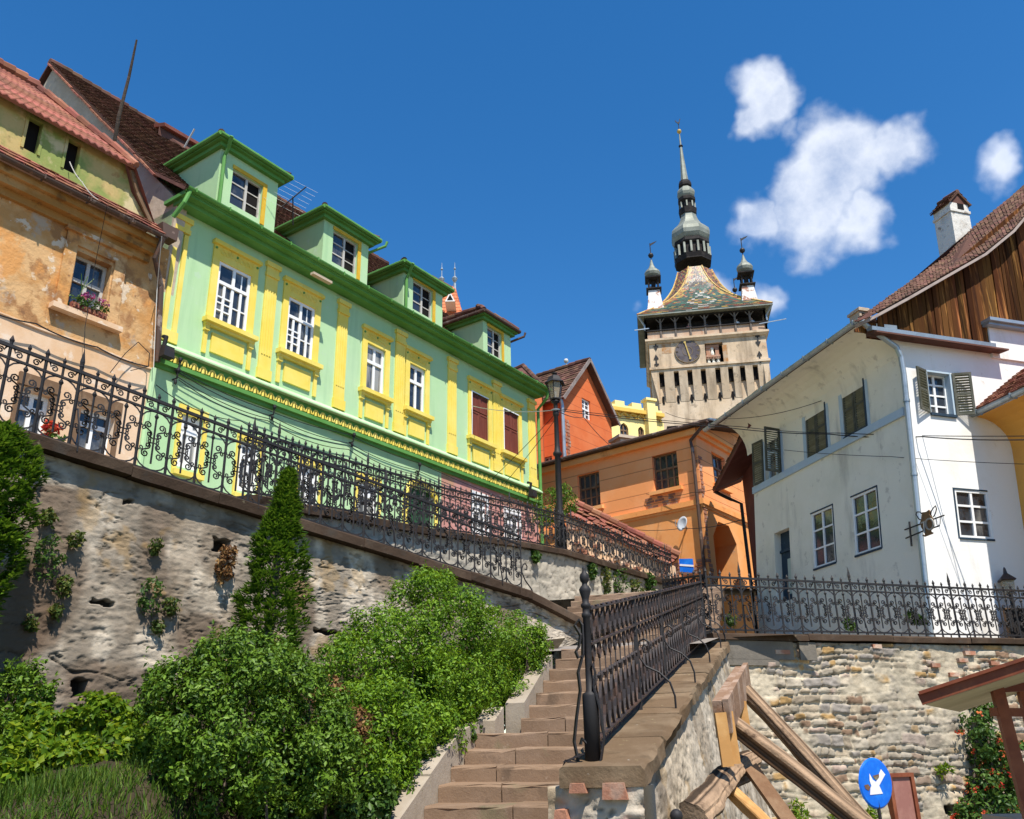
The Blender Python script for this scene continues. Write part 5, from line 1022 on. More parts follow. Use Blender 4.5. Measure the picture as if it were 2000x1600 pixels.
for r in yh:
    s0, s1, z0, z1 = r; c = (s0+s1)/2; h_ = (s1-s0)/2; mb = MB()
    mb.box(YF, s0, s0+.09, z0, z1, -.2, -.1); mb.box(YF, s1-.09, s1, z0, z1, -.2, -.1); mb.box(YF, c-.05, c+.05, z0, z1, -.2, -.1); mb.box(YF, s0+.09, s1-.09, z0+(z1-z0)*.55, z0+(z1-z0)*.62, -.2, -.09); fr = mb.build('window', BFRAME, yel)
    mb = MB(); mb.poly(YF.P(s0, z0, -.17), YF.P(s1, z0, -.17), YF.P(s1, z1, -.17), YF.P(s0, z1, -.17)); mb.build('pane', GLASS, fr)
    mb = MB(); q_ = [YF.P(s0-.01, z1+.01, .003), YF.P(s0-.01, z1-h_*1.25, .003), YF.P(s0+h_*.25, z1-h_*.55, .003), YF.P(c, z1, .003)]; mb.prism(q_, -YF.n*.3); q_ = [YF.P(s1+.01, z1+.01, .003), YF.P(s1+.01, z1-h_*1.25, .003), YF.P(s1-h_*.25, z1-h_*.55, .003), YF.P(c, z1, .003)]; mb.prism(q_, -YF.n*.3); mb.build('arch_head', YELHOUSE, yel)
t = thing('chimney_stack', at(1227, 868, 45), 'small grey chimney standing above the orange roof before the yellow building', 'chimney'); p = at(1227, 868, 38); CF = Fr(p, 66, 1); mb = MB(); mb.box(CF, -.38, .38, p.z-2, p.z+.25, -.7, 0); mb.build('shaft', GREYPL, t); mb = MB(); mb.box(CF, -.5, .5, p.z+.25, p.z+.38, -.82, .12); mb.build('cap', GREYPL, t)

# ================================================================== CLOCK TOWER
D_T = 88.; T = Fr(at(1386, 712, D_T), 98.5, 1); A_ = lambda u, v, o=0: T.px(u, v, o)
assert T.n.y < 0
xl, xr = A_(1271, 716)[0], A_(1502, 708)[0]; XC = (xl+xr)/2; HW = (xr-xl)/2; OB = -HW          # axis of the tower: s=XC, o=-HW
def tz(u, v, o=0): return T.px(u, v, o)[1]
z_corn = (tz(1269, 715.5)+tz(1503, 708))/2; z_up = (tz(1259, 659, .3)+tz(1496, 652, .3))/2; z_rail = (tz(1266, 640, .3)+tz(1486, 633, .3))/2; z_eave = (tz(1258, 610, .8)+tz(1488, 604, .8))/2
print('tower', xl, xr, 'z', z_corn, z_up, z_rail, z_eave, 'tip', tz(1320, 262, OB))
tower = thing('clock_tower', T.P(XC, 3, OB), 'tall medieval clock tower with glazed tile roof, corner turrets and onion spire', 'tower')
def sq(mb, z0, z1, h0, h1=None):
    h1 = h0 if h1 is None else h1; c = lambda h, z: [T.P(XC-h, z, OB+h), T.P(XC+h, z, OB+h), T.P(XC+h, z, OB-h), T.P(XC-h, z, OB-h)]; mb.hexa(c(h0, z0)+c(h1, z1)); return mb
z_sl = tz(1380, 777, 0); z_mt = tz(1380, 722, 0)
BW = HW-.55
mb = MB(); sq(mb, 3, z_sl, BW+.25, BW)
# lower storeys with window niches on the front
mb.build('shaft', TOWERST, tower)
mb = MB()
for u in (1316, 1364, 1408): mb = MB(); s, z = A_(u, 838); mb.box(T, s-.62, s+.62, z-2.5, z+.45, OB+BW-.2, OB+BW+.2); mb.build('loft_opening', DARK, tower)
mb = MB(); n = 8; fx = [1292, 1321, 1347.5, 1374, 1402.8, 1428, 1451.6, 1477]; fs = [A_(u, 730)[0] for u in fx]; ow = .25
edges = [XC-HW] + [x for f_ in fs for x in (f_-ow, f_+ow)] + [XC+HW]; mb2 = MB()
for i in range(0, len(edges), 2):       # wedge shaped piers of the machicolation
    a, b = edges[i], edges[i+1]; mb.hexa([T.P(a, z_sl, OB+BW), T.P(b, z_sl, OB+BW), T.P(b, z_sl, OB+BW+.03), T.P(a, z_sl, OB+BW+.03), T.P(a, z_mt+.1, OB+BW), T.P(b, z_mt+.1, OB+BW), T.P(b, z_mt+.1, 0), T.P(a, z_mt+.1, 0)])
    for k in (0, 1):
        F2 = (lambda s_, z, o: T.P(XC-HW-(o), z, OB-(s_-XC))) if k == 0 else (lambda s_, z, o: T.P(XC+HW+o, z, OB+(s_-XC)))
        mb.hexa([F2(a, z_sl, BW-HW), F2(b, z_sl, BW-HW), F2(b, z_sl, BW-HW+.03), F2(a, z_sl, BW-HW+.03), F2(a, z_mt+.1, BW-HW), F2(b, z_mt+.1, BW-HW), F2(b, z_mt+.1, 0), F2(a, z_mt+.1, 0)])
sq(mb, z_sl-.05, z_mt+.1, BW-.05); sq(mb, z_mt+.1, z_corn-.15, HW)
mb.build('machicolation', TOWERST, tower)
mb = MB()
for i, u in enumerate([1293.5, 1323.7, 1350, 1377, 1405.5, 1431, 1477.5]):
    s, z = fs[min(i, 5) if i < 6 else 7], z_sl+.25; mb = MB(); w_ = .17 if 1 < i < 6 else .11; mb.prism([T.P(s+a, z+b, OB+BW-.1) for a, b in ((-.10, -.42), (.10, -.42), (.10, -.2), (w_, -.05), (w_, .1), (.10, .2), (.10, .42), (-.10, .42), (-.10, .2), (-w_, .1), (-w_, -.05), (-.10, -.2))], T.n*.16); mb.build('loophole', DARK, tower)
for f_ in fs: mb = MB(); mb.box(T, f_-ow+.02, f_+ow-.02, z_mt-1.25, z_mt+.08, OB+BW-.1, OB+BW+.06); mb.build('machicolation_slot', DARK, tower)
mb = MB(); sq(mb, z_corn-.15, z_corn+.10, HW+.14); sq(mb, z_up-.35, z_up-.12, HW+.12, HW+.3); sq(mb, z_up-.12, z_up+.1, HW+.36); mb.build('cornice', TOWERST, tower)
# clock storey: front wall with niche opening
s0, z0 = A_(1380, 711); s1, z1 = A_(1411, 668); mb = MB(); wall(mb, T, XC-HW, XC+HW, z_corn+.1, z_up-.3, [(s0, s1, z_corn+.1, z1)], 1.0)
for k in (0, 1):
    x = XC-HW if k == 0 else XC+HW; mb.poly(T.P(x, z_corn, 0), T.P(x, z_corn, -2*HW), T.P(x, z_up, -2*HW), T.P(x, z_up, 0))
mb.poly(T.P(xl, z_corn, -2*HW), T.P(xr, z_corn, -2*HW), T.P(xr, z_up, -2*HW), T.P(xl, z_up, -2*HW)); mb.build('clock_storey', TOWERST, tower)
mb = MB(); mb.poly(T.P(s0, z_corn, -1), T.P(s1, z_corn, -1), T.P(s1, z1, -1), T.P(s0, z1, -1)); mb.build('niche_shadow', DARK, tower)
mb = MB(); nz0, nz1 = z_corn+.15, z1; nm = lerp(nz0, nz1, .38); w_ = s1-s0
mb.box(T, s0+.05, s1-.35, nm-.14, nm+.06, -.7, -.1); mb.box(T, s0+.12, s0+w_*.30, nm+.06, nz1-.25, -.6, -.3); mb.box(T, s1-.42-w_*.2, s1-.42, nm+.06, nz1-.25, -.6, -.3); mb.box(T, s0+.1, s1-.38, nz1-.45, nz1-.12, -.6, -.25)
for j in range(9): x = lerp(s0+.1, s1-.4, j/8); mb.tube([T.P(x, nm-.14, -.15), T.P(x, nm-.34, -.15)], .045, 4)
nich = mb.build('niche_housing', mat('pinkish niche timber', (.40, .21, .13), [((.5, .33, .23), 2, .5, .7, 5)]), tower)
fig = MB()
for x, z, hh in ((lerp(s0, s1-.35, .5), nm+.06, 1.15), (lerp(s0, s1, .16), nz0, .9), (lerp(s0, s1, .42), nz0, .7), (lerp(s0, s1, .68), nz0, .9)):
    c = T.P(x, z, -.4); fig.lathe(c, [(.16, 0), (.20, hh*.2), (.13, hh*.5), (.19, hh*.68), (.16, hh*.78), (.06, hh*.82), (.10, hh*.88), (.10, hh*.95), (.02, hh)], 8)
fig.build('figurine', WHITE_SH, nich)
cs, cz = A_(1343, 687); rc = 1.28; mb = MB(); c = T.P(cs, cz, .06)
def disc(mb, F, s, z, o, r, th, n=36): mb.prism([F.P(s+r*cos(2*PI*i/n), z+r*sin(2*PI*i/n), o) for i in range(n)], F.n*th); return mb
disc(mb, T, cs, cz, .0, rc, .12); ck = mb.build('clock_face', CLOCKF, tower)
mb = MB()
for i in range(12):
    a = 2*PI*i/12; 
    for k in ((-.04, .04) if i % 3 else (-.07, 0, .07)): 
        d_ = k; p1 = T.P(cs+sin(a)*rc*.74+cos(a)*d_, cz+cos(a)*rc*.74-sin(a)*d_, .13); p2 = T.P(cs+sin(a)*rc*.92+cos(a)*d_, cz+cos(a)*rc*.92-sin(a)*d_, .13); mb.tube([p1, p2], .017, 3)
mb.tube([T.P(cs+rc*.97*cos(a), cz+rc*.97*sin(a), .12) for a in np.linspace(0, 2*PI, 33)], .035, 4, False); mb.tube([T.P(cs+rc*.38*cos(a), cz+rc*.38*sin(a), .13) for a in np.linspace(0, 2*PI, 25)], .022, 4, False)
mb.build('numeral_ring', mat('faded brass', (.26, .19, .10), rough=.6), ck)
mb = MB(); p0 = T.P(cs-.05, cz-.05, .2)
for ang, l, wd in ((-12, .78, .11), (168, .66, .13)):
    a = R(ang); q_ = T.P(cs+sin(a)*l*rc, cz+cos(a)*l*rc, .2); mb.strip([T.P(cs, cz, .2), lerp(T.P(cs, cz, .2), q_, .6), q_], T.d*cos(a)-V((0, 0, 1))*sin(a), wd, .03)
    disc(mb, T, cs+sin(a)*l*rc, cz+cos(a)*l*rc, .18, .12, .03, 12)
mb.build('clock_hand', GOLD, ck)
mb = MB()
for s, z, up_ in ((A_(1280.5, 672)[0], A_(1280.5, 672)[1], -1), (A_(1282, 706)[0], A_(1282, 706)[1], 1), (A_(1480, 663)[0], A_(1480, 663)[1], -1), (A_(1484, 699)[0], A_(1484, 699)[1], 1)):
    mb.box(T, s-.06, s+.06, z-.6, z+.6, 0, .09); mb.box(T, s-.22, s+.22, z-.35*up_-.07, z-.35*up_+.07, 0, .085); mb.prism([T.P(s-.25, z+.25*up_, .01), T.P(s+.25, z+.25*up_, .01), T.P(s, z+.75*up_, .01)], T.n*.07)
mb.build('wall_anchor', IRON, tower)
mb = MB(); s, z = A_(1303, 680); mb.box(T, s-.55, s+.4, z-.6, z+1.2, -.05, .012); RP_ = mat('rust stained render', (.40, .20, .08), [((.45, .33, .22), 1.6, .42, .58, 7)]); mb.build('rust_patch', RP_, tower); mb = MB(); s, z = A_(1414, 690); mb.box(T, s-.1, s+.35, z-1.2, z+.9, -.05, .012); mb.build('rust_patch', RP_, tower)
# gallery: brick parapet, posts, dark walk, braces
mb = MB(); sq(mb, z_up+.1, z_rail-.12, HW+.12); mb.build('gallery_parapet', TOWERBR, tower)
mb = MB(); sq(mb, z_rail-.12, z_eave+.2, HW-1.0); mb.build('inner_wall', BLACKW, tower)
mb = MB(); hh = HW+.18
for k in range(4):
    for j in range(9):
        f_ = -hh+2*hh*j/8.; x, y = ((f_, hh), (hh, f_), (f_, -hh), (-hh, f_))[k]; c0 = T.P(XC+x, z_up+.1, OB+y); c1 = T.P(XC+x, z_eave, OB+y)
        mb.beam(c0, c1, .17, .17)
        if j not in (0, 8):
            for s_ in (-1, 1):
                ex, ey = ((f_+s_*.5, hh), (hh, f_+s_*.5), (f_+s_*.5, -hh), (-hh, f_+s_*.5))[k]; mb.beam(c1-V((0, 0, .75)), T.P(XC+ex, z_eave-.1, OB+ey), .09, .09)
mb.build('gallery_post', mat('weathered gallery oak', (.14, .115, .095), [((.22, .18, .15), 2, .5, .7, 5)]), tower)
mb = MB(); sq(mb, z_rail-.12, z_rail, HW+.30); sq(mb, z_eave-.22, z_eave-.05, HW+.32); mb.build('gallery_rail', BLACKW, tower)
mb = MB(); sq(mb, z_eave-.05, z_eave+.12, HW+.95); mb.build('eaves_board', LEAD, tower)
mb = MB(); 
for x, u in ((-1, 0), (1, 0)): mb.tube([T.P(XC+x*(HW+.95), z_eave+.05, OB+HW+.9), T.P(XC+x*(HW+.55), z_eave-.5, OB+HW+.5), T.P(XC+x*(HW+.30), z_eave-.9, OB+HW+.34), T.P(XC+x*(HW+.30), z_rail, OB+HW+.34)], .09, 6)
mb.build('downpipe', ZINC, tower)
mb = MB(); s, z = A_(1489, 632, .3); mb.beam(T.P(s-.3, z, .3), T.P(s+2.3, z+.15, .6), .05, .09); s, z = A_(1264, 642, .3); mb.beam(T.P(s+.2, z, .3), T.P(s-1.3, z-.35, .9), .05, .09); mb.build('spout', ZINC, tower)
# big concave roof, square to octagon, coloured glazed tiles
z_top = tz(1352, 520, OB+1.9); prof_px = [(607, 122), (600, 110), (590, 94), (576, 75), (560, 58), (545, 46), (530, 38), (519, 33)]
zs_r = [z_eave+.12 + (z_top-z_eave-.12)*(607-v)/(607-519) for v, _ in prof_px]; hs_r = [HW+.95] + [w_/1726*(D_T+5)*1.03 for _, w_ in prof_px[1:]]; cut = [0, .04, .12, .22, .32, .40, .48, .52]
zz_ = np.linspace(0, 1, 46); Hs = np.interp(zz_, np.linspace(0, 1, 8), hs_r); Zs = np.interp(zz_, np.linspace(0, 1, 8), zs_r); Cs = np.interp(zz_, np.linspace(0, 1, 8), cut)
def ring(h, c):
    k = h*(1-c*1.17); return [(-k, h), (k, h), (h, k), (h, -k), (k, -h), (-k, -h), (-h, -k), (-h, k)]
vs, fs, cols = [], [], []; rg = np.random.default_rng(5); GR, YE, RE, WH, BK = (.075, .15, .105), (.58, .38, .09), (.36, .11, .06), (.62, .58, .50), (.10, .075, .06)
for i in range(45):
    r0, r1 = ring(Hs[i], Cs[i]), ring(Hs[i+1], Cs[i+1]); t_ = i/45.
    for f_ in range(8):
        a0, b0, a1, b1 = r0[f_], r0[(f_+1) % 8], r1[f_], r1[(f_+1) % 8]; nseg = 22 if f_ % 2 == 0 else 10
        wid0 = math.hypot(b0[0]-a0[0], b0[1]-a0[1])
        for j in range(nseg):
            u0, u1 = j/nseg, (j+1)/nseg; k = len(vs); lp = lambda p_, q_, u_: (p_[0]+(q_[0]-p_[0])*u_, p_[1]+(q_[1]-p_[1])*u_)
            for (x, y), z in ((lp(a0, b0, u0), Zs[i]), (lp(a0, b0, u1), Zs[i]), (lp(a1, b1, u1), Zs[i+1]), (lp(a1, b1, u0), Zs[i+1])): vs.append(T.P(XC+x*(1+.004*(z == Zs[i])), z, OB+y*(1+.004*(z == Zs[i]))))
            fs.append((k, k+1, k+2, k+3)); um = abs((u0+u1)/2-.5)*2; xm = um*wid0/2
            ed = (1-um)*wid0/2
            if f_ % 2 == 0:
                c = GR if t_ < .62 else BK
                if ed < .42: c = YE
                elif ed < .7: c = RE if (i//2) % 2 else YE
                dd_ = abs((xm*1.25) + 0) ; ph = (t_*45) % 14
                if t_ < .78 and abs(abs(ph-7)*.19 - xm) < .20: c = WH if t_ < .5 else (.42, .36, .28)
                if t_ < .16 and xm < .9-.06*ph*3: c = RE
                if t_ < .10 and xm > 3: c = RE if rg.random() < .5 else GR
            else:
                c = YE if ed < .35 else (RE if ((i+j) % 7 < 3) else (YE if (i-j) % 5 < 2 else BK))
                if t_ > .7: c = RE if (i+j) % 3 else YE
            if rg.random() < .38: c = [RE, YE, GR, BK, (.40, .22, .12)][rg.integers(5)]
            c = np.array(c)*(.40+.42*rg.random()); cols += [c]*4
np_mesh('roof', [tuple(v) for v in vs], np.array(fs), TOWERTILE, tower, False, np.array(cols))
mb = MB()
for f_ in range(8):
    pts = [T.P(XC+ring(Hs[i], Cs[i])[f_][0], Zs[i]+.04, OB+ring(Hs[i], Cs[i])[f_][1]) for i in range(0, 46, 3)]; mb.tube(pts, .085, 5)
mb.build('hip_ridge', mat('yellow glazed ridge', (.62, .45, .16), [((.5, .2, .1), 3, .5, .6, 5)], rough=.4), tower)
def octa(mb, prof, cx=XC, co=OB, n=8): 
    return mb.lathe(T.P(cx, 0, co), prof, n, PI/8-R(8.5))
def tzz(v, u=None): 
    u = u if u is not None else 1320+(v-240)*(1353-1320)/(520-240.); return tz(u, v, OB)
pxm = (D_T+HW)/1726*1.06
def prof(seq): return [(w_*pxm, tzz(v)) for v, w_ in seq]
for seq in ([(519, 36), (517, 36), (510, 38), (508, 34), (507.5, 31), (488, 31), (487, 34), (484, 36), (478, 35), (477, 33)], [(422, 17.5), (418, 18), (412, 19), (411, 15), (410, 13.5), (400, 13.5), (399, 15), (396, 18), (391, 18), (389, 16)], [(370, 9), (366, 13.5), (362, 13.5), (356, 11), (355, 8)], [(288, 3), (287, 4.5), (285.5, 4.5), (285, 2)]):
    mb = MB(); octa(mb, prof(seq)); mb.build('lantern', BLACKW, tower)
mb = MB(); 
for v0, v1, w_, n_ in ((507.5, 487.5, 34.5, 16), (410, 399.5, 15.5, 8)):
    for j in range(n_): a = 2*PI*j/n_+.1; x, y = cos(a)*w_*pxm*.97, sin(a)*w_*pxm*.97; mb = MB(); mb.beam(T.P(XC+x, tzz(v0), OB+y), T.P(XC+x, tzz(v1), OB+y), .22 if n_ > 8 else .16, .22 if n_ > 8 else .16); mb.build('lantern_post', LEAD, tower)
for seq, nm in (([(477, 34), (475, 35.5), (470, 38.5), (463, 39.5), (456, 38), (449, 31), (443, 24), (436, 19.5), (428, 16.5), (422, 15.5)], 'onion_dome'), ([(389, 15), (386, 17), (381, 18.5), (377, 18), (371, 13), (366, 8.5)], 'onion_dome'), ([(355, 8.2), (340, 6.6), (320, 5), (300, 3.4), (287, 2.6)], 'spire'), ([(286, 2.2), (272, 1.5), (262, 1.2)], 'finial')):
    mb = MB(); octa(mb, prof(seq)); mb.build(nm, LEAD, tower)
mb = MB(); cb = T.P(XC, tzz(257.5), OB); mb.lathe(cb, [(.02, -.30), (.18, -.22), (.27, -.08), (.28, .05), (.2, .2), (.03, .28)], 12); mb.build('spire_ball', GOLD, tower)
mb = MB(); q_ = T.P(XC, tzz(253), OB); mb.tube([q_, q_+V((0, 0, 1.0))], .04, 5)
bz_ = q_+V((0, 0, .75)); bird = [(-.05, 0), (-.30, .30), (-.38, .62), (-.25, .45), (-.14, .25), (0, .20), (.10, .35), (.18, .66), (.30, .70), (.22, .50), (.16, .15), (.05, -.05)]
mb.prism([bz_+T.d*a+V((0, 0, b)) for a, b in bird], T.n*.08); mb.build('weathercock', IRON, tower)
# corner turrets
def turret(sx, sy, zs, wb, label=None):
    """wb: list of (z, half width) for base pyramid; above it a little open lantern, onion and vane"""
    x, y = XC+sx*(HW-1.0), OB+sy*(HW-1.0); e = MB(); ph = PI/4-R(8.5); zb0, z1, z2, z3, z4, z5 = zs
    e.lathe(T.P(x, 0, y), [(1.75, zb0-.2), (1.42, zb0+.35), (1.08, lerp(zb0, z1, .45)), (.80, z1)], 4, ph); tb = e.build('corner_turret', TILE_WHT, tower)
    e = MB(); e.lathe(T.P(x, 0, y), [(.80, z1-.05), (1.12, z1+.1), (1.12, z1+.2), (.75, z1+.25), (.30, z1+.3), (.30, z2-.5), (.75, z2-.45), (1.15, z2-.3), (1.18, z2-.16), (.6, z2)], 4, ph)
    for j in range(4): a = ph+j*PI/2; e.tube([T.P(x, z1+.2, y)+V((cos(a)*.68, sin(a)*.68, 0)), T.P(x, z2-.4, y)+V((cos(a)*.68, sin(a)*.68, 0))], .09, 5)
    e.build('turret_lantern', BLACKW, tb); e = MB(); h_ = z3-z2; e.lathe(T.P(x, 0, y), [(.55, z2-.02), (.78, z2+h_*.20), (.86, z2+h_*.45), (.74, z2+h_*.7), (.42, z2+h_*.95), (.24, z3+(z4-z3)*.4), (.12, z4), (.08, z4+.2)], 12); e.build('onion', LEAD, tb)
    e = MB(); e.lathe(T.P(x, z5, y), [(.02, -.32), (.22, -.2), (.30, 0), (.22, .2), (.02, .32)], 10); e.tube([T.P(x, z4, y), T.P(x, z5+1.5, y)], .05, 5); q = T.P(x, z5+1.15, y); e.prism([q, q+T.d*.55+V((0, 0, .35)), q+T.d*.75+V((0, 0, .55)), q+T.d*.3+V((0, 0, .4)), q+V((0, 0, .25))], T.n*.05); e.build('vane', IRON, tb)
tv = lambda u, v, o: tz(u, v, o)
fo, bo = -.5, -2*HW+.5
turret(-1, 1, (z_eave+.12, tv(1284, 566, fo), tv(1282, 538, fo), tv(1280, 520, fo), tv(1278, 506, fo), tv(1276, 494, fo)), 0)
turret(1, 1, (z_eave+.12, tv(1448, 559, fo), tv(1445, 530, fo), tv(1442, 510, fo), tv(1439, 498, fo), tv(1436, 486, fo)), 0)
zsb = [z_eave+.12] + [zz+0 for zz in (tv(1284, 566, fo), tv(1282, 538, fo), tv(1280, 520, fo), tv(1278, 506, fo), tv(1276, 494, fo))]
turret(-1, -1, zsb, 0); turret(1, -1, zsb, 0)
# visitors leaning on the gallery rail
def person(s, o, label, shirt, hair, bag=None):
    base = T.P(s, z_rail-.98, o); t = thing('person', base, label, 'person', None)
    e = MB(); B_ = lambda x, y, z: base + T.d*x + T.n*y + V((0, 0, z))
    prof_ = [(.09, 0), (.14, .05), (.16, .45), (.18, .85), (.17, 1.0), (.20, 1.25), (.19, 1.38), (.07, 1.44), (.055, 1.48), (.09, 1.54), (.10, 1.63), (.08, 1.70), (.02, 1.74)]
    e.lathe(base, prof_, 10)
    for sg in (-1, 1): e.tube([B_(sg*.17, 0, 1.36), B_(sg*.26, .08, 1.14), B_(sg*.18, .26, 1.03), B_(sg*.10, .30, 1.02)], [.06, .05, .04, .03], 6)
    e.build('body', mat('skin and '+label[:9], (.50, .31, .22)), t, True)
    e = MB(); e.lathe(base, [(.19, .86), (.185, 1.0), (.215, 1.25), (.205, 1.38), (.08, 1.43)], 10)
    for sg in (-1, 1): e.tube([B_(sg*.17, 0, 1.37), B_(sg*.265, .08, 1.15)], [.075, .065], 6)
    e.build('shirt', shirt, t, True); e = MB(); e.lathe(base+V((0, .02, 0)), [(.085, 1.56), (.112, 1.62), (.112, 1.68), (.06, 1.75), (.01, 1.765)], 8); e.build('hair', hair, t, True)
HB = mat('brown hair', (.05, .03, .02)); HD = mat('dark hair', (.02, .015, .012))
for u, lab, col in ((1345.5, 'person in a coral top at the gallery rail above the clock', (.62, .27, .22)), (1378, 'person in a dark jacket leaning on the tower gallery rail, mid gallery', (.10, .09, .09)), (1440, 'person in a white shirt near the right of the tower gallery', (.78, .77, .76)), (1470, 'person in pale clothes at the right end of the tower gallery', (.55, .55, .56))):
    person(A_(u, 630, .1)[0], -.35, lab, mat('shirt '+lab[12:20], col), HB if u < 1400 else HD)
# ================================================================== WHITE HOUSE
WC = at(1800, 1122, 18.3); LEAN = (.085, 0, 0); WR = Fr(WC, 72, 1, LEAN); WL = Fr(WC, -16, -1, LEAN)
wz0 = 1.3; ez = (WL.px(1662, 648, .9)[1] + WL.px(1396, 831, .9)[1])/2; lF = WL.px(1476, 1060)[0]; sz_ = WR.px(1850, 672, .2)[1]
print('white eave', WL.px(1662, 648, .9), WL.px(1396, 831, .9), 'len', lF, 'ledge z', sz_, WR.px(1960, 690, .2), 'top corner', WR.px(1744, 691))
white = thing('gabled_house', WC*1, 'white two storey house with olive shutters and a weathered board gable', 'house'); white.location.z = wz0
def RW(f, *k): a, b, c, d = f.rect(*k); return (min(a, b), max(a, b), c, d)
wa = RW(WL, (1490.6, 860), (1519, 839), (1498, 939), (1530, 922)); wb = RW(WL, (1567.5, 800), (1607, 781), (1580.6, 894), (1620, 875)); wc = RW(WL, (1639, 759), (1682, 732.5), (1654, 854), (1697, 830))
wdoor = RW(WL, (1513, 1040), (1543, 1031), (1516, 1180), (1546, 1170)); wd = RW(WL, (1584, 1002.6), (1627.5, 987.6), (1590, 1109.5), (1631, 1100)); we = RW(WL, (1663, 971), (1714, 950), (1670.7, 1085), (1719.5, 1070))
wu = RW(WR, (1808, 723), (1853, 730.6), (1818, 804), (1868, 815)); wl_ = RW(WR, (1860, 957.6), (1925.7, 957.6), (1879, 1053), (1942.7, 1051))
cz0 = ez-.95
mb = MB(); wall(mb, WL, 0, lF, wz0, cz0, [wa, wb, wc, wdoor, wd, we], .28)
n = 8                                            # plaster cove swelling out to the eaves
cv = [(.92*(1-cos(k/n*PI/2)), cz0+(ez-.02-cz0)*sin(k/n*PI/2)) for k in range(n+1)]
for (o0, z0), (o1, z1) in zip(cv, cv[1:]): mb.poly(WL.P(-.02, z0, o0), WL.P(lF+.3, z0, o0), WL.P(lF+.3, z1, o1), WL.P(-.02, z1, o1))
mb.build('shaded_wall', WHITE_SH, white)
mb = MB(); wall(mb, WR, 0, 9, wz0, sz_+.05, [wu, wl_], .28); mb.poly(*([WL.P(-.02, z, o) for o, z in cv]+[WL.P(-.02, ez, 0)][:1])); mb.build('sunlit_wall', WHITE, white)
bz0 = WL.px(1751, 812)[1]; mb = MB(); mb.box(WL, 0, lF, bz0-.10, bz0+.09, 0, .055); mb.build('string_course', BLUEPL, white)
for r in (wa, wb, wc): mb = MB(); a = .13; [mb.box(WL, *q, 0, .012) for q in ((r[0]-a, r[0], r[2]-.04, r[3]+a), (r[1], r[1]+a, r[2]-.04, r[3]+a), (r[0], r[1], r[3], r[3]+a))]; mb.build('window_surround', BLUEPL, white)
def shutter(root, F, pts, mt=SHUT_G, slat=SHUT_L, rows=2):
    """louvred leaf on the quad bl, br, tr, tl"""
    bl, br, tr, tl = map(V, pts); x = (br-bl).normalized(); y = (tl-bl).normalized(); n_ = x.cross(y).normalized(); W_ = (br-bl).length; H_ = (tl-bl).length; Q = lambda a, b, c: bl+x*a+y*b+n_*c
    mb = MB(); f_ = .055
    def bx(a0, a1, b0, b1, c0=-.018, c1=.018): mb.hexa([Q(a0, b0, c0), Q(a1, b0, c0), Q(a1, b0, c1), Q(a0, b0, c1), Q(a0, b1, c0), Q(a1, b1, c0), Q(a1, b1, c1), Q(a0, b1, c1)])
    bx(0, f_, 0, H_); bx(W_-f_, W_, 0, H_)
    for k in range(rows+1): z = (H_-f_)*k/rows; bx(f_, W_-f_, z, z+f_)
    o = mb.build('shutter', mt, root); mb = MB(); k = int(H_/.062)
    for i in range(1, k): z = H_*i/k; mb.hexa([Q(f_, z-.02, -.016), Q(W_-f_, z-.02, -.016), Q(W_-f_, z-.012, -.016), Q(f_, z-.012, -.016), Q(f_, z+.014, .016), Q(W_-f_, z+.014, .016), Q(W_-f_, z+.022, .014), Q(f_, z+.022, .014)])
    mb.build('slats', slat, o)
    return o
def backing(root, F, r, rec): mb = MB(); mb.poly(F.P(r[0], r[2], -rec), F.P(r[1], r[2], -rec), F.P(r[1], r[3], -rec), F.P(r[0], r[3], -rec)); mb.build('dark_opening', DARK, root)
for r in (wb, wc):
    backing(white, WL, r, .1); m_ = (r[0]+r[1])/2; o = -.02
    shutter(white, WL, (WL.P(m_-.01, r[2], o), WL.P(r[0]+.02, r[2], o), WL.P(r[0]+.02, r[3], o), WL.P(m_-.01, r[3], o))); shutter(white, WL, (WL.P(r[1]-.02, r[2], o), WL.P(m_+.01, r[2], o), WL.P(m_+.01, r[3], o), WL.P(r[1]-.02, r[3], o)))
    mb = MB(); mb.box(WL, r[0]-.035, r[0]+.02, r[2], r[3], -.05, .02); mb.box(WL, r[0], r[1], r[2]-.06, r[2], -.05, .05); mb.build('window_frame', BLUEFR, white)
wsh = (wa[1]-wa[0])*.5
window(white, WL, wa, .16, BLUEPL, cols=2, rows=(.62,), fw=.07, glass=GLASS); shutter(white, WL, (WL.P(wa[0]-.02, wa[2], .02), WL.P(wa[0]-.12, wa[2], .55), WL.P(wa[0]-.12, wa[3], .55), WL.P(wa[0]-.02, wa[3], .02))); shutter(white, WL, (WL.P(wa[1]+wsh+.1, wa[2], .10), WL.P(wa[1]+.06, wa[2], .03), WL.P(wa[1]+.06, wa[3], .03), WL.P(wa[1]+wsh+.1, wa[3], .10)))
for r in (wd, we):
    window(white, WL, r, .07, WFRAME, cols=2, rows=(), fw=.05, sub=(.34, .67), bar=.04); mb = MB(); mb.box(WL, r[0]-.035, r[0], r[2]-.02, r[3]+.02, -.1, .008); mb.box(WL, r[0]-.035, r[1]+.03, r[3], r[3]+.03, -.1, .010); mb.box(WL, r[0]-.01, r[1]+.01, r[2]-.045, r[2], -.1, .03); mb.build('window_frame', BLUEFR, white)
mb = MB(); s0, s1, z0, z1 = wdoor; mb.box(WL, s0, s1, z0, z1, -.26, -.2); mb.box(WL, s0, s0+.08, z0, z1, -.2, -.15); mb.box(WL, s0+.08, s1, z1-.55, z1-.48, -.2, -.15); dr_ = mb.build('door', BLUEFR, white)
mb = MB(); mb.box(WL, s0+.2, s0+.45, z0+.2, z1-.75, -.199, -.19); mb.build('curtain', mat('lace curtain', (.45, .5, .42)), dr_)
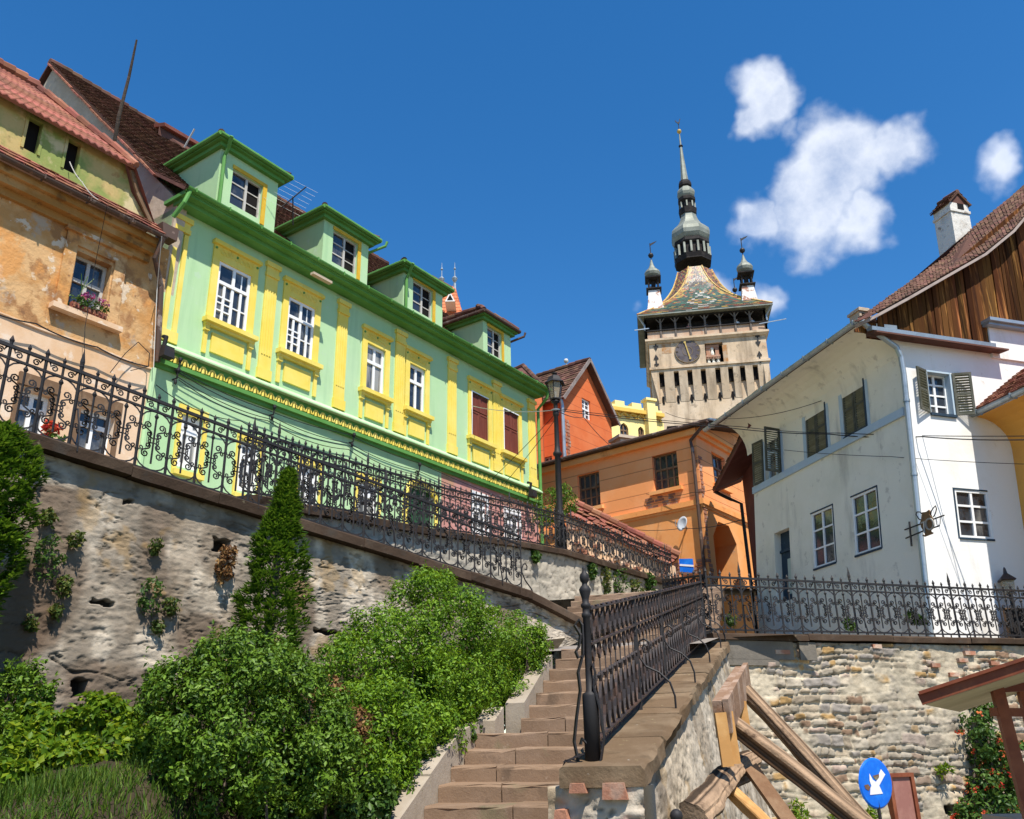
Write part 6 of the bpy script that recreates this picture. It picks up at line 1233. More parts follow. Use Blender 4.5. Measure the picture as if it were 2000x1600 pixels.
window(white, WR, wu, .22, WFRAME, cols=2, rows=(), fw=.055, sub=(.25, .5, .75), bar=.04)
mb = MB(); mb.box(WR, wu[0]-.02, wu[1]+.02, wu[2]-.06, wu[2], -.25, .05); mb.build('window_frame', BLUEFR, white)
mb = MB(); a, b = -.26, .004
mb.box(WR, wu[0]-.03, wu[0]+.02, wu[2], wu[3], a, b); mb.box(WR, wu[1]-.02, wu[1]+.03, wu[2], wu[3], a, b); mb.box(WR, wu[0], wu[1], wu[3]-.02, wu[3]+.03, a, b); mb.build('reveal_paint', BLUEPL, white)
h_ = .42
shutter(white, WR, (WR.P(wu[0]-.05-h_*.85, wu[2], .16), WR.P(wu[0]-.03, wu[2], .02), WR.P(wu[0]-.03, wu[3], .02), WR.P(wu[0]-.05-h_*.85, wu[3], .16))); shutter(white, WR, (WR.P(wu[1]+.03, wu[2], .02), WR.P(wu[1]+.05+h_*.85, wu[2], .20), WR.P(wu[1]+.05+h_*.85, wu[3], .20), WR.P(wu[1]+.03, wu[3], .02)))
window(white, WR, wl_, .07, WFRAME, cols=2, rows=(), fw=.055, sub=(.34, .67), bar=.045); mb = MB(); mb.box(WR, wl_[0]-.045, wl_[0], wl_[2]-.02, wl_[3]+.03, -.1, .008); mb.box(WR, wl_[0], wl_[1], wl_[3], wl_[3]+.03, -.1, .008); mb.box(WR, wl_[0]-.01, wl_[1]+.01, wl_[2]-.04, wl_[2], -.1, .03); mb.build('window_frame', BLUEFR, white)
# zinc capped tile ledge under the boards
e_s = WR.px(1962, 690, .2)[0]; b_s = WR.px(1704, 650, .2)[0]; mb = MB(); mb.hexa([WR.P(b_s, sz_+.02, -.02), WR.P(e_s, sz_+.02, -.02), WR.P(e_s, sz_-.02, .34), WR.P(b_s, sz_-.02, .34), WR.P(b_s, sz_+.20, -.02), WR.P(e_s, sz_+.20, -.02), WR.P(e_s, sz_+.02, .34), WR.P(b_s, sz_+.02, .34)]); mb.build('ledge_tiles', TILE, white)
mb = MB(); mb.hexa([WR.P(b_s-.06, sz_+.10, .1), WR.P(e_s-.3, sz_+.10, .1), WR.P(e_s-.3, sz_+.06, .27), WR.P(b_s-.06, sz_+.06, .27), WR.P(b_s-.06, sz_+.24, .06), WR.P(e_s-.3, sz_+.24, .06), WR.P(e_s-.3, sz_+.15, .28), WR.P(b_s-.06, sz_+.15, .28)]); mb.build('ledge_flashing', ZINC, white)
# board gable
rk_px = [(1672, 637), (1700, 624), (1770, 586), (1850, 540), (1920, 500), (1975, 455), (2000, 425)]; rk = [WR.px(u, v, .25) for u, v in rk_px]
ls, lz = rk[-1]; ps, pz = rk[-2]; g_ = (lz-pz)/(ls-ps); rk += [(ls+1.5, lz+1.5*g_*.95), (ls+3.2, lz+3.2*g_*.9)]
def rkz(s): return float(np.interp(s, [a for a, _ in rk], [b for _, b in rk]))
mb = MB(); rg = random.Random(21); s = rk[0][0]+.05
while s < rk[-1][0]:
    w_ = rg.uniform(.09, .17); zt0, zt1 = rkz(s)-.02, rkz(s+w_)-.02; zb0 = sz_+.1 if s > b_s else min(sz_+.1, zt0-.02); o = rg.uniform(.0, .035); th_ = .03; tw_ = rg.uniform(-.01, .01)
    if zt0 > zb0+.02: mb.hexa([WR.P(s+.004, zb0, o-th_), WR.P(s+w_-.006, zb0, o-th_+tw_), WR.P(s+w_-.006, zb0, o+tw_), WR.P(s+.004, zb0, o), WR.P(s+.004, zt0, o-th_), WR.P(s+w_-.006, zt1, o-th_+tw_), WR.P(s+w_-.006, zt1, o+tw_), WR.P(s+.004, zt0, o)])
    s += w_
mb.poly(WR.P(b_s, sz_, -.05), WR.P(rk[-1][0], sz_, -.05), WR.P(rk[-1][0], rk[-1][1], -.05)); mb.build('board_gable', WOOD_O, white)
mb = MB(); bp_ = [WR.P(a, b, .28) for a, b in rk]
for p_, q_ in zip(bp_, bp_[1:]): mb.beam(p_, q_+(q_-p_).normalized()*.01, .06, .13, WR.n)
mb.build('bargeboard', mat('silvered barge board', (.36, .29, .25), [((.24, .18, .15), 3, .5, .7, 6)], bump=[(10, .3, .01)]), white)
# roof: near verge swept up to the skyline further back, and the slope over the eaves
near = [WR.P(a, b+.06, .34) for a, b in rk[:7]]; far = [at(1670, 629, 18.9), at(1705, 603, 20.2), at(1770, 556, 21.6), at(1850, 499, 23.2), at(1900, 446, 24.0), at(1960, 397, 24.6), at(2000, 365, 25)]
near += [WR.P(a, b+.06, .34) for a, b in rk[7:]]; far += [at(2080, 297, 25.8), at(2170, 215, 27)]
mb = MB()
for i in range(len(near)-1):
    tiles(mb, near[i], far[i], far[i+1], near[i+1], .17, .15, .018, 30+i); mb.poly(near[i], far[i], far[i+1], near[i+1])
ridge_caps(mb, far[3]-V((0, 0, .05)), far[6]-V((0, 0, .05)), .07, .3, 2); ridge_caps(mb, far[6]-V((0, 0, .05)), far[8]-V((0, 0, .05)), .07, .3, 2)
E0 = WL.P(-.1, ez+.06, 1.0); E1 = WL.P(lF+.9, ez+.06, 1.0); bk = [E0, lerp(E0, E1, .3), lerp(E0, E1, .6), E1]; up_ = V((3.6, .9, .95)); bk2 = [far[1]-V((0, 0, .25)), bk[1]+up_*.8, bk[2]+up_, bk[3]+up_]
for i in range(3): tiles(mb, bk[i], bk[i+1], bk2[i+1], bk2[i], .2, .18, .02, 50+i); under(mb, bk[i], bk[i+1], bk2[i+1], bk2[i], .07)
rb_ = [far[8]+V((0, 0, -.1)), far[4], bk2[1], bk2[3]]; mb.poly(far[4], far[2], bk2[1], bk2[2]); mb.poly(far[2], far[1], bk2[1])
mb.build('roof', TILE, white)
gutter(white, WL, -.12, lF+.95, ez+.03, 1.03, .085, ZINC)
mb = MB(); mb.tube([WL.P(-.12, ez+.0, 1.03), WL.P(-.14, ez-.12, .98), WL.P(-.14, ez-.22, .85), WL.P(-.13, ez-.62, .16), WL.P(-.12, ez-.85, .06), WL.P(-.12, ez-1.3, .03), WL.P(-.12, wz0, .03)], .062, 10)
for z in (ez-1.9, ez-3.6, wz0+1.2): mb.tube([WL.P(-.12, z-.03, .03), WL.P(-.12, z+.03, .03)], .075, 10)
mb.build('downpipe', ZINC, white)
# raised fire wall at the right
f_s, f_z = WR.px(1936, 690, .05); f_t = WR.px(1950, 636, .2)[1]; mb = MB(); mb.box(WR, f_s+.02, 9, sz_-.1, f_t, -.5, .06); mb.build('fire_wall', WHITE, white)
mb = MB(); mb.box(WR, f_s-.12, 9, f_t, f_t+.07, -.5, .22); mb.box(WR, f_s-.15, 9, f_t+.07, f_t+.15, -.1, .30); mb.build('coping_flashing', ZINC, white)
# chimneys
cp = at(1882, 470, 24.2); CF = Fr(cp, 72, 1, (.06, 0, 0)); ct = CF.px(1880, 398)[1]; mb = MB(); mb.box(CF, -.28, .36, cp.z-1.6, ct-.02, -.62, 0); mb.box(CF, -.31, .39, ct-.32, ct-.24, -.65, .03)
ch = mb.build('chimney', mat('stained white chimney', (.66, .62, .55), [((.40, .34, .27), 2.6, .5, .66, 9, .8), ((.24, .19, .15), 5, .58, .66, 9, .8)], bump=[(7, .6, .03)]), white); mb = MB(); mb.box(CF, -.02, .20, ct-.22, ct-.02, -.3, .006); mb.build('flue_opening', DARK, ch)
mb = MB(); a0, b0, c0, d0 = CF.P(-.34, ct-.04, .06), CF.P(.42, ct-.04, .06), CF.P(.42, ct-.04, -.68), CF.P(-.34, ct-.04, -.68); r0, r1 = CF.P(.04, ct+.36, .04), CF.P(.04, ct+.36, -.66); mb.prism([CF.P(-.3, ct-.02, .0), CF.P(.38, ct-.02, .0), CF.P(.04, ct+.30, .0)], -CF.n*.62)
tiles(mb, a0, d0, r1, r0, .17, .15, .02, 3); tiles(mb, b0, c0, r1, r0, .17, .15, .02, 4); under(mb, a0, d0, r1, r0, .04); under(mb, b0, c0, r1, r0, .04); ridge_caps(mb, r0, r1, .07, .2); mb.build('chimney_cap', TILE, ch)
cp = at(1692, 622, 23.2); CF = Fr(cp, 72, 1, (.06, 0, 0)); mb = MB(); mb.box(CF, -.20, .17, cp.z-.9, cp.z+.20, -.4, 0); mb.box(CF, -.24, .21, cp.z+.20, cp.z+.27, -.44, .04); mb.box(CF, -.18, .15, cp.z+.27, cp.z+.33, -.38, -.02); c2 = mb.build('chimney', GREYPL, white)
mb = MB(); [mb.box(CF, x, x+.09, cp.z+.06, cp.z+.15, -.2, .008) for x in (-.13, .03)]; mb.build('flue_opening', DARK, c2)
# wrought sign with a jug
sO = .10; t = thing('hanging_sign', WL.P(0, WL.px(1778, 1045, sO)[1], sO), 'brown jug shaped iron sign on two bars at the white house corner', 'sign')
mb = MB(); J = lambda u, v: WL.P(*WL.px(u, v, sO), sO)
mb.tube([J(1767, 1035), J(1800, 1022.5), J(1844, 1006.5)], .016, 5); mb.tube([J(1769, 1051.5), J(1803, 1037), J(1835, 1027)], .016, 5); mb.beam(J(1776, 1019), J(1780.5, 1067), .04, .03); mb.tube([J(1828, 1013), J(1829, 1023), J(1832, 1027.5), J(1836, 1024), J(1836.5, 1010)], .008, 4)
mb.build('bracket', IRON, t)
jug = [(1802, 1001), (1803, 1004), (1801, 1016), (1799, 1021), (1801, 1030), (1807, 1038), (1809, 1046), (1822, 1042), (1819, 1037), (1823, 1030), (1825, 1018), (1823, 1012), (1817, 1005), (1818, 999), (1816, 996), (1811, 1000)]
mb = MB(); mb.prism([J(*k) for k in jug][::-1], WL.n*.03); mb.tube([J(1803, 1046), J(1806, 1047), J(1822, 1041)], .02, 5); mb.build('jug', mat('brown painted iron', (.20, .11, .05), [((.12, .08, .045), 4, .5, .7, 5)], rough=.6), t)
mb = MB(); mb.tube([J(1802, 1018), J(1794, 1013), J(1789, 1005), J(1791, 1000), J(1796, 1000), J(1801, 1004)], .012, 5); mb.tube([J(1821, 1012), J(1818, 1005), J(1819, 998), J(1823, 992), J(1827, 988), J(1829, 994), J(1827, 1003), J(1823, 1010)], .012, 5); mb.build('handle', IRON, t)
k_ = WL.n*-.02; mb = MB(); pp = lambda *k: [J(*q_)+WL.n*.04 for q_ in k]; mb.tube(pp((1808, 1020), (1809, 1041)), .022, 4); mb.tube(pp((1803, 1022), (1813, 1018)), .022, 4); c0 = J(1819, 1024)+WL.n*.04
mb.tube([c0+WL.d*.11*cos(a)+V((0, 0, .11*sin(a))) for a in np.linspace(0, 2*PI, 17)], .022, 4, False); mb.build('raised_letters', mat('dull silver paint', (.32, .30, .26), rough=.5), t)

# ================================================================== DARK RED HOUSE BETWEEN ORANGE AND WHITE
q0 = at(1462, 838, 25.8); DR = Fr(q0, 3.5, -1); f_ = DR.px(1394, 956)[0]; fz = (DR.px(1394, 956)[1]+q0.z)/2; print('dark house', f_, DR.px(1394, 956)[1], q0.z)
t = thing('dark_house', DR.P(0, 3, -1), 'dark oxblood house with a low overhanging roof, squeezed beside the white house', 'house')
f_ = min(f_, 9.5); wd_ = [(1.3, 2.0, fz-2.9, fz-1.5), (4.2, 4.9, fz-2.9, fz-1.5)]; mb = MB(); wall(mb, DR, -.2, f_-.6, 2, fz+.4, wd_, .1, -.95); mb.poly(DR.P(f_-.6, 2, -.95), DR.P(f_-.6, 2, -6), DR.P(f_-.6, fz+.4, -6), DR.P(f_-.6, fz+.4, -.95)); mb.build('wall', DARKRED, t)
for r in wd_: window(t, DR, r, .04, WFRAME, cols=2, rows=(), fw=.06, sub=(.34, .67), bar=.045, o=-.95)
mb = MB(); a, b, c, d = DR.P(-.2, fz+.05, .05), DR.P(f_, fz+.05, .05), DR.P(f_, fz+2.2, -4), DR.P(-.2, fz+2.2, -4); tiles(mb, a, b, c, d, .22, .22, .02, 3); under(mb, a, b, c, d, .09); mb.build('roof', TILE, t)
mb = MB(); mb.slab(DR.P(-.2, fz-.03, .03), DR.P(f_, fz-.03, .03), DR.P(f_, fz+.35, -1), DR.P(-.2, fz+.35, -1), .04); mb.build('soffit', DARKRED, t)
mb = MB(); mb.tube([DR.P(f_-.1, fz-.02, 0), DR.P(f_-.2, fz-.3, -.4), DR.P(f_-.4, fz-.6, -.85), DR.P(f_-.45, 2.5, -.87)], .06, 6); mb.build('downpipe', IRON, t)
t2 = thing('iron_balcony', DR.P(1.6, fz-2.9, -.9), 'small iron basket bracket on the dark red wall', 'bracket'); mb = MB()
for z in (fz-2.95, fz-2.6, fz-2.25): mb.tube([DR.P(.6, z, -.93), DR.P(.6, z, -.55), DR.P(2.4, z, -.55), DR.P(2.4, z, -.93)], .018, 4)
for x in np.linspace(.6, 2.4, 7): mb.tube([DR.P(x, fz-3.0, -.55), DR.P(x, fz-2.2, -.55)], .012, 4)
mb.build('basket', IRON, t2)

# ================================================================== OCHRE HOUSE AT THE RIGHT EDGE
g_s, g_z = WR.px(1905, 811, .02); RO = Fr(WR.P(g_s+.95, 1.3, 0), 164, 1, LEAN); e_z = g_z
t = thing('ochre_house', RO.P(1, 1.3, 0), 'golden ochre house at the right edge with red tiles over a deep eave', 'house')
print('right ochre', e_z, [RO.px(u, v, .95)[1] for u, v in ((1907, 810), (1998, 757))], RO.px(1998, 900)[0])
Ln = 2.6; mb = MB(); wall(mb, RO, -.1, Ln, 1.3, e_z+.3, [], .2); mb.poly(RO.P(Ln, 1.3), RO.P(Ln, 1.3, -5), RO.P(Ln, e_z+.3, -5), RO.P(Ln, e_z+.3)); mb.build('wall', OCHRE_R, t)
mb = MB(); n = 6; cv2 = [(.9*(1-cos(k/n*PI/2)), e_z-.75+.72*sin(k/n*PI/2)) for k in range(n+1)]
for (o0, z0), (o1, z1) in zip(cv2, cv2[1:]): mb.poly(RO.P(0, z0, o0), RO.P(Ln, z0, o0), RO.P(Ln, z1, o1), RO.P(0, z1, o1))
mb.prism([RO.P(Ln, e_z-.75, 0)]+[RO.P(Ln, z, o) for o, z in cv2]+[RO.P(Ln, e_z, 0)], RO.d*.02); mb.build('cove', OCHRE_R, t)
mb = MB(); a, b, c, d = RO.P(0, e_z+.1, 1.0), RO.P(Ln+.3, e_z+.1, 1.0), RO.P(Ln+.3, e_z+3.0, -3), RO.P(0, e_z+3.0, -3); tiles(mb, a, b, c, d, .19, .17, .015, 8); under(mb, a, b, c, d, .08); mb.build('roof', TILE_RED, t); gutter(t, RO, .02, Ln+.3, e_z+.03, 1.03, .09, ZINC)

# ================================================================== SPIRED ROOF FAR BEHIND THE GREEN HOUSE
t = thing('steep_roofed_house', at(885, 640, 62), 'house with a steep orange roof and twin finials, seen between the dormers', 'house')
a, b = at(866, 556, 62), at(888, 556, 62); rz0, rz1 = at(868, 560, 62), at(886, 560, 62); rdl, rdr = at(862, 561, 62), at(888, 559, 62); rdl.z = rdr.z
bl, br_, bbl, bbr = at(840, 690, 58), at(925, 690, 58), at(840, 690, 68), at(925, 690, 68); zz = min(bl.z, br_.z); 
for q_ in (bl, br_, bbl, bbr): q_.z = zz
mb = MB(); tiles(mb, bl, br_, rdr, rdl, .3, .3, .02, 4); mb.poly(bl, br_, rdr, rdl); tiles(mb, br_, bbr, rdr, rdr, .3, .3, .02, 5); mb.poly(br_, bbr, rdr); mb.poly(bbr, bbl, rdl, rdr); mb.poly(bbl, bl, rdl); mb.build('roof', TILE_ORG, t)
mb = MB(); z = V((0, 0, 10))
for p_, q_ in ((bl, br_), (br_, bbr), (bbr, bbl), (bbl, bl)): mb.poly(p_-z, q_-z, q_, p_)
mb.build('wall', OCHRE_PALE, t)
dm = at(879, 581, 59.2); mb = MB(); mb.prism([dm+V((-.34, 0, -.3)), dm+V((.34, 0, -.3)), dm+V((0, 0, .45))], V((0, 2.0, 0))); d1 = mb.build('roof_dormer', WHITE, t); mb = MB(); mb.prism([dm+V((-.2, -.02, -.2)), dm+V((.2, -.02, -.2)), dm+V((0, -.02, .22))], V((0, .015, 0))); mb.build('louvre', DARK, d1)
mb = MB()
for q_ in (rdl+(rdr-rdl)*.02, rdr): mb.lathe(q_-V((0, 0, .3)), [(.12, 0), (.10, .5), (.05, .55), (.16, .75), (.22, .9), (.10, 1.05), (.04, 1.1), (.03, 1.6), (.10, 1.68), (.03, 1.8), (.015, 2.2)], 8)
mb.build('finial', ZINC, t)
# dark roof peeping over the green ridge, poles and aerial
t = thing('chimney_stack', at(345, 280, 33), 'dark roof end and stack peeping over the green house ridge', 'chimney'); mb = MB(); a, b = at(311, 246, 30), at(392, 292, 33); mb.prism([a, b, b-V((0, 0, 2.5)), a-V((0, 0, 1.2))], V((.5, 1.5, 0))); mb.build('slope', TILE, t); mb = MB(); mb.beam(a+V((0, 0, .05)), b+V((0, 0, .05)), .4, .12); mb.build('ridge', TILE_RED, t)
t = thing('roof_pole', at(224, 270, 21.5), 'tall weathered wooden pole leaning above the ochre house roof', 'pole'); mb = MB(); pts = [at(222, 285, 21.6), at(232, 228, 21.6), at(252, 150, 21.7), at(267, 78, 21.7)]; mb.tube(pts, [.05, .047, .038, .024], 8); mb.build('shaft', BARK, t)
t = thing('roof_pole', at(362, 285, 26), 'short pale stick on the green house ridge beside the first dormer', 'pole'); mb = MB(); mb.tube([at(360, 288, 26), at(380, 252, 26)], .025, 6); mb.build('shaft', CABLE_W, t)
t = thing('television_aerial', at(572, 420, 24.5), 'spindly television aerial on the green roof between two dormers', 'aerial'); mb = MB(); mb.tube([at(572, 440, 24.5), at(572, 384, 24.5)], .018, 5); mb.tube([at(551, 404, 24.4), at(598, 365, 24.6)], .018, 5); mb.build('boom', IRON, t); mb = MB()
for k in range(7):
    c = lerp(at(551, 404, 24.4), at(598, 365, 24.6), k/6); e_ = V((.75, .45, -.22))*(1-.06*k); mb.tube([c-e_*.6, c+e_*.6], .0035, 3)
mb.build('element', CABLE_W, t)
# ================================================================== STREET LAMP
lb = at(1096, 1066, 23.4); LY = lb.y
def lz(v): return at_y(1086, v, LY).z - lb.z
k = 23.4/1726*.95; lamp = thing('street_lamp', lb, 'black street lamp with a tapered glass lantern behind the upper fence', 'street lamp')
mb = MB(); h1 = lz(797); z1 = lz(885)
mb.lathe(lb, [(.16, -.4), (.16, .5), (.12, .6), (.10, .9), (.085, 1.0), (.08, z1-.1), (.12, z1-.06), (.125, z1), (.085, z1+.06), (.07, z1+.2), (.06, h1-.25), (.085, h1-.22), (.085, h1-.12), (.055, h1-.08), (.06, lz(788)), (.12, lz(786)), (.12, lz(784)), (.05, lz(782)), (.08, lz(781))], 12); mb.build('post', IRON, lamp, True)
mb = MB(); zt, zl = lz(748), lz(780)
for j in range(6): a = 2*PI*j/6+.3; mb.tube([lb+V((cos(a)*.145, sin(a)*.145, zl)), lb+V((cos(a)*.235, sin(a)*.235, zt))], .013, 4)
mb.lathe(lb, [(.10, zl-.03), (.16, zl-.02), (.16, zl+.012), (.12, zl+.02)], 6, .3); fr = mb.build('lantern_frame', IRON, lamp)
gm = bpy.data.materials.new('smoky lantern glass'); gm.use_nodes = True; b_ = gm.node_tree.nodes['Principled BSDF']; b_.inputs['Base Color'].default_value = (.38, .31, .20, 1); b_.inputs['Alpha'].default_value = .55; b_.inputs['Roughness'].default_value = .15
mb = MB()
for j in range(6):
    a, c = 2*PI*j/6+.3, 2*PI*(j+1)/6+.3; mb.poly(*[lb+V((cos(x)*r, sin(x)*r, z)) for x, r, z in ((a, .14, zl), (c, .14, zl), (c, .23, zt), (a, .23, zt))])
mb.build('lantern_glass', gm, lamp); mb = MB(); mb.lathe(lb, [(.02, zl), (.03, zl+.06), (.05, zl+.16), (.045, zl+.22), (.01, zl+.25)], 8); mb.build('bulb', WHITE, lamp)
mb = MB(); mb.lathe(lb, [(.22, zt-.01), (.30, zt-.04), (.31, zt-.02), (.22, zt+.06), (.17, lz(737)), (.09, lz(734)), (.055, lz(733)), (.055, lz(731)), (.085, lz(730)), (.085, lz(728.5)), (.02, lz(728))], 6, .3); mb.build('lantern_cap', IRON, lamp)
mb = MB(); mb.tube([lb+V((cos(a)*.11, sin(a)*.11, h1-.06+.02*sin(a))) for a in np.linspace(0, 2*PI, 13)], .022, 5, False); mb.build('cable_clamp', ZINC, lamp)
lp = lb+V((0, 0, h1-.06))

# ================================================================== CABLES
def cable(label, pts, r=.012, sag=.0, mt=CABLE, group=None):
    P_ = [V(p) for p in pts]; o = []
    for a, b in zip(P_, P_[1:]):
        for i in range(9): t_ = i/9; o.append(lerp(a, b, t_)+V((0, 0, -sag*4*t_*(1-t_))))
    o.append(P_[-1]); mb = MB(); mb.tube(o, r, 4); tag(mb.build('cable', mt), label, 'cable', group)
Gp = lambda u, v, o=.12: G.P(*G.px(u, v, o), o)
cable('pale cable from the green house shutters to the street lamp', [Gp(922, 793, .1), lp], .014, .12, CABLE_W)
cable('left one of two thin wires slanting from the lamp to the pink shopfront', [lp+V((0, 0, -.1)), Gp(956, 940)], .009, .05)
cable('right one of two thin wires slanting from the lamp to the green belt cornice', [lp+V((0, 0, -.25)), Gp(985, 945)], .009, .05)
bunch = [[(336, 716), (520, 800), (680, 848), (820, 905), (1046, 996)], [(340, 722), (527, 812), (683, 866), (812, 918), (1046, 1003)], [(345, 735), (525, 818), (682, 870), (808, 926), (1046, 1010)], [(349, 742), (523, 822), (681, 878), (806, 930), (1046, 1017)], [(305, 752), (470, 822), (660, 888), (800, 938), (1046, 1026)]]
for i, b in enumerate(bunch):
    lab = ('topmost cable strung along the green wall below the belt cornice', 'second cable from the top strung along the green wall', 'middle cable of the five strung along the green wall', 'fourth cable from the top strung along the green wall', 'lowest cable of the five strung along the green wall')[i]
    cable(lab, [Gp(u, v, .14+.02*i) for u, v in b], .011, .07+.03*i, CABLE, 'cables along the green wall')
for i, (u, v) in enumerate(((341, 722), (337, 742), (526, 812), (682, 865), (811, 922))):
    p_ = Gp(u, v, .0); mb = MB(); mb.tube([p_, p_+G.n*.16, p_+G.n*.18+V((0, 0, .16))], .022, 5); mb.lathe(p_+G.n*.18+V((0, 0, .14)), [(.03, 0), (.05, .04), (.05, .09), (.02, .12)], 8); mb.lathe(p_+G.n*.12+V((0, 0, -.14)), [(.03, 0), (.04, .04), (.04, .09), (.02, .12)], 8)
    tag(mb.build('insulator', IRON), ('upper cable insulator at the left end of the green wall', 'lower cable insulator at the left end of the green wall', 'cable insulator below the second upper window of the green house', 'cable insulator right of the third pilaster on the green wall', 'cable insulator above the arched green door')[i], 'insulator', 'cable insulators on the green wall')
farR = WR.P(*WR.px(1969, 856, .1), .1); OR = OLf.P(*OLf.px(1090, 800, .2), .2)
cable('long cable from the street lamp across the orange house to the white house', [lp, at(1411, 834, 24), WL.P(*WL.px(1620, 848, .2), .2), WR.P(*WR.px(1800, 853, .15), .15), at(2060, 857, 17.5)], .013, .05)
cable('second long cable just above the first, crossing white shutters', [lp+V((0, 0, .05)), at(1450, 834, 22), WL.P(*WL.px(1640, 846, .3), .3), at(2060, 851, 17.2)], .010, .04)
cable('thin cable crossing the white house below its blue string course', [WL.P(*WL.px(1532, 879, .1), .1), WL.P(*WL.px(1740, 892, .15), .15), at(2060, 908, 17.4)], .009, .03)
cable('slack cable rising to the white house wall beside a closed shutter', [at(1300, 806, 36), at(1400, 818, 26), WL.P(*WL.px(1604, 783, .05), .05)], .010, .15)
cable('cable drooping across the orange wall by the satellite dish', [at(1206, 1030, 32), OLf.P(*OLf.px(1330, 1032, .25), .25), at(1452, 1014, 26)], .012, .1)
cable('cable from the orange house corner to the dark red house', [OLf.P(*OLf.px(1262, 965, .1), .1), at(1352, 962, 32), at(1452, 930, 25)], .010, .12)
cable('two joined wires fanning from the lamp over the red gable', [lp, at(1140, 815, 38), RD.P(*RD.px(1194, 872, .1), .1)], .014, .1)
Go = lambda u, v: G.P(*G.px(u, v, .3), .3)
cable('slack wire hanging down the ochre facade left of its window', [G.P(*G.px(209, 402, .95), .95), Go(185, 520), Go(166, 640), Go(163, 760)], .008, .02)
cable('wire hanging from the ochre gutter beside the green house', [G.P(*G.px(316, 462, .95), .95), Go(307, 560), Go(300, 720)], .010, .0, CABLE_W)
cable('brown cable run along the ochre string course', [Go(-60, 592), Go(70, 632), Go(190, 678), Go(290, 716)], .016, .06)
cable('looped wire on the crumbling ochre corner', [Go(215, 728), Go(245, 690), Go(270, 668), Go(292, 690), Go(290, 716), Go(255, 724)], .010, .0)
cable('thin wire drooping out of the attic opening of the ochre gable', [G.P(*G.px(136, 316, .2), .2), G.P(*G.px(160, 355, .6), .6), G.P(*G.px(192, 390, .95), .95)], .010, .05, CABLE_W)

# ================================================================== PLANTS
def rand_unit(n): 
    v = RNG.normal(size=(n, 3)); return v/np.linalg.norm(v, axis=1, keepdims=True)
def leaves(name, mt, pts, nrm, size, parent=None, aspect=.5, jitter=.6, up=.25, axis=None, fold=.25, var=.5):
    n = len(pts); N_ = nrm + jitter*rand_unit(n) + np.array([0, 0, up]); N_ /= np.linalg.norm(N_, axis=1, keepdims=True)
    a = (rand_unit(n) if axis is None else axis + .45*rand_unit(n)); T_ = a - (a*N_).sum(1, keepdims=True)*N_; T_ /= np.maximum(np.linalg.norm(T_, axis=1, keepdims=True), 1e-6); B_ = np.cross(N_, T_)
    Ls = (size*(1+var*RNG.uniform(-1, 1, n)))[:, None]; W_ = Ls*aspect/2
    mid = pts + T_*Ls*.45; f_ = N_*W_*fold*2
    vs = np.stack([pts, mid-B_*W_+f_, pts+T_*Ls, mid+B_*W_+f_], 1).reshape(-1, 3); k0 = np.arange(n)*4
    fs = np.stack([np.stack([k0, k0+1, k0+2], 1), np.stack([k0, k0+2, k0+3], 1)], 1).reshape(-1, 3)
    return np_mesh(name, vs, fs, mt, parent)
def clump(blobs, n, sub=26, subr=.26, flat=1.0, fill=.2):
    """leaf positions on small clumps that sit on the surface of the big blobs"""
    C_ = np.array([list(b[0]) for b in blobs]); R0 = np.array([b[1] for b in blobs]); cs, rs, cd = [], [], []
    for c, r in zip(C_, R0):
        d = rand_unit(sub); d[:, 2] *= flat; rr = r*RNG.uniform(.78, 1.04, sub)[:, None]; cs.append(c+d*rr); rs.append(r*subr*RNG.uniform(.7, 1.4, sub)); cd.append(d)
    cs = np.concatenate(cs); rs = np.concatenate(rs); cd = np.concatenate(cd); keep = np.ones(len(cs), bool)
    for c, r in zip(C_, R0): keep &= np.linalg.norm(cs-c, axis=1) > r*.72
    cs, rs, cd = cs[keep], rs[keep], cd[keep]; w_ = rs**2; k = RNG.choice(len(cs), n, p=w_/w_.sum()); d = rand_unit(n); d = d + .55*cd[k]; d /= np.linalg.norm(d, axis=1, keepdims=True)
    p_ = cs[k] + d*(rs[k]*RNG.uniform(.45, 1.05, n))[:, None]; nf = int(n*fill); j = RNG.integers(len(C_), size=nf); d2 = rand_unit(nf); p2 = C_[j]+d2*(R0[j]*RNG.uniform(.5, .85, nf))[:, None]
    return np.concatenate([p_, p2]), np.concatenate([d, d2])
def B(u, v, d, px_): return (at(u, v, d), px_*d/1726)
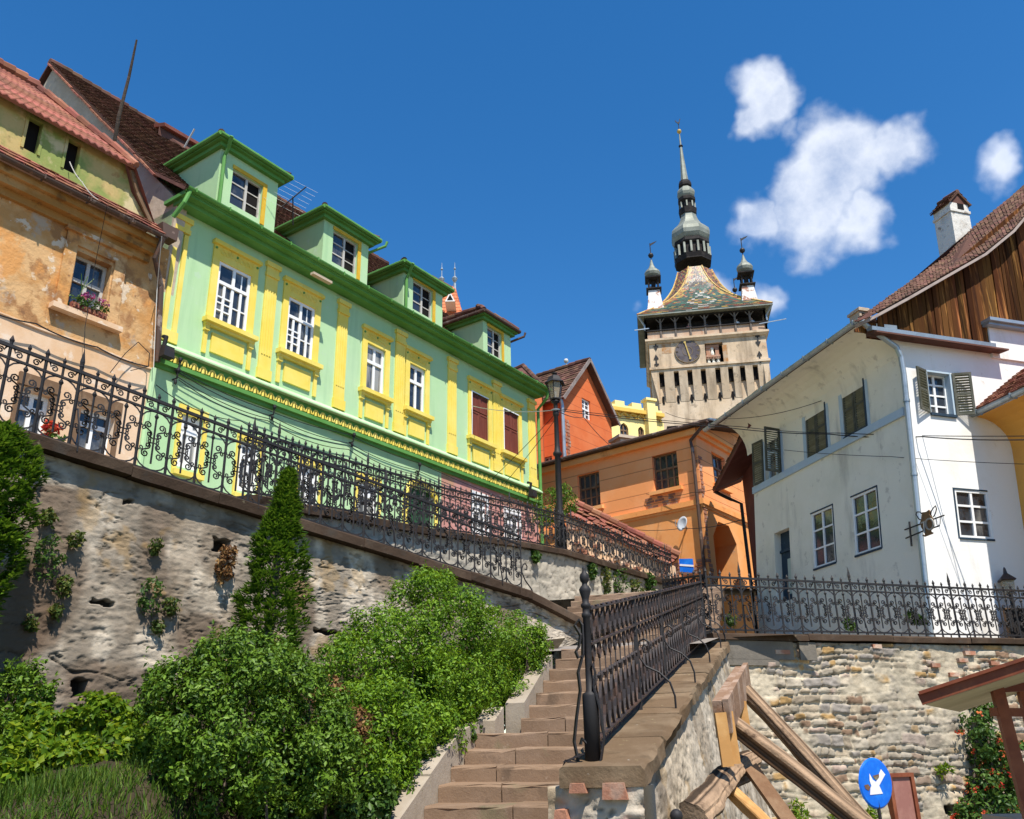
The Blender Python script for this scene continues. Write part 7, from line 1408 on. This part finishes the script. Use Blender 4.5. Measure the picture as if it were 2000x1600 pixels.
def bush(label, blobs, n, size, mt, cat='bush', aspect=.48, twigs=14, base_dz=.5, name='garden_bush', sub=26, subr=.26, group=None, jitter=.6):
    c = sum((b[0] for b in blobs), V((0, 0, 0)))/len(blobs); foot = V((c.x, c.y, garden_z(c.x, c.y))); t = thing(name, foot, label, cat, group)
    p_, d = clump(blobs, n, sub, subr)
    if n > 3000:                                        # young shoots standing out of the outline
        up_ = np.where((d[:, 2] > .25))[0]; k = RNG.choice(up_, 260); q = np.repeat(p_[k], 9, 0); dd_ = d[k]*.6 + np.array([0, 0, .8]) + .5*rand_unit(260); dd_ /= np.linalg.norm(dd_, axis=1, keepdims=True); ln_ = RNG.uniform(.06, .19, 260); tt_ = np.tile(np.linspace(.1, 1, 9), 260)
        q = q + np.repeat(dd_*ln_[:, None], 9, 0)*tt_[:, None]; p_ = np.concatenate([p_, q]); d = np.concatenate([d, np.repeat(dd_, 9, 0)+rand_unit(260*9)])
    leaves('foliage', mt, p_, d, size, t, aspect, jitter)
    mb = MB(); rg = random.Random(len(label))
    for i in range(twigs):
        b = blobs[i % len(blobs)]; f_ = V((b[0].x+rg.uniform(-.15, .15), b[0].y+rg.uniform(-.1, .2), 0)); f_.z = garden_z(f_.x, f_.y)-.05; e = b[0] + V((rg.uniform(-.6, .6), rg.uniform(-.6, .6), rg.uniform(.2, .8)))*b[1]; m_ = lerp(f_, e, .5)+V((rg.uniform(-.1, .1), rg.uniform(-.1, .1), 0)); mb = MB(); mb.tube([f_, m_, e], [.022, .014, .006], 5); mb.build('branch', BARK, t)
    return t
bush('large glossy bush spilling beside the left edge of the stairs', [B(760, 1275, 10.2, 88), B(845, 1225, 10.9, 90), B(925, 1252, 11.3, 78), B(995, 1262, 11.9, 66), B(1032, 1268, 12.1, 40), B(690, 1325, 9.7, 78), B(800, 1360, 9.9, 96), B(895, 1338, 10.7, 80), B(965, 1340, 11.3, 58), B(740, 1435, 9.0, 90), B(690, 1500, 8.3, 78), B(815, 1440, 9.5, 72), B(870, 1395, 10.1, 50), B(850, 1165, 11.4, 44), B(770, 1520, 8.6, 45)], 56000, .044, L_BRIGHT, sub=46, subr=.30)
bush('round dark leaved bush in the middle of the garden bed', [B(470, 1390, 7.5, 128), B(385, 1395, 7.3, 100), B(560, 1395, 7.6, 100), B(445, 1318, 7.7, 70), B(530, 1318, 7.9, 64), B(335, 1355, 7.5, 50), B(610, 1440, 7.7, 84), B(440, 1480, 7.1, 100), B(555, 1500, 7.1, 84), B(355, 1470, 7.1, 60), B(640, 1500, 7.4, 60)], 36000, .042, L_BOX, sub=46, subr=.27)
bush('low dark bush at the left edge under the conifer', [B(10, 1385, 8.3, 55), B(55, 1360, 8.4, 40), B(-40, 1400, 8.2, 60), B(15, 1440, 8, 40)], 4500, .05, L_BOX, twigs=6)
bush('dry twiggy bush with a few red flowers between the two big bushes', [B(655, 1400, 8.3, 48), B(668, 1455, 8.2, 46), B(640, 1360, 8.4, 34), B(700, 1420, 8.4, 34)], 1500, .045, L_DRY, twigs=40)
def weeds(name, blobs, n, size, mt, label=None, aspect=.7):
    p_, d = clump(blobs, n, 26, .3); o = leaves(name, mt, p_, d, size, None, aspect, .9, .5, var=.45); return o
o = weeds('ground_cover', [B(110, 1445, 8.0, 58), B(190, 1425, 8.2, 58), B(270, 1430, 8.2, 52), B(230, 1490, 7.6, 66), B(130, 1510, 7.4, 62), B(40, 1470, 7.5, 50), B(320, 1500, 7.5, 48), B(20, 1545, 6.8, 50), B(60, 1420, 8.2, 40), B(325, 1440, 7.9, 40), B(300, 1555, 7.1, 40), B(180, 1550, 7.1, 44)], 15000, .062, L_WEED); tag(o, 'tangle of yellow green weeds under the stained wall', None, None, 'stuff')
o = weeds('undergrowth', [B(900, 1435, 9.9, 22), B(860, 1450, 9.5, 26), B(960, 1405, 10.8, 18), B(1000, 1395, 11.2, 13), B(830, 1480, 9.2, 26), B(800, 1520, 8.9, 24), B(1035, 1345, 12.0, 16), B(720, 1570, 8.0, 44), B(640, 1590, 7.6, 50), B(560, 1585, 7.2, 40), B(1000, 1345, 11.7, 16), B(1062, 1300, 12.6, 12), B(745, 1545, 8.4, 30), B(650, 1545, 7.9, 36), B(925, 1418, 10.2, 12), B(1008, 1372, 11.5, 9), B(845, 1500, 9.3, 10), B(1045, 1322, 12.3, 9), B(985, 1400, 10.9, 14), B(890, 1455, 9.7, 12)], 6000, .06, L_VINE); tag(o, 'loose creeper and weeds along the stair kerb', None, None, 'stuff')
# grass
n = 48000; gx = RNG.uniform(-6.5, -.9, n); gy = RNG.uniform(4.2, 8.9, n); m_ = fbm(gx*1.4, gy*1.4, 3, 8) > .36 + .22*sstep(-2.6, -1.2, gx); gx, gy = gx[m_], gy[m_]; n = len(gx)
gz = np.array([garden_z(x, y) for x, y in zip(gx, gy)]); hgt = RNG.uniform(.04, .13, n)*(.5+1.1*vnoise(gx*2.3, gy*2.3, 4)); an = RNG.uniform(0, 2*PI, n); ln_ = RNG.uniform(.02, .10, n); b0 = np.stack([gx, gy, gz-.02], 1); sd = np.stack([np.cos(an), np.sin(an), 0*an], 1)*.005; tp = b0 + np.stack([np.sin(an*3)*ln_, np.cos(an*5)*ln_, hgt], 1); md = (b0+tp)/2 + np.array([0, 0, .015])
vs = np.stack([b0-sd, b0+sd, md+sd*.7, tp, md-sd*.7], 1).reshape(-1, 3); k0 = np.arange(n)*5; fs = np.stack([np.stack([k0, k0+1, k0+2], 1), np.stack([k0, k0+2, k0+4], 1), np.stack([k0+4, k0+2, k0+3], 1)], 1).reshape(-1, 3)
tag(np_mesh('grass', vs, fs, L_GRASS), 'rough grass in the garden bed', None, None, 'stuff')
def conifer(label, foot, top, rad, n, size=.05, pf=(.62, .92, 1, .80, .44, .15, .01)):
    t = thing('conifer', foot, label, 'tree', 'conifers by the garden wall'); ax = np.array(top-foot); H_ = np.linalg.norm(ax); 
    hs_ = RNG.uniform(0, 1, n)**.85; az = RNG.uniform(0, 2*PI, n); pr = np.interp(hs_, [0, .08, .25, .5, .75, .92, 1], pf)
    lump = .55 + .95*vnoise(az*2.2+hs_*3, hs_*11, 3); r = rad*pr*lump*RNG.uniform(.72, 1.05, n); p_ = np.array(foot)[None] + ax[None]*hs_[:, None] + np.stack([np.cos(az)*r, np.sin(az)*r, 0*r], 1)
    m_ = 9; d = np.stack([np.cos(az), np.sin(az), .9+0*az], 1); d /= np.linalg.norm(d, axis=1, keepdims=True); side = np.stack([-np.sin(az), np.cos(az), 0*az], 1); tilt = RNG.uniform(-.6, .6, n)[:, None]; side = side*np.cos(tilt) + np.array([0, 0, 1])*np.sin(tilt)*.6
    P_, N_, A_2 = [], [], []
    for j in range(m_):
        f_ = (j-(m_-1)/2)/((m_-1)/2); a = d*(1-.5*abs(f_)) + side*f_*.85; P_.append(p_ + d*size*(.25*j % 1)*1.2 + side*f_*size*.35); A_2.append(a); N_.append(np.cross(d, side)+.35*np.stack([np.cos(az), np.sin(az), 0*az], 1))
    leaves('foliage', L_THUJA, np.concatenate(P_), np.concatenate(N_), size*1.3, t, .34, .35, 0., np.concatenate(A_2), .1)
    mb = MB(); mb.tube([foot-V((0, 0, .2)), lerp(foot, top, .5), lerp(foot, top, .95)], [.07, .045, .01], 7)
    rg = random.Random(3)
    for i in range(26): h_ = .08+.8*i/26; c = lerp(foot, top, h_); a = rg.uniform(0, 6.28); l = rad*.75*float(np.interp(h_, [0, .25, 1], [.8, 1, .05])); mb.tube([c, c+V((cos(a)*l, sin(a)*l, l*.7))], [.014, .004], 4)
    mb.build('trunk', BARK, t); return t
tf = at(512, 1330, 9.7); tt_ = at(514, 925, 9.7); tt_.x, tt_.y = tf.x+.12, tf.y; tt_.z = at_y(520, 925, tf.y).z; conifer('slim conifer standing against the stained garden wall', tf, tt_, 58*9.7/1726, 2400, .048)
tf = F1.P(*F1.px(-112, 1345, .42), .42); tt_ = V((tf.x+.05, tf.y, at_y(0, 838, tf.y).z)); print('conifer', tf, tt_); conifer('dense conifer cut by the left edge of the photo', tf, tt_, 66*8.9/1726, 3600, .050, (.40, .55, .75, .95, 1, .7, .15))
tt_ = thing('shrub', at(1085, 1000, 27), 'dark shrub behind the upper fence beside the lamp post', 'shrub'); p_, d = clump([B(1075, 985, 27, 26), B(1095, 965, 27, 20), B(1112, 985, 27.4, 18), B(1062, 1010, 26.6, 20)], 1500, 20, .3); leaves('foliage', L_BOX, p_, d, .11, tt_, .3)
mb = MB(); mb.tube([at(1086, 1040, 27), at(1086, 985, 27)], .05, 5); mb.build('branch', BARK, tt_)
# weeds rooted in the stained wall
def F1p(u, v, o): return F1.P(*F1.px(u, v, o), o)
W_L = [(95, 1008, 15, 'wall weed below the left end of the coping'), (98, 1080, 34, 'largest wall weed, near the left conifer'), (150, 1050, 15, 'small wall weed under the iron strap'), (125, 1142, 16, 'wall weed by the long crack'), (303, 1062, 14, 'topmost weed of the column under the stained streak'), (298, 1158, 30, 'bushy wall weed midway along the stained wall'), (336, 1182, 17, 'wall weed right of the bushy one'), (311, 1222, 12, 'lowest weed of the column on the stained streak'), (62, 1212, 13, 'small low wall weed by the left conifer'), (112, 1190, 12, 'small wall weed left of the slot'), (60, 890, 22, 'tuft of grass on the coping by the left conifer')]
for u, v, r, lab in W_L:
    c = F1p(u, v, .08); t = thing('wall_weed', F1p(u, v, 0), lab, 'weed', 'weeds growing in the stained wall'); rr = r*(c.length*.95)/1726; p_, d = clump([(c, rr*.7), (c-V((0, 0, rr*.6)), rr*.6)], int(60+r*7), 14, .4); leaves('foliage', L_MOSS if r < 28 else L_VINE, p_, d, .045, t, .55)
t = thing('dry_ivy', F1p(440, 1080, 0), 'dry brown ivy hanging from a wall hole beside the slim conifer', 'ivy'); c = F1p(442, 1095, .08); p_, d = clump([(c, .10), (c-V((0, 0, .16)), .09), (c+V((.02, -.02, .12)), .07)], 420, 16, .4); leaves('foliage', L_DRY, p_, d, .055, t, .55)
def w2d(u):
    us = [490, 650, 870, 1030, 1100, 1322]; return 1/np.interp(u, us, [1/x for x in (12.3, 14.7, 18.6, 21.5, 22.8, 28.2)])
for u, v, r, lab in ((1157, 1108, 9, 'small ivy tuft at the left, under the curving coping'), (1183, 1122, 16, 'ivy clump hanging below the curving coping, left of the mossy patch'), (1208, 1130, 22, 'biggest ivy clump on the pale upper wall'), (1240, 1150, 20, 'yellowish ivy patch trailing down the pale upper wall'), (1268, 1130, 12, 'ivy tuft right under the coping near the stair top'), (1272, 1165, 16, 'low mossy ivy patch near the end of the pale upper wall'), (1047, 1082, 7, 'small fern tuft under the coping beside the scroll end'), (1205, 1180, 13, 'trailing end of ivy low on the pale upper wall')):
    dd_ = w2d(u)-.25; c = at(u, v, dd_); t = thing('wall_ivy', at(u, v, dd_+.25), lab, 'ivy', 'ivy clumps on the pale upper wall'); rr = r*dd_/1726; p_, d = clump([(c, rr*.8), (c-V((0, 0, rr*.9)), rr*.7), (c-V((0, 0, rr*1.8)), rr*.5)], int(120+r*16), 16, .35); leaves('foliage', L_MOSS if 'yellow' in lab or 'moss' in lab else L_VINE, p_, d, .085, t, .6)
# flowers in the ochre window box
t, s0, s1, z0 = fbx; p_, d = clump([(G.P(lerp(s0, s1, k_), z0+.12, .2), .13) for k_ in (.12, .35, .6, .85)], 300, 12, .4); leaves('foliage', L_VINE, p_, d, .07, t, .5); p_, d = clump([(G.P(lerp(s0, s1, k_), z0+.26, .24), .09) for k_ in (.3, .5, .8)], 90, 8, .4); leaves('blossom', PETAL_M, p_, d, .06, t, .8)
mb = MB(); [mb.tube([G.P(lerp(s0, s1, .18), z0, .2), G.P(lerp(s0, s1, .22), z0+.4, .22), G.P(lerp(s0, s1, .22+a), z0+.75, .25)], .01, 4) for a in (-.1, .08, .25)]; mb.build('stem', L_VINE, t)
t = thing('potted_geranium', at(102, 853, 9.4), 'red geranium in a pot behind the left iron fence', 'plant'); c = G.P(*G.px(102, 853, 2.), 2.); mb = MB(); t.location = c; mb.lathe(c-V((0, 0, .55)), [(.16, 0), (.22, .3), (.24, .3), (.2, .28)], 10); mb.build('pot', TILE_RED, t); p_, d = clump([(c-V((0, 0, .1)), .2)], 160, 12, .4); leaves('foliage', L_VINE, p_, d, .09, t, .7); p_, d = clump([(c+V((0, -.1, .05)), .14)], 120, 10, .4); leaves('blossom', PETAL_R, p_, d, .08, t, .8)

# ================================================================== TIMBER SHORING BY THE PARAPET
def log(name, label, a, b, r0, r1, mt, seed, group='props shoring the parapet wall', squash=1., cat='timber', n=12, to_ground=True):
    a, b = V(a), V(b)
    if to_ground and b.z > -1.75 and b.z < a.z: b = a + (b-a)*((a.z+1.76)/(a.z-b.z))
    rg = random.Random(seed); t_ = (b-a).normalized(); x = t_.cross(V((0, 0, 1))).normalized(); y = x.cross(t_); m_ = 40; ph = [rg.uniform(0, 6.28) for _ in range(6)]; vs = []; kn = [(rg.random(), rg.uniform(0, 6.28), rg.uniform(.08, .2)) for _ in range(6)]
    n = 30; lobes = [1+.14*math.sin(3*2*PI*j/n+ph[0])+.08*math.sin(5*2*PI*j/n+ph[1])+rg.uniform(-.09, .05) for j in range(n)]; tone = [rg.choice((.22, .6, .8, 1.0, 1.25, 1.4))*rg.uniform(.85, 1.1) for j in range(n)]
    for i in range(m_+1):
        u_ = i/m_; c = lerp(a, b, u_) + x*(.03*math.sin(u_*4+ph[2])) + y*(.025*math.sin(u_*5+ph[3])); r = lerp(r0, r1, u_)*(1+.05*math.sin(u_*19+ph[4]))
        for j in range(n):
            an_ = 2*PI*j/n; k_ = lobes[j]*(1+rg.uniform(-.035, .035)); 
            for (ku, ka, kh) in kn: k_ += kh*math.exp(-((u_-ku)*22)**2 - (math.cos((an_-ka)/2)**2-1)**2*18)
            vs.append(c + x*cos(an_)*r*k_ + y*sin(an_)*r*k_*squash)
    mb = MB(); mb.add(vs, [(i*n+j, i*n+(j+1) % n, (i+1)*n+(j+1) % n, (i+1)*n+j) for i in range(m_) for j in range(n)] + [tuple(range(n))[::-1], tuple(range(m_*n, m_*n+n))]); o = mb.build(name, mt)
    at_ = o.data.color_attributes.new('Col', 'FLOAT_COLOR', 'POINT'); cc = np.ones((len(vs), 4), dtype=np.float32); b3_ = np.array([.235, .155, .095])
    for i in range(m_+1):
        for j in range(n): cc[i*n+j, :3] = b3_*tone[j]*(.75+.5*vnoise(np.array([i*.35]), np.array([j*.5+seed*9]), 2)[0])
    at_.data.foreach_set('color', cc.ravel()); return tag(o, label, cat, group)
log('shoring_log', 'upper grey log leaning from the wall plate across the rubble wall', at(1448, 1352, 8.0), at(1700, 1612, 7.0), .066, .072, LOG, 1, n=14)
log('shoring_log', 'lower thick split log leaning from the wall plate to the ground', at(1424, 1412, 7.2), at(1672, 1606, 6.5), .074, .082, LOG, 2, n=14)
log('shoring_log', 'stout horizontal log lying along the foot of the parapet', at(1345, 1592, 5.9), at(1470, 1486, 7.4), .10, .07, LOG, 3, to_ground=False, n=14)
log('shoring_log', 'thin grey pole lying behind the stout horizontal log', at(1400, 1560, 6.6), at(1475, 1497, 7.5), .05, .045, LOG, 5, to_ground=False)
log('shoring_log', 'short orange pole leaning at the bottom, lowest of the props', at(1424, 1546, 6.8), at(1490, 1612, 6.4), .05, .055, PINE, 6)
mb = MB(); a = at(1468, 1503, 7.0); b = at(1548, 1615, 6.6); b = a+(b-a)*((a.z+1.76)/(a.z-b.z)); mb.beam(a, b, .11, .10, V((1, -.3, 0))); tag(mb.build('shoring_post', mat('brown sawn timber', (.20, .11, .06), [((.30, .19, .11), (4, 4, 4), .45, .65, 7)], bump=[(20, .5, .01)])), 'square sawn brown post leaning between the logs', 'timber', 'props shoring the parapet wall')
mb = MB(); a, b = at(1404, 1405, 6.75), at(1447, 1330, 8.4); up_ = V((0, 0, 1)); mb.beam(a, b, .07, .27); mb.beam(a+V((.062, -.02, .02)), b+V((.062, -.02, .04)), .045, .25); tag(mb.build('wale_beam', WOODG), 'weathered horizontal plank pair pressed against the parapet side', 'timber', 'props shoring the parapet wall')
for u0, v0, u1, v1, d_, w_, lab in ((1406, 1392, 1412, 1497, 6.72, .085, 'pale upright pine plank at the near end of the wall plate'), (1420, 1390, 1424, 1492, 6.85, .08, 'second upright pine plank, right of the first'), (1447, 1370, 1446, 1452, 7.7, .08, 'upright pine plank furthest up the parapet, behind the logs')):
    a, b = at(u0, v0, d_), at(u1, v1, d_); b.x, b.y = a.x+.02, a.y; mb = MB(); mb.beam(a, b, w_, .05, V((0, 1, 0))); tag(mb.build('upright_plank', PINE), lab, 'timber', 'upright planks of the shoring')
t = thing('ball_post', at(1321, 1592, 5.3)-V((0, 0, 1)), 'black ball topped post at the foot of the parapet', 'post'); c = at(1321, 1594, 5.3); mb = MB(); mb.lathe(c, [(.01, -.038), (.03, -.03), (.04, 0), (.034, .022), (.018, .036), (.003, .04)], 14); mb.build('ball', IRON, t, True); mb = MB(); mb.lathe(V((c.x, c.y, -1.75)), [(.03, 0), (.03, c.z+1.75-.06), (.022, c.z+1.75-.04), (.018, c.z+1.75-.03)], 10); mb.build('shaft', IRON, t)

# ================================================================== SIGN, HATCH, STALL, FLOWERING CLIMBER
sc = at(1712, 1530, 11.6); sg = thing('road_sign', V((sc.x, sc.y, -1.75)), 'round blue road sign with a torn white arrow on a thin post', 'road sign')
sn = V((sin(R(154)), cos(R(154)), -.04)).normalized(); sx = V((-sn.y, sn.x, 0)).normalized(); sx = sx if sx.x > 0 else -sx; sy = sx.cross(sn); sy = sy if sy.z > 0 else -sy; Rr = .30
def SD(x, y, o=0): b_ = .03*max(0, (x-.05)) + .05*max(0, y-.1); return sc + sx*x + sy*y + sn*(o-b_)
mb = MB(); nn = 36; vs = []
for r in (0.02, .5, .93, 1.0):
    for j in range(nn): a = 2*PI*j/nn; vs.append(SD(cos(a)*r*Rr, sin(a)*r*Rr*1.04, .0 if r < .98 else -.015))
mb.add(vs, [(i*nn+j, i*nn+(j+1) % nn, (i+1)*nn+(j+1) % nn, (i+1)*nn+j) for i in range(3) for j in range(nn)] + [tuple(range(nn))[::-1]]); vs = [SD(cos(2*PI*j/nn)*Rr, sin(2*PI*j/nn)*Rr*1.04, -.015) for j in range(nn)]; mb.add(vs, [tuple(range(nn))]); disc_ = mb.build('sign_disc', BLUESIGN, sg)
ar = [(605, 725), (650, 835), (700, 872), (770, 800), (775, 735), (825, 660), (890, 755), (752, 940), (800, 1080), (570, 1090), (590, 975), (612, 940), (592, 850)]
def q_(px_, py_, o=.004): return SD((px_-715)/300*Rr, -(py_-900)/440*Rr*1.04, o)
mb = MB(); mb.add([q_(*a, .006) for a in ar], [range(len(ar))]); mb.build('arrow', SIGNW, disc_)
mb = MB(); mb.add([q_(*a, .005) for a in ((655, 770), (770, 745), (790, 775), (735, 850), (690, 830))], [range(5)]); mb.add([q_(*a, .005) for a in ((490, 920), (560, 910), (595, 960), (560, 1020), (505, 985))], [range(5)]); mb.build('bare_patch', mat('bare rusty sheet', (.16, .08, .045), [((.2, .2, .14), 20, .5, .6, 5)]), disc_)
mb = MB(); mb.tube([sc-sn*.03+V((0, 0, .2)), V((sc.x, sc.y, -1.8))-sn*.03], .022, 8); mb.build('post', IRON, sg)
hr = F3.rect((1741, 1512), (1781, 1508), (1746, 1600), (1799, 1602), .2); s0, s1, _, z1 = hr; z0 = z1-.95; t = thing('hatch', F3.P((s0+s1)/2, z0, .2), 'small reddish wooden hatch board fixed on the rubble wall behind the road sign', 'hatch')
mb = MB(); mb.box(F3, s0+.05, s1-.05, z0+.05, z1-.06, .10, .16); mb.build('panel', mat('dusty rose paint', (.27, .12, .095), [((.34, .17, .13), 3, .45, .65, 6), ((.2, .1, .07), 8, .6, .7, 6)], rough=.6), t); mb = MB(); mb.box(F3, s0-.02, s0+.05, z0, z1, .08, .20); mb.box(F3, s1-.05, s1+.02, z0, z1, .08, .20); mb.box(F3, s0+.05, s1-.05, z1-.06, z1, .08, .198); mb.box(F3, s0+.05, s1-.05, z0, z0+.05, .08, .198); mb.build('frame', MAHOG, t)
A, A2, B1_, B2_ = at(1804, 1368, 5.7), at(1872, 1390, 7.1), at(2110, 1266, 5.4), at(2110, 1312, 7.0); A2.z = A.z; B2_.z = B1_.z
stall = thing('wooden_stall', at(2010, 1600, 5.9), 'red brown wooden stall with a sloping plywood roof at the right edge', 'stall'); stall.location.z = -1.75
mb = MB(); mb.slab(A, B1_, B2_, A2, .03); mb.build('roof_board', PLY, stall); mb = MB(); up_ = V((0, 0, .015)); nn_ = (B1_-A).cross(A2-A).normalized(); nn_ = nn_ if nn_.z > 0 else -nn_
mb.beam(A+nn_*.005-V((.02, 0, 0)), B1_+nn_*.005, .05, .07, V((0, 0, 1))); mb.build('fascia', MAHOG, stall); mb = MB(); mb.beam(A2, B2_, .05, .06); mb.build('fascia', MAHOG, stall); mb = MB(); mb.slab(A+nn_*.055-V((.03, .05, 0)), B1_+nn_*.055-V((0, .05, 0)), B2_+nn_*.055, A2+nn_*.055, .02); mb.build('roof_covering', MAHOG, stall)
for u0, v0, u1, v1, d_ in ((1943, 1338, 1962, 1604, 6.15), (1994, 1342, 2006, 1604, 6.9)):
    a, b = at(u0, v0-8, d_), at(u1, v1, d_); b = a+(b-a)*((a.z+1.76)/(a.z-b.z)); b.y = a.y; mb = MB(); mb.beam(a, b, .075, .075, V((.2, 1, 0))); mb.build('post', MAHOG, stall)
mb = MB(); mb.beam(at(1935, 1391, 6.08), at(2110, 1393, 6.0), .05, .055); mb.beam(at(1948, 1345, 6.2), at(2110, 1336, 6.2), .05, .055); mb.build('cross_beam', MAHOG, stall)
mb = MB(); c = at(1990, 1595, 6.3); mb.hexa([c+V((x, y, z)) for z in (-.04, 0) for x, y in ((-.12, -.2), (1, -.2), (1, .3), (-.12, .3))]); mb.build('counter', GREYPL, stall)
t = thing('flowering_climber', F3.P(F3.px(1910, 1560)[0], -1.7, .3), 'leafy climber with orange red flowers on the rubble wall behind the stall', 'climber')
def F3p(u, v, o): return F3.P(*F3.px(u, v, o), o)
bl = [(F3p(u, v, o), r*15/1726) for u, v, o, r in ((1918, 1392, .2, 20), (1905, 1425, .25, 28), (1922, 1450, .3, 34), (1938, 1490, .3, 34), (1925, 1530, .3, 32), (1945, 1570, .3, 40), (1915, 1585, .3, 34), (1975, 1470, .25, 28), (1985, 1530, .3, 36), (1995, 1590, .3, 40), (1960, 1610, .3, 40), (1880, 1600, .2, 20), (1905, 1640, .3, 40), (1960, 1680, .3, 50))]
p_, d = clump(bl, 6500, 24, .3); leaves('foliage', L_VINE, p_, d, .085, t, .55); k_ = RNG.choice(len(p_), 150); kk = p_[k_]+d[k_]*.05; kk = kk[np.argsort(-kk[:, 2])]; p2, d2 = clump([(V(x), .035) for x in kk[:110]], 700, 5, .6); leaves('blossom', PETAL_R, p2, d2, .05, t, .8)
mb = MB(); rg = random.Random(4); [mb.tube([F3p(1915+rg.uniform(-20, 60), 1660, .2), F3p(1915+rg.uniform(-20, 40), 1540, .25), F3p(1912+rg.uniform(-10, 20), 1410, .2)], .012, 5) for _ in range(6)]; mb.build('stem', BARK, t)
for u, v, r, lab in ((1640, 1592, 16, 'pale weed clump at the wall foot left of the road sign'), (1705, 1590, 10, 'short weed tuft at the foot of the road sign post'), (1560, 1585, 14, 'low weed clump between the leaning logs'), (1850, 1500, 6, 'tiny weed in the rubble wall joints left of the climber')):
    c = F3p(u, v, .25); t = thing('wall_weed', F3p(u, v, 0), lab, 'weed', 'weeds at the foot of the rubble wall'); rr = r*15/1726; p_, d = clump([(c, rr), (c-V((.1, 0, rr)), rr)], 40+14*r, 14, .4); leaves('foliage', L_WEED, p_, d, .09, t, .3)
for u, v, r, lab in ((1428, 1212, 9, 'small weed on the terrace behind the fence by the steps'), (1660, 1222, 9, 'weed at the fence foot before the white house'), (1780, 1205, 9, 'leafy tuft at the white house corner behind the fence'), (1800, 1212, 7, 'smaller tuft right of the one at the white house corner')):
    c = at(u, v, 17); t = thing('terrace_weed', c, lab, 'weed', 'weeds on the terrace'); rr = r*17/1726; p_, d = clump([(c, rr)], 140, 14, .4); leaves('foliage', L_VINE, p_, d, .08, t, .4)
# lantern and board on the terrace
c = at(1970, 1150, 18.6); t = thing('garden_lantern', V((c.x, c.y, 1.8)), 'little rusty lantern standing behind the right fence', 'lantern'); mb = MB(); mb.lathe(c, [(.10, -.12), (.13, -.10), (.16, .16), (.13, .17)], 4, .5); mb.build('body', gm, t); mb = MB(); mb.lathe(c, [(.2, .16), (.22, .18), (.05, .32), (.03, .42), (.005, .46)], 4, .5); mb.build('cap', IRON_R, t); mb = MB(); mb.tube([V((c.x, c.y, 1.8)), c-V((0, 0, .1))], .03, 6); mb.build('post', IRON, t)
a = at(1957, 1188, 18.0); t = thing('notice_board', V((a.x, a.y, 1.8)), 'dark blank board standing behind the right fence at the photo edge', 'board'); mb = MB(); BF = Fr(a, 75, 1); mb.box(BF, .03, .97, a.z-.62, a.z-.03, 0, .03); mb.build('panel', BLACKW, t); mb = MB(); mb.box(BF, 0, .03, 1.8, a.z, -.01, .05); mb.box(BF, .97, 1.0, 1.8, a.z, -.01, .05); mb.box(BF, .03, .97, a.z-.03, a.z, -.01, .05); mb.build('frame', BFRAME, t)
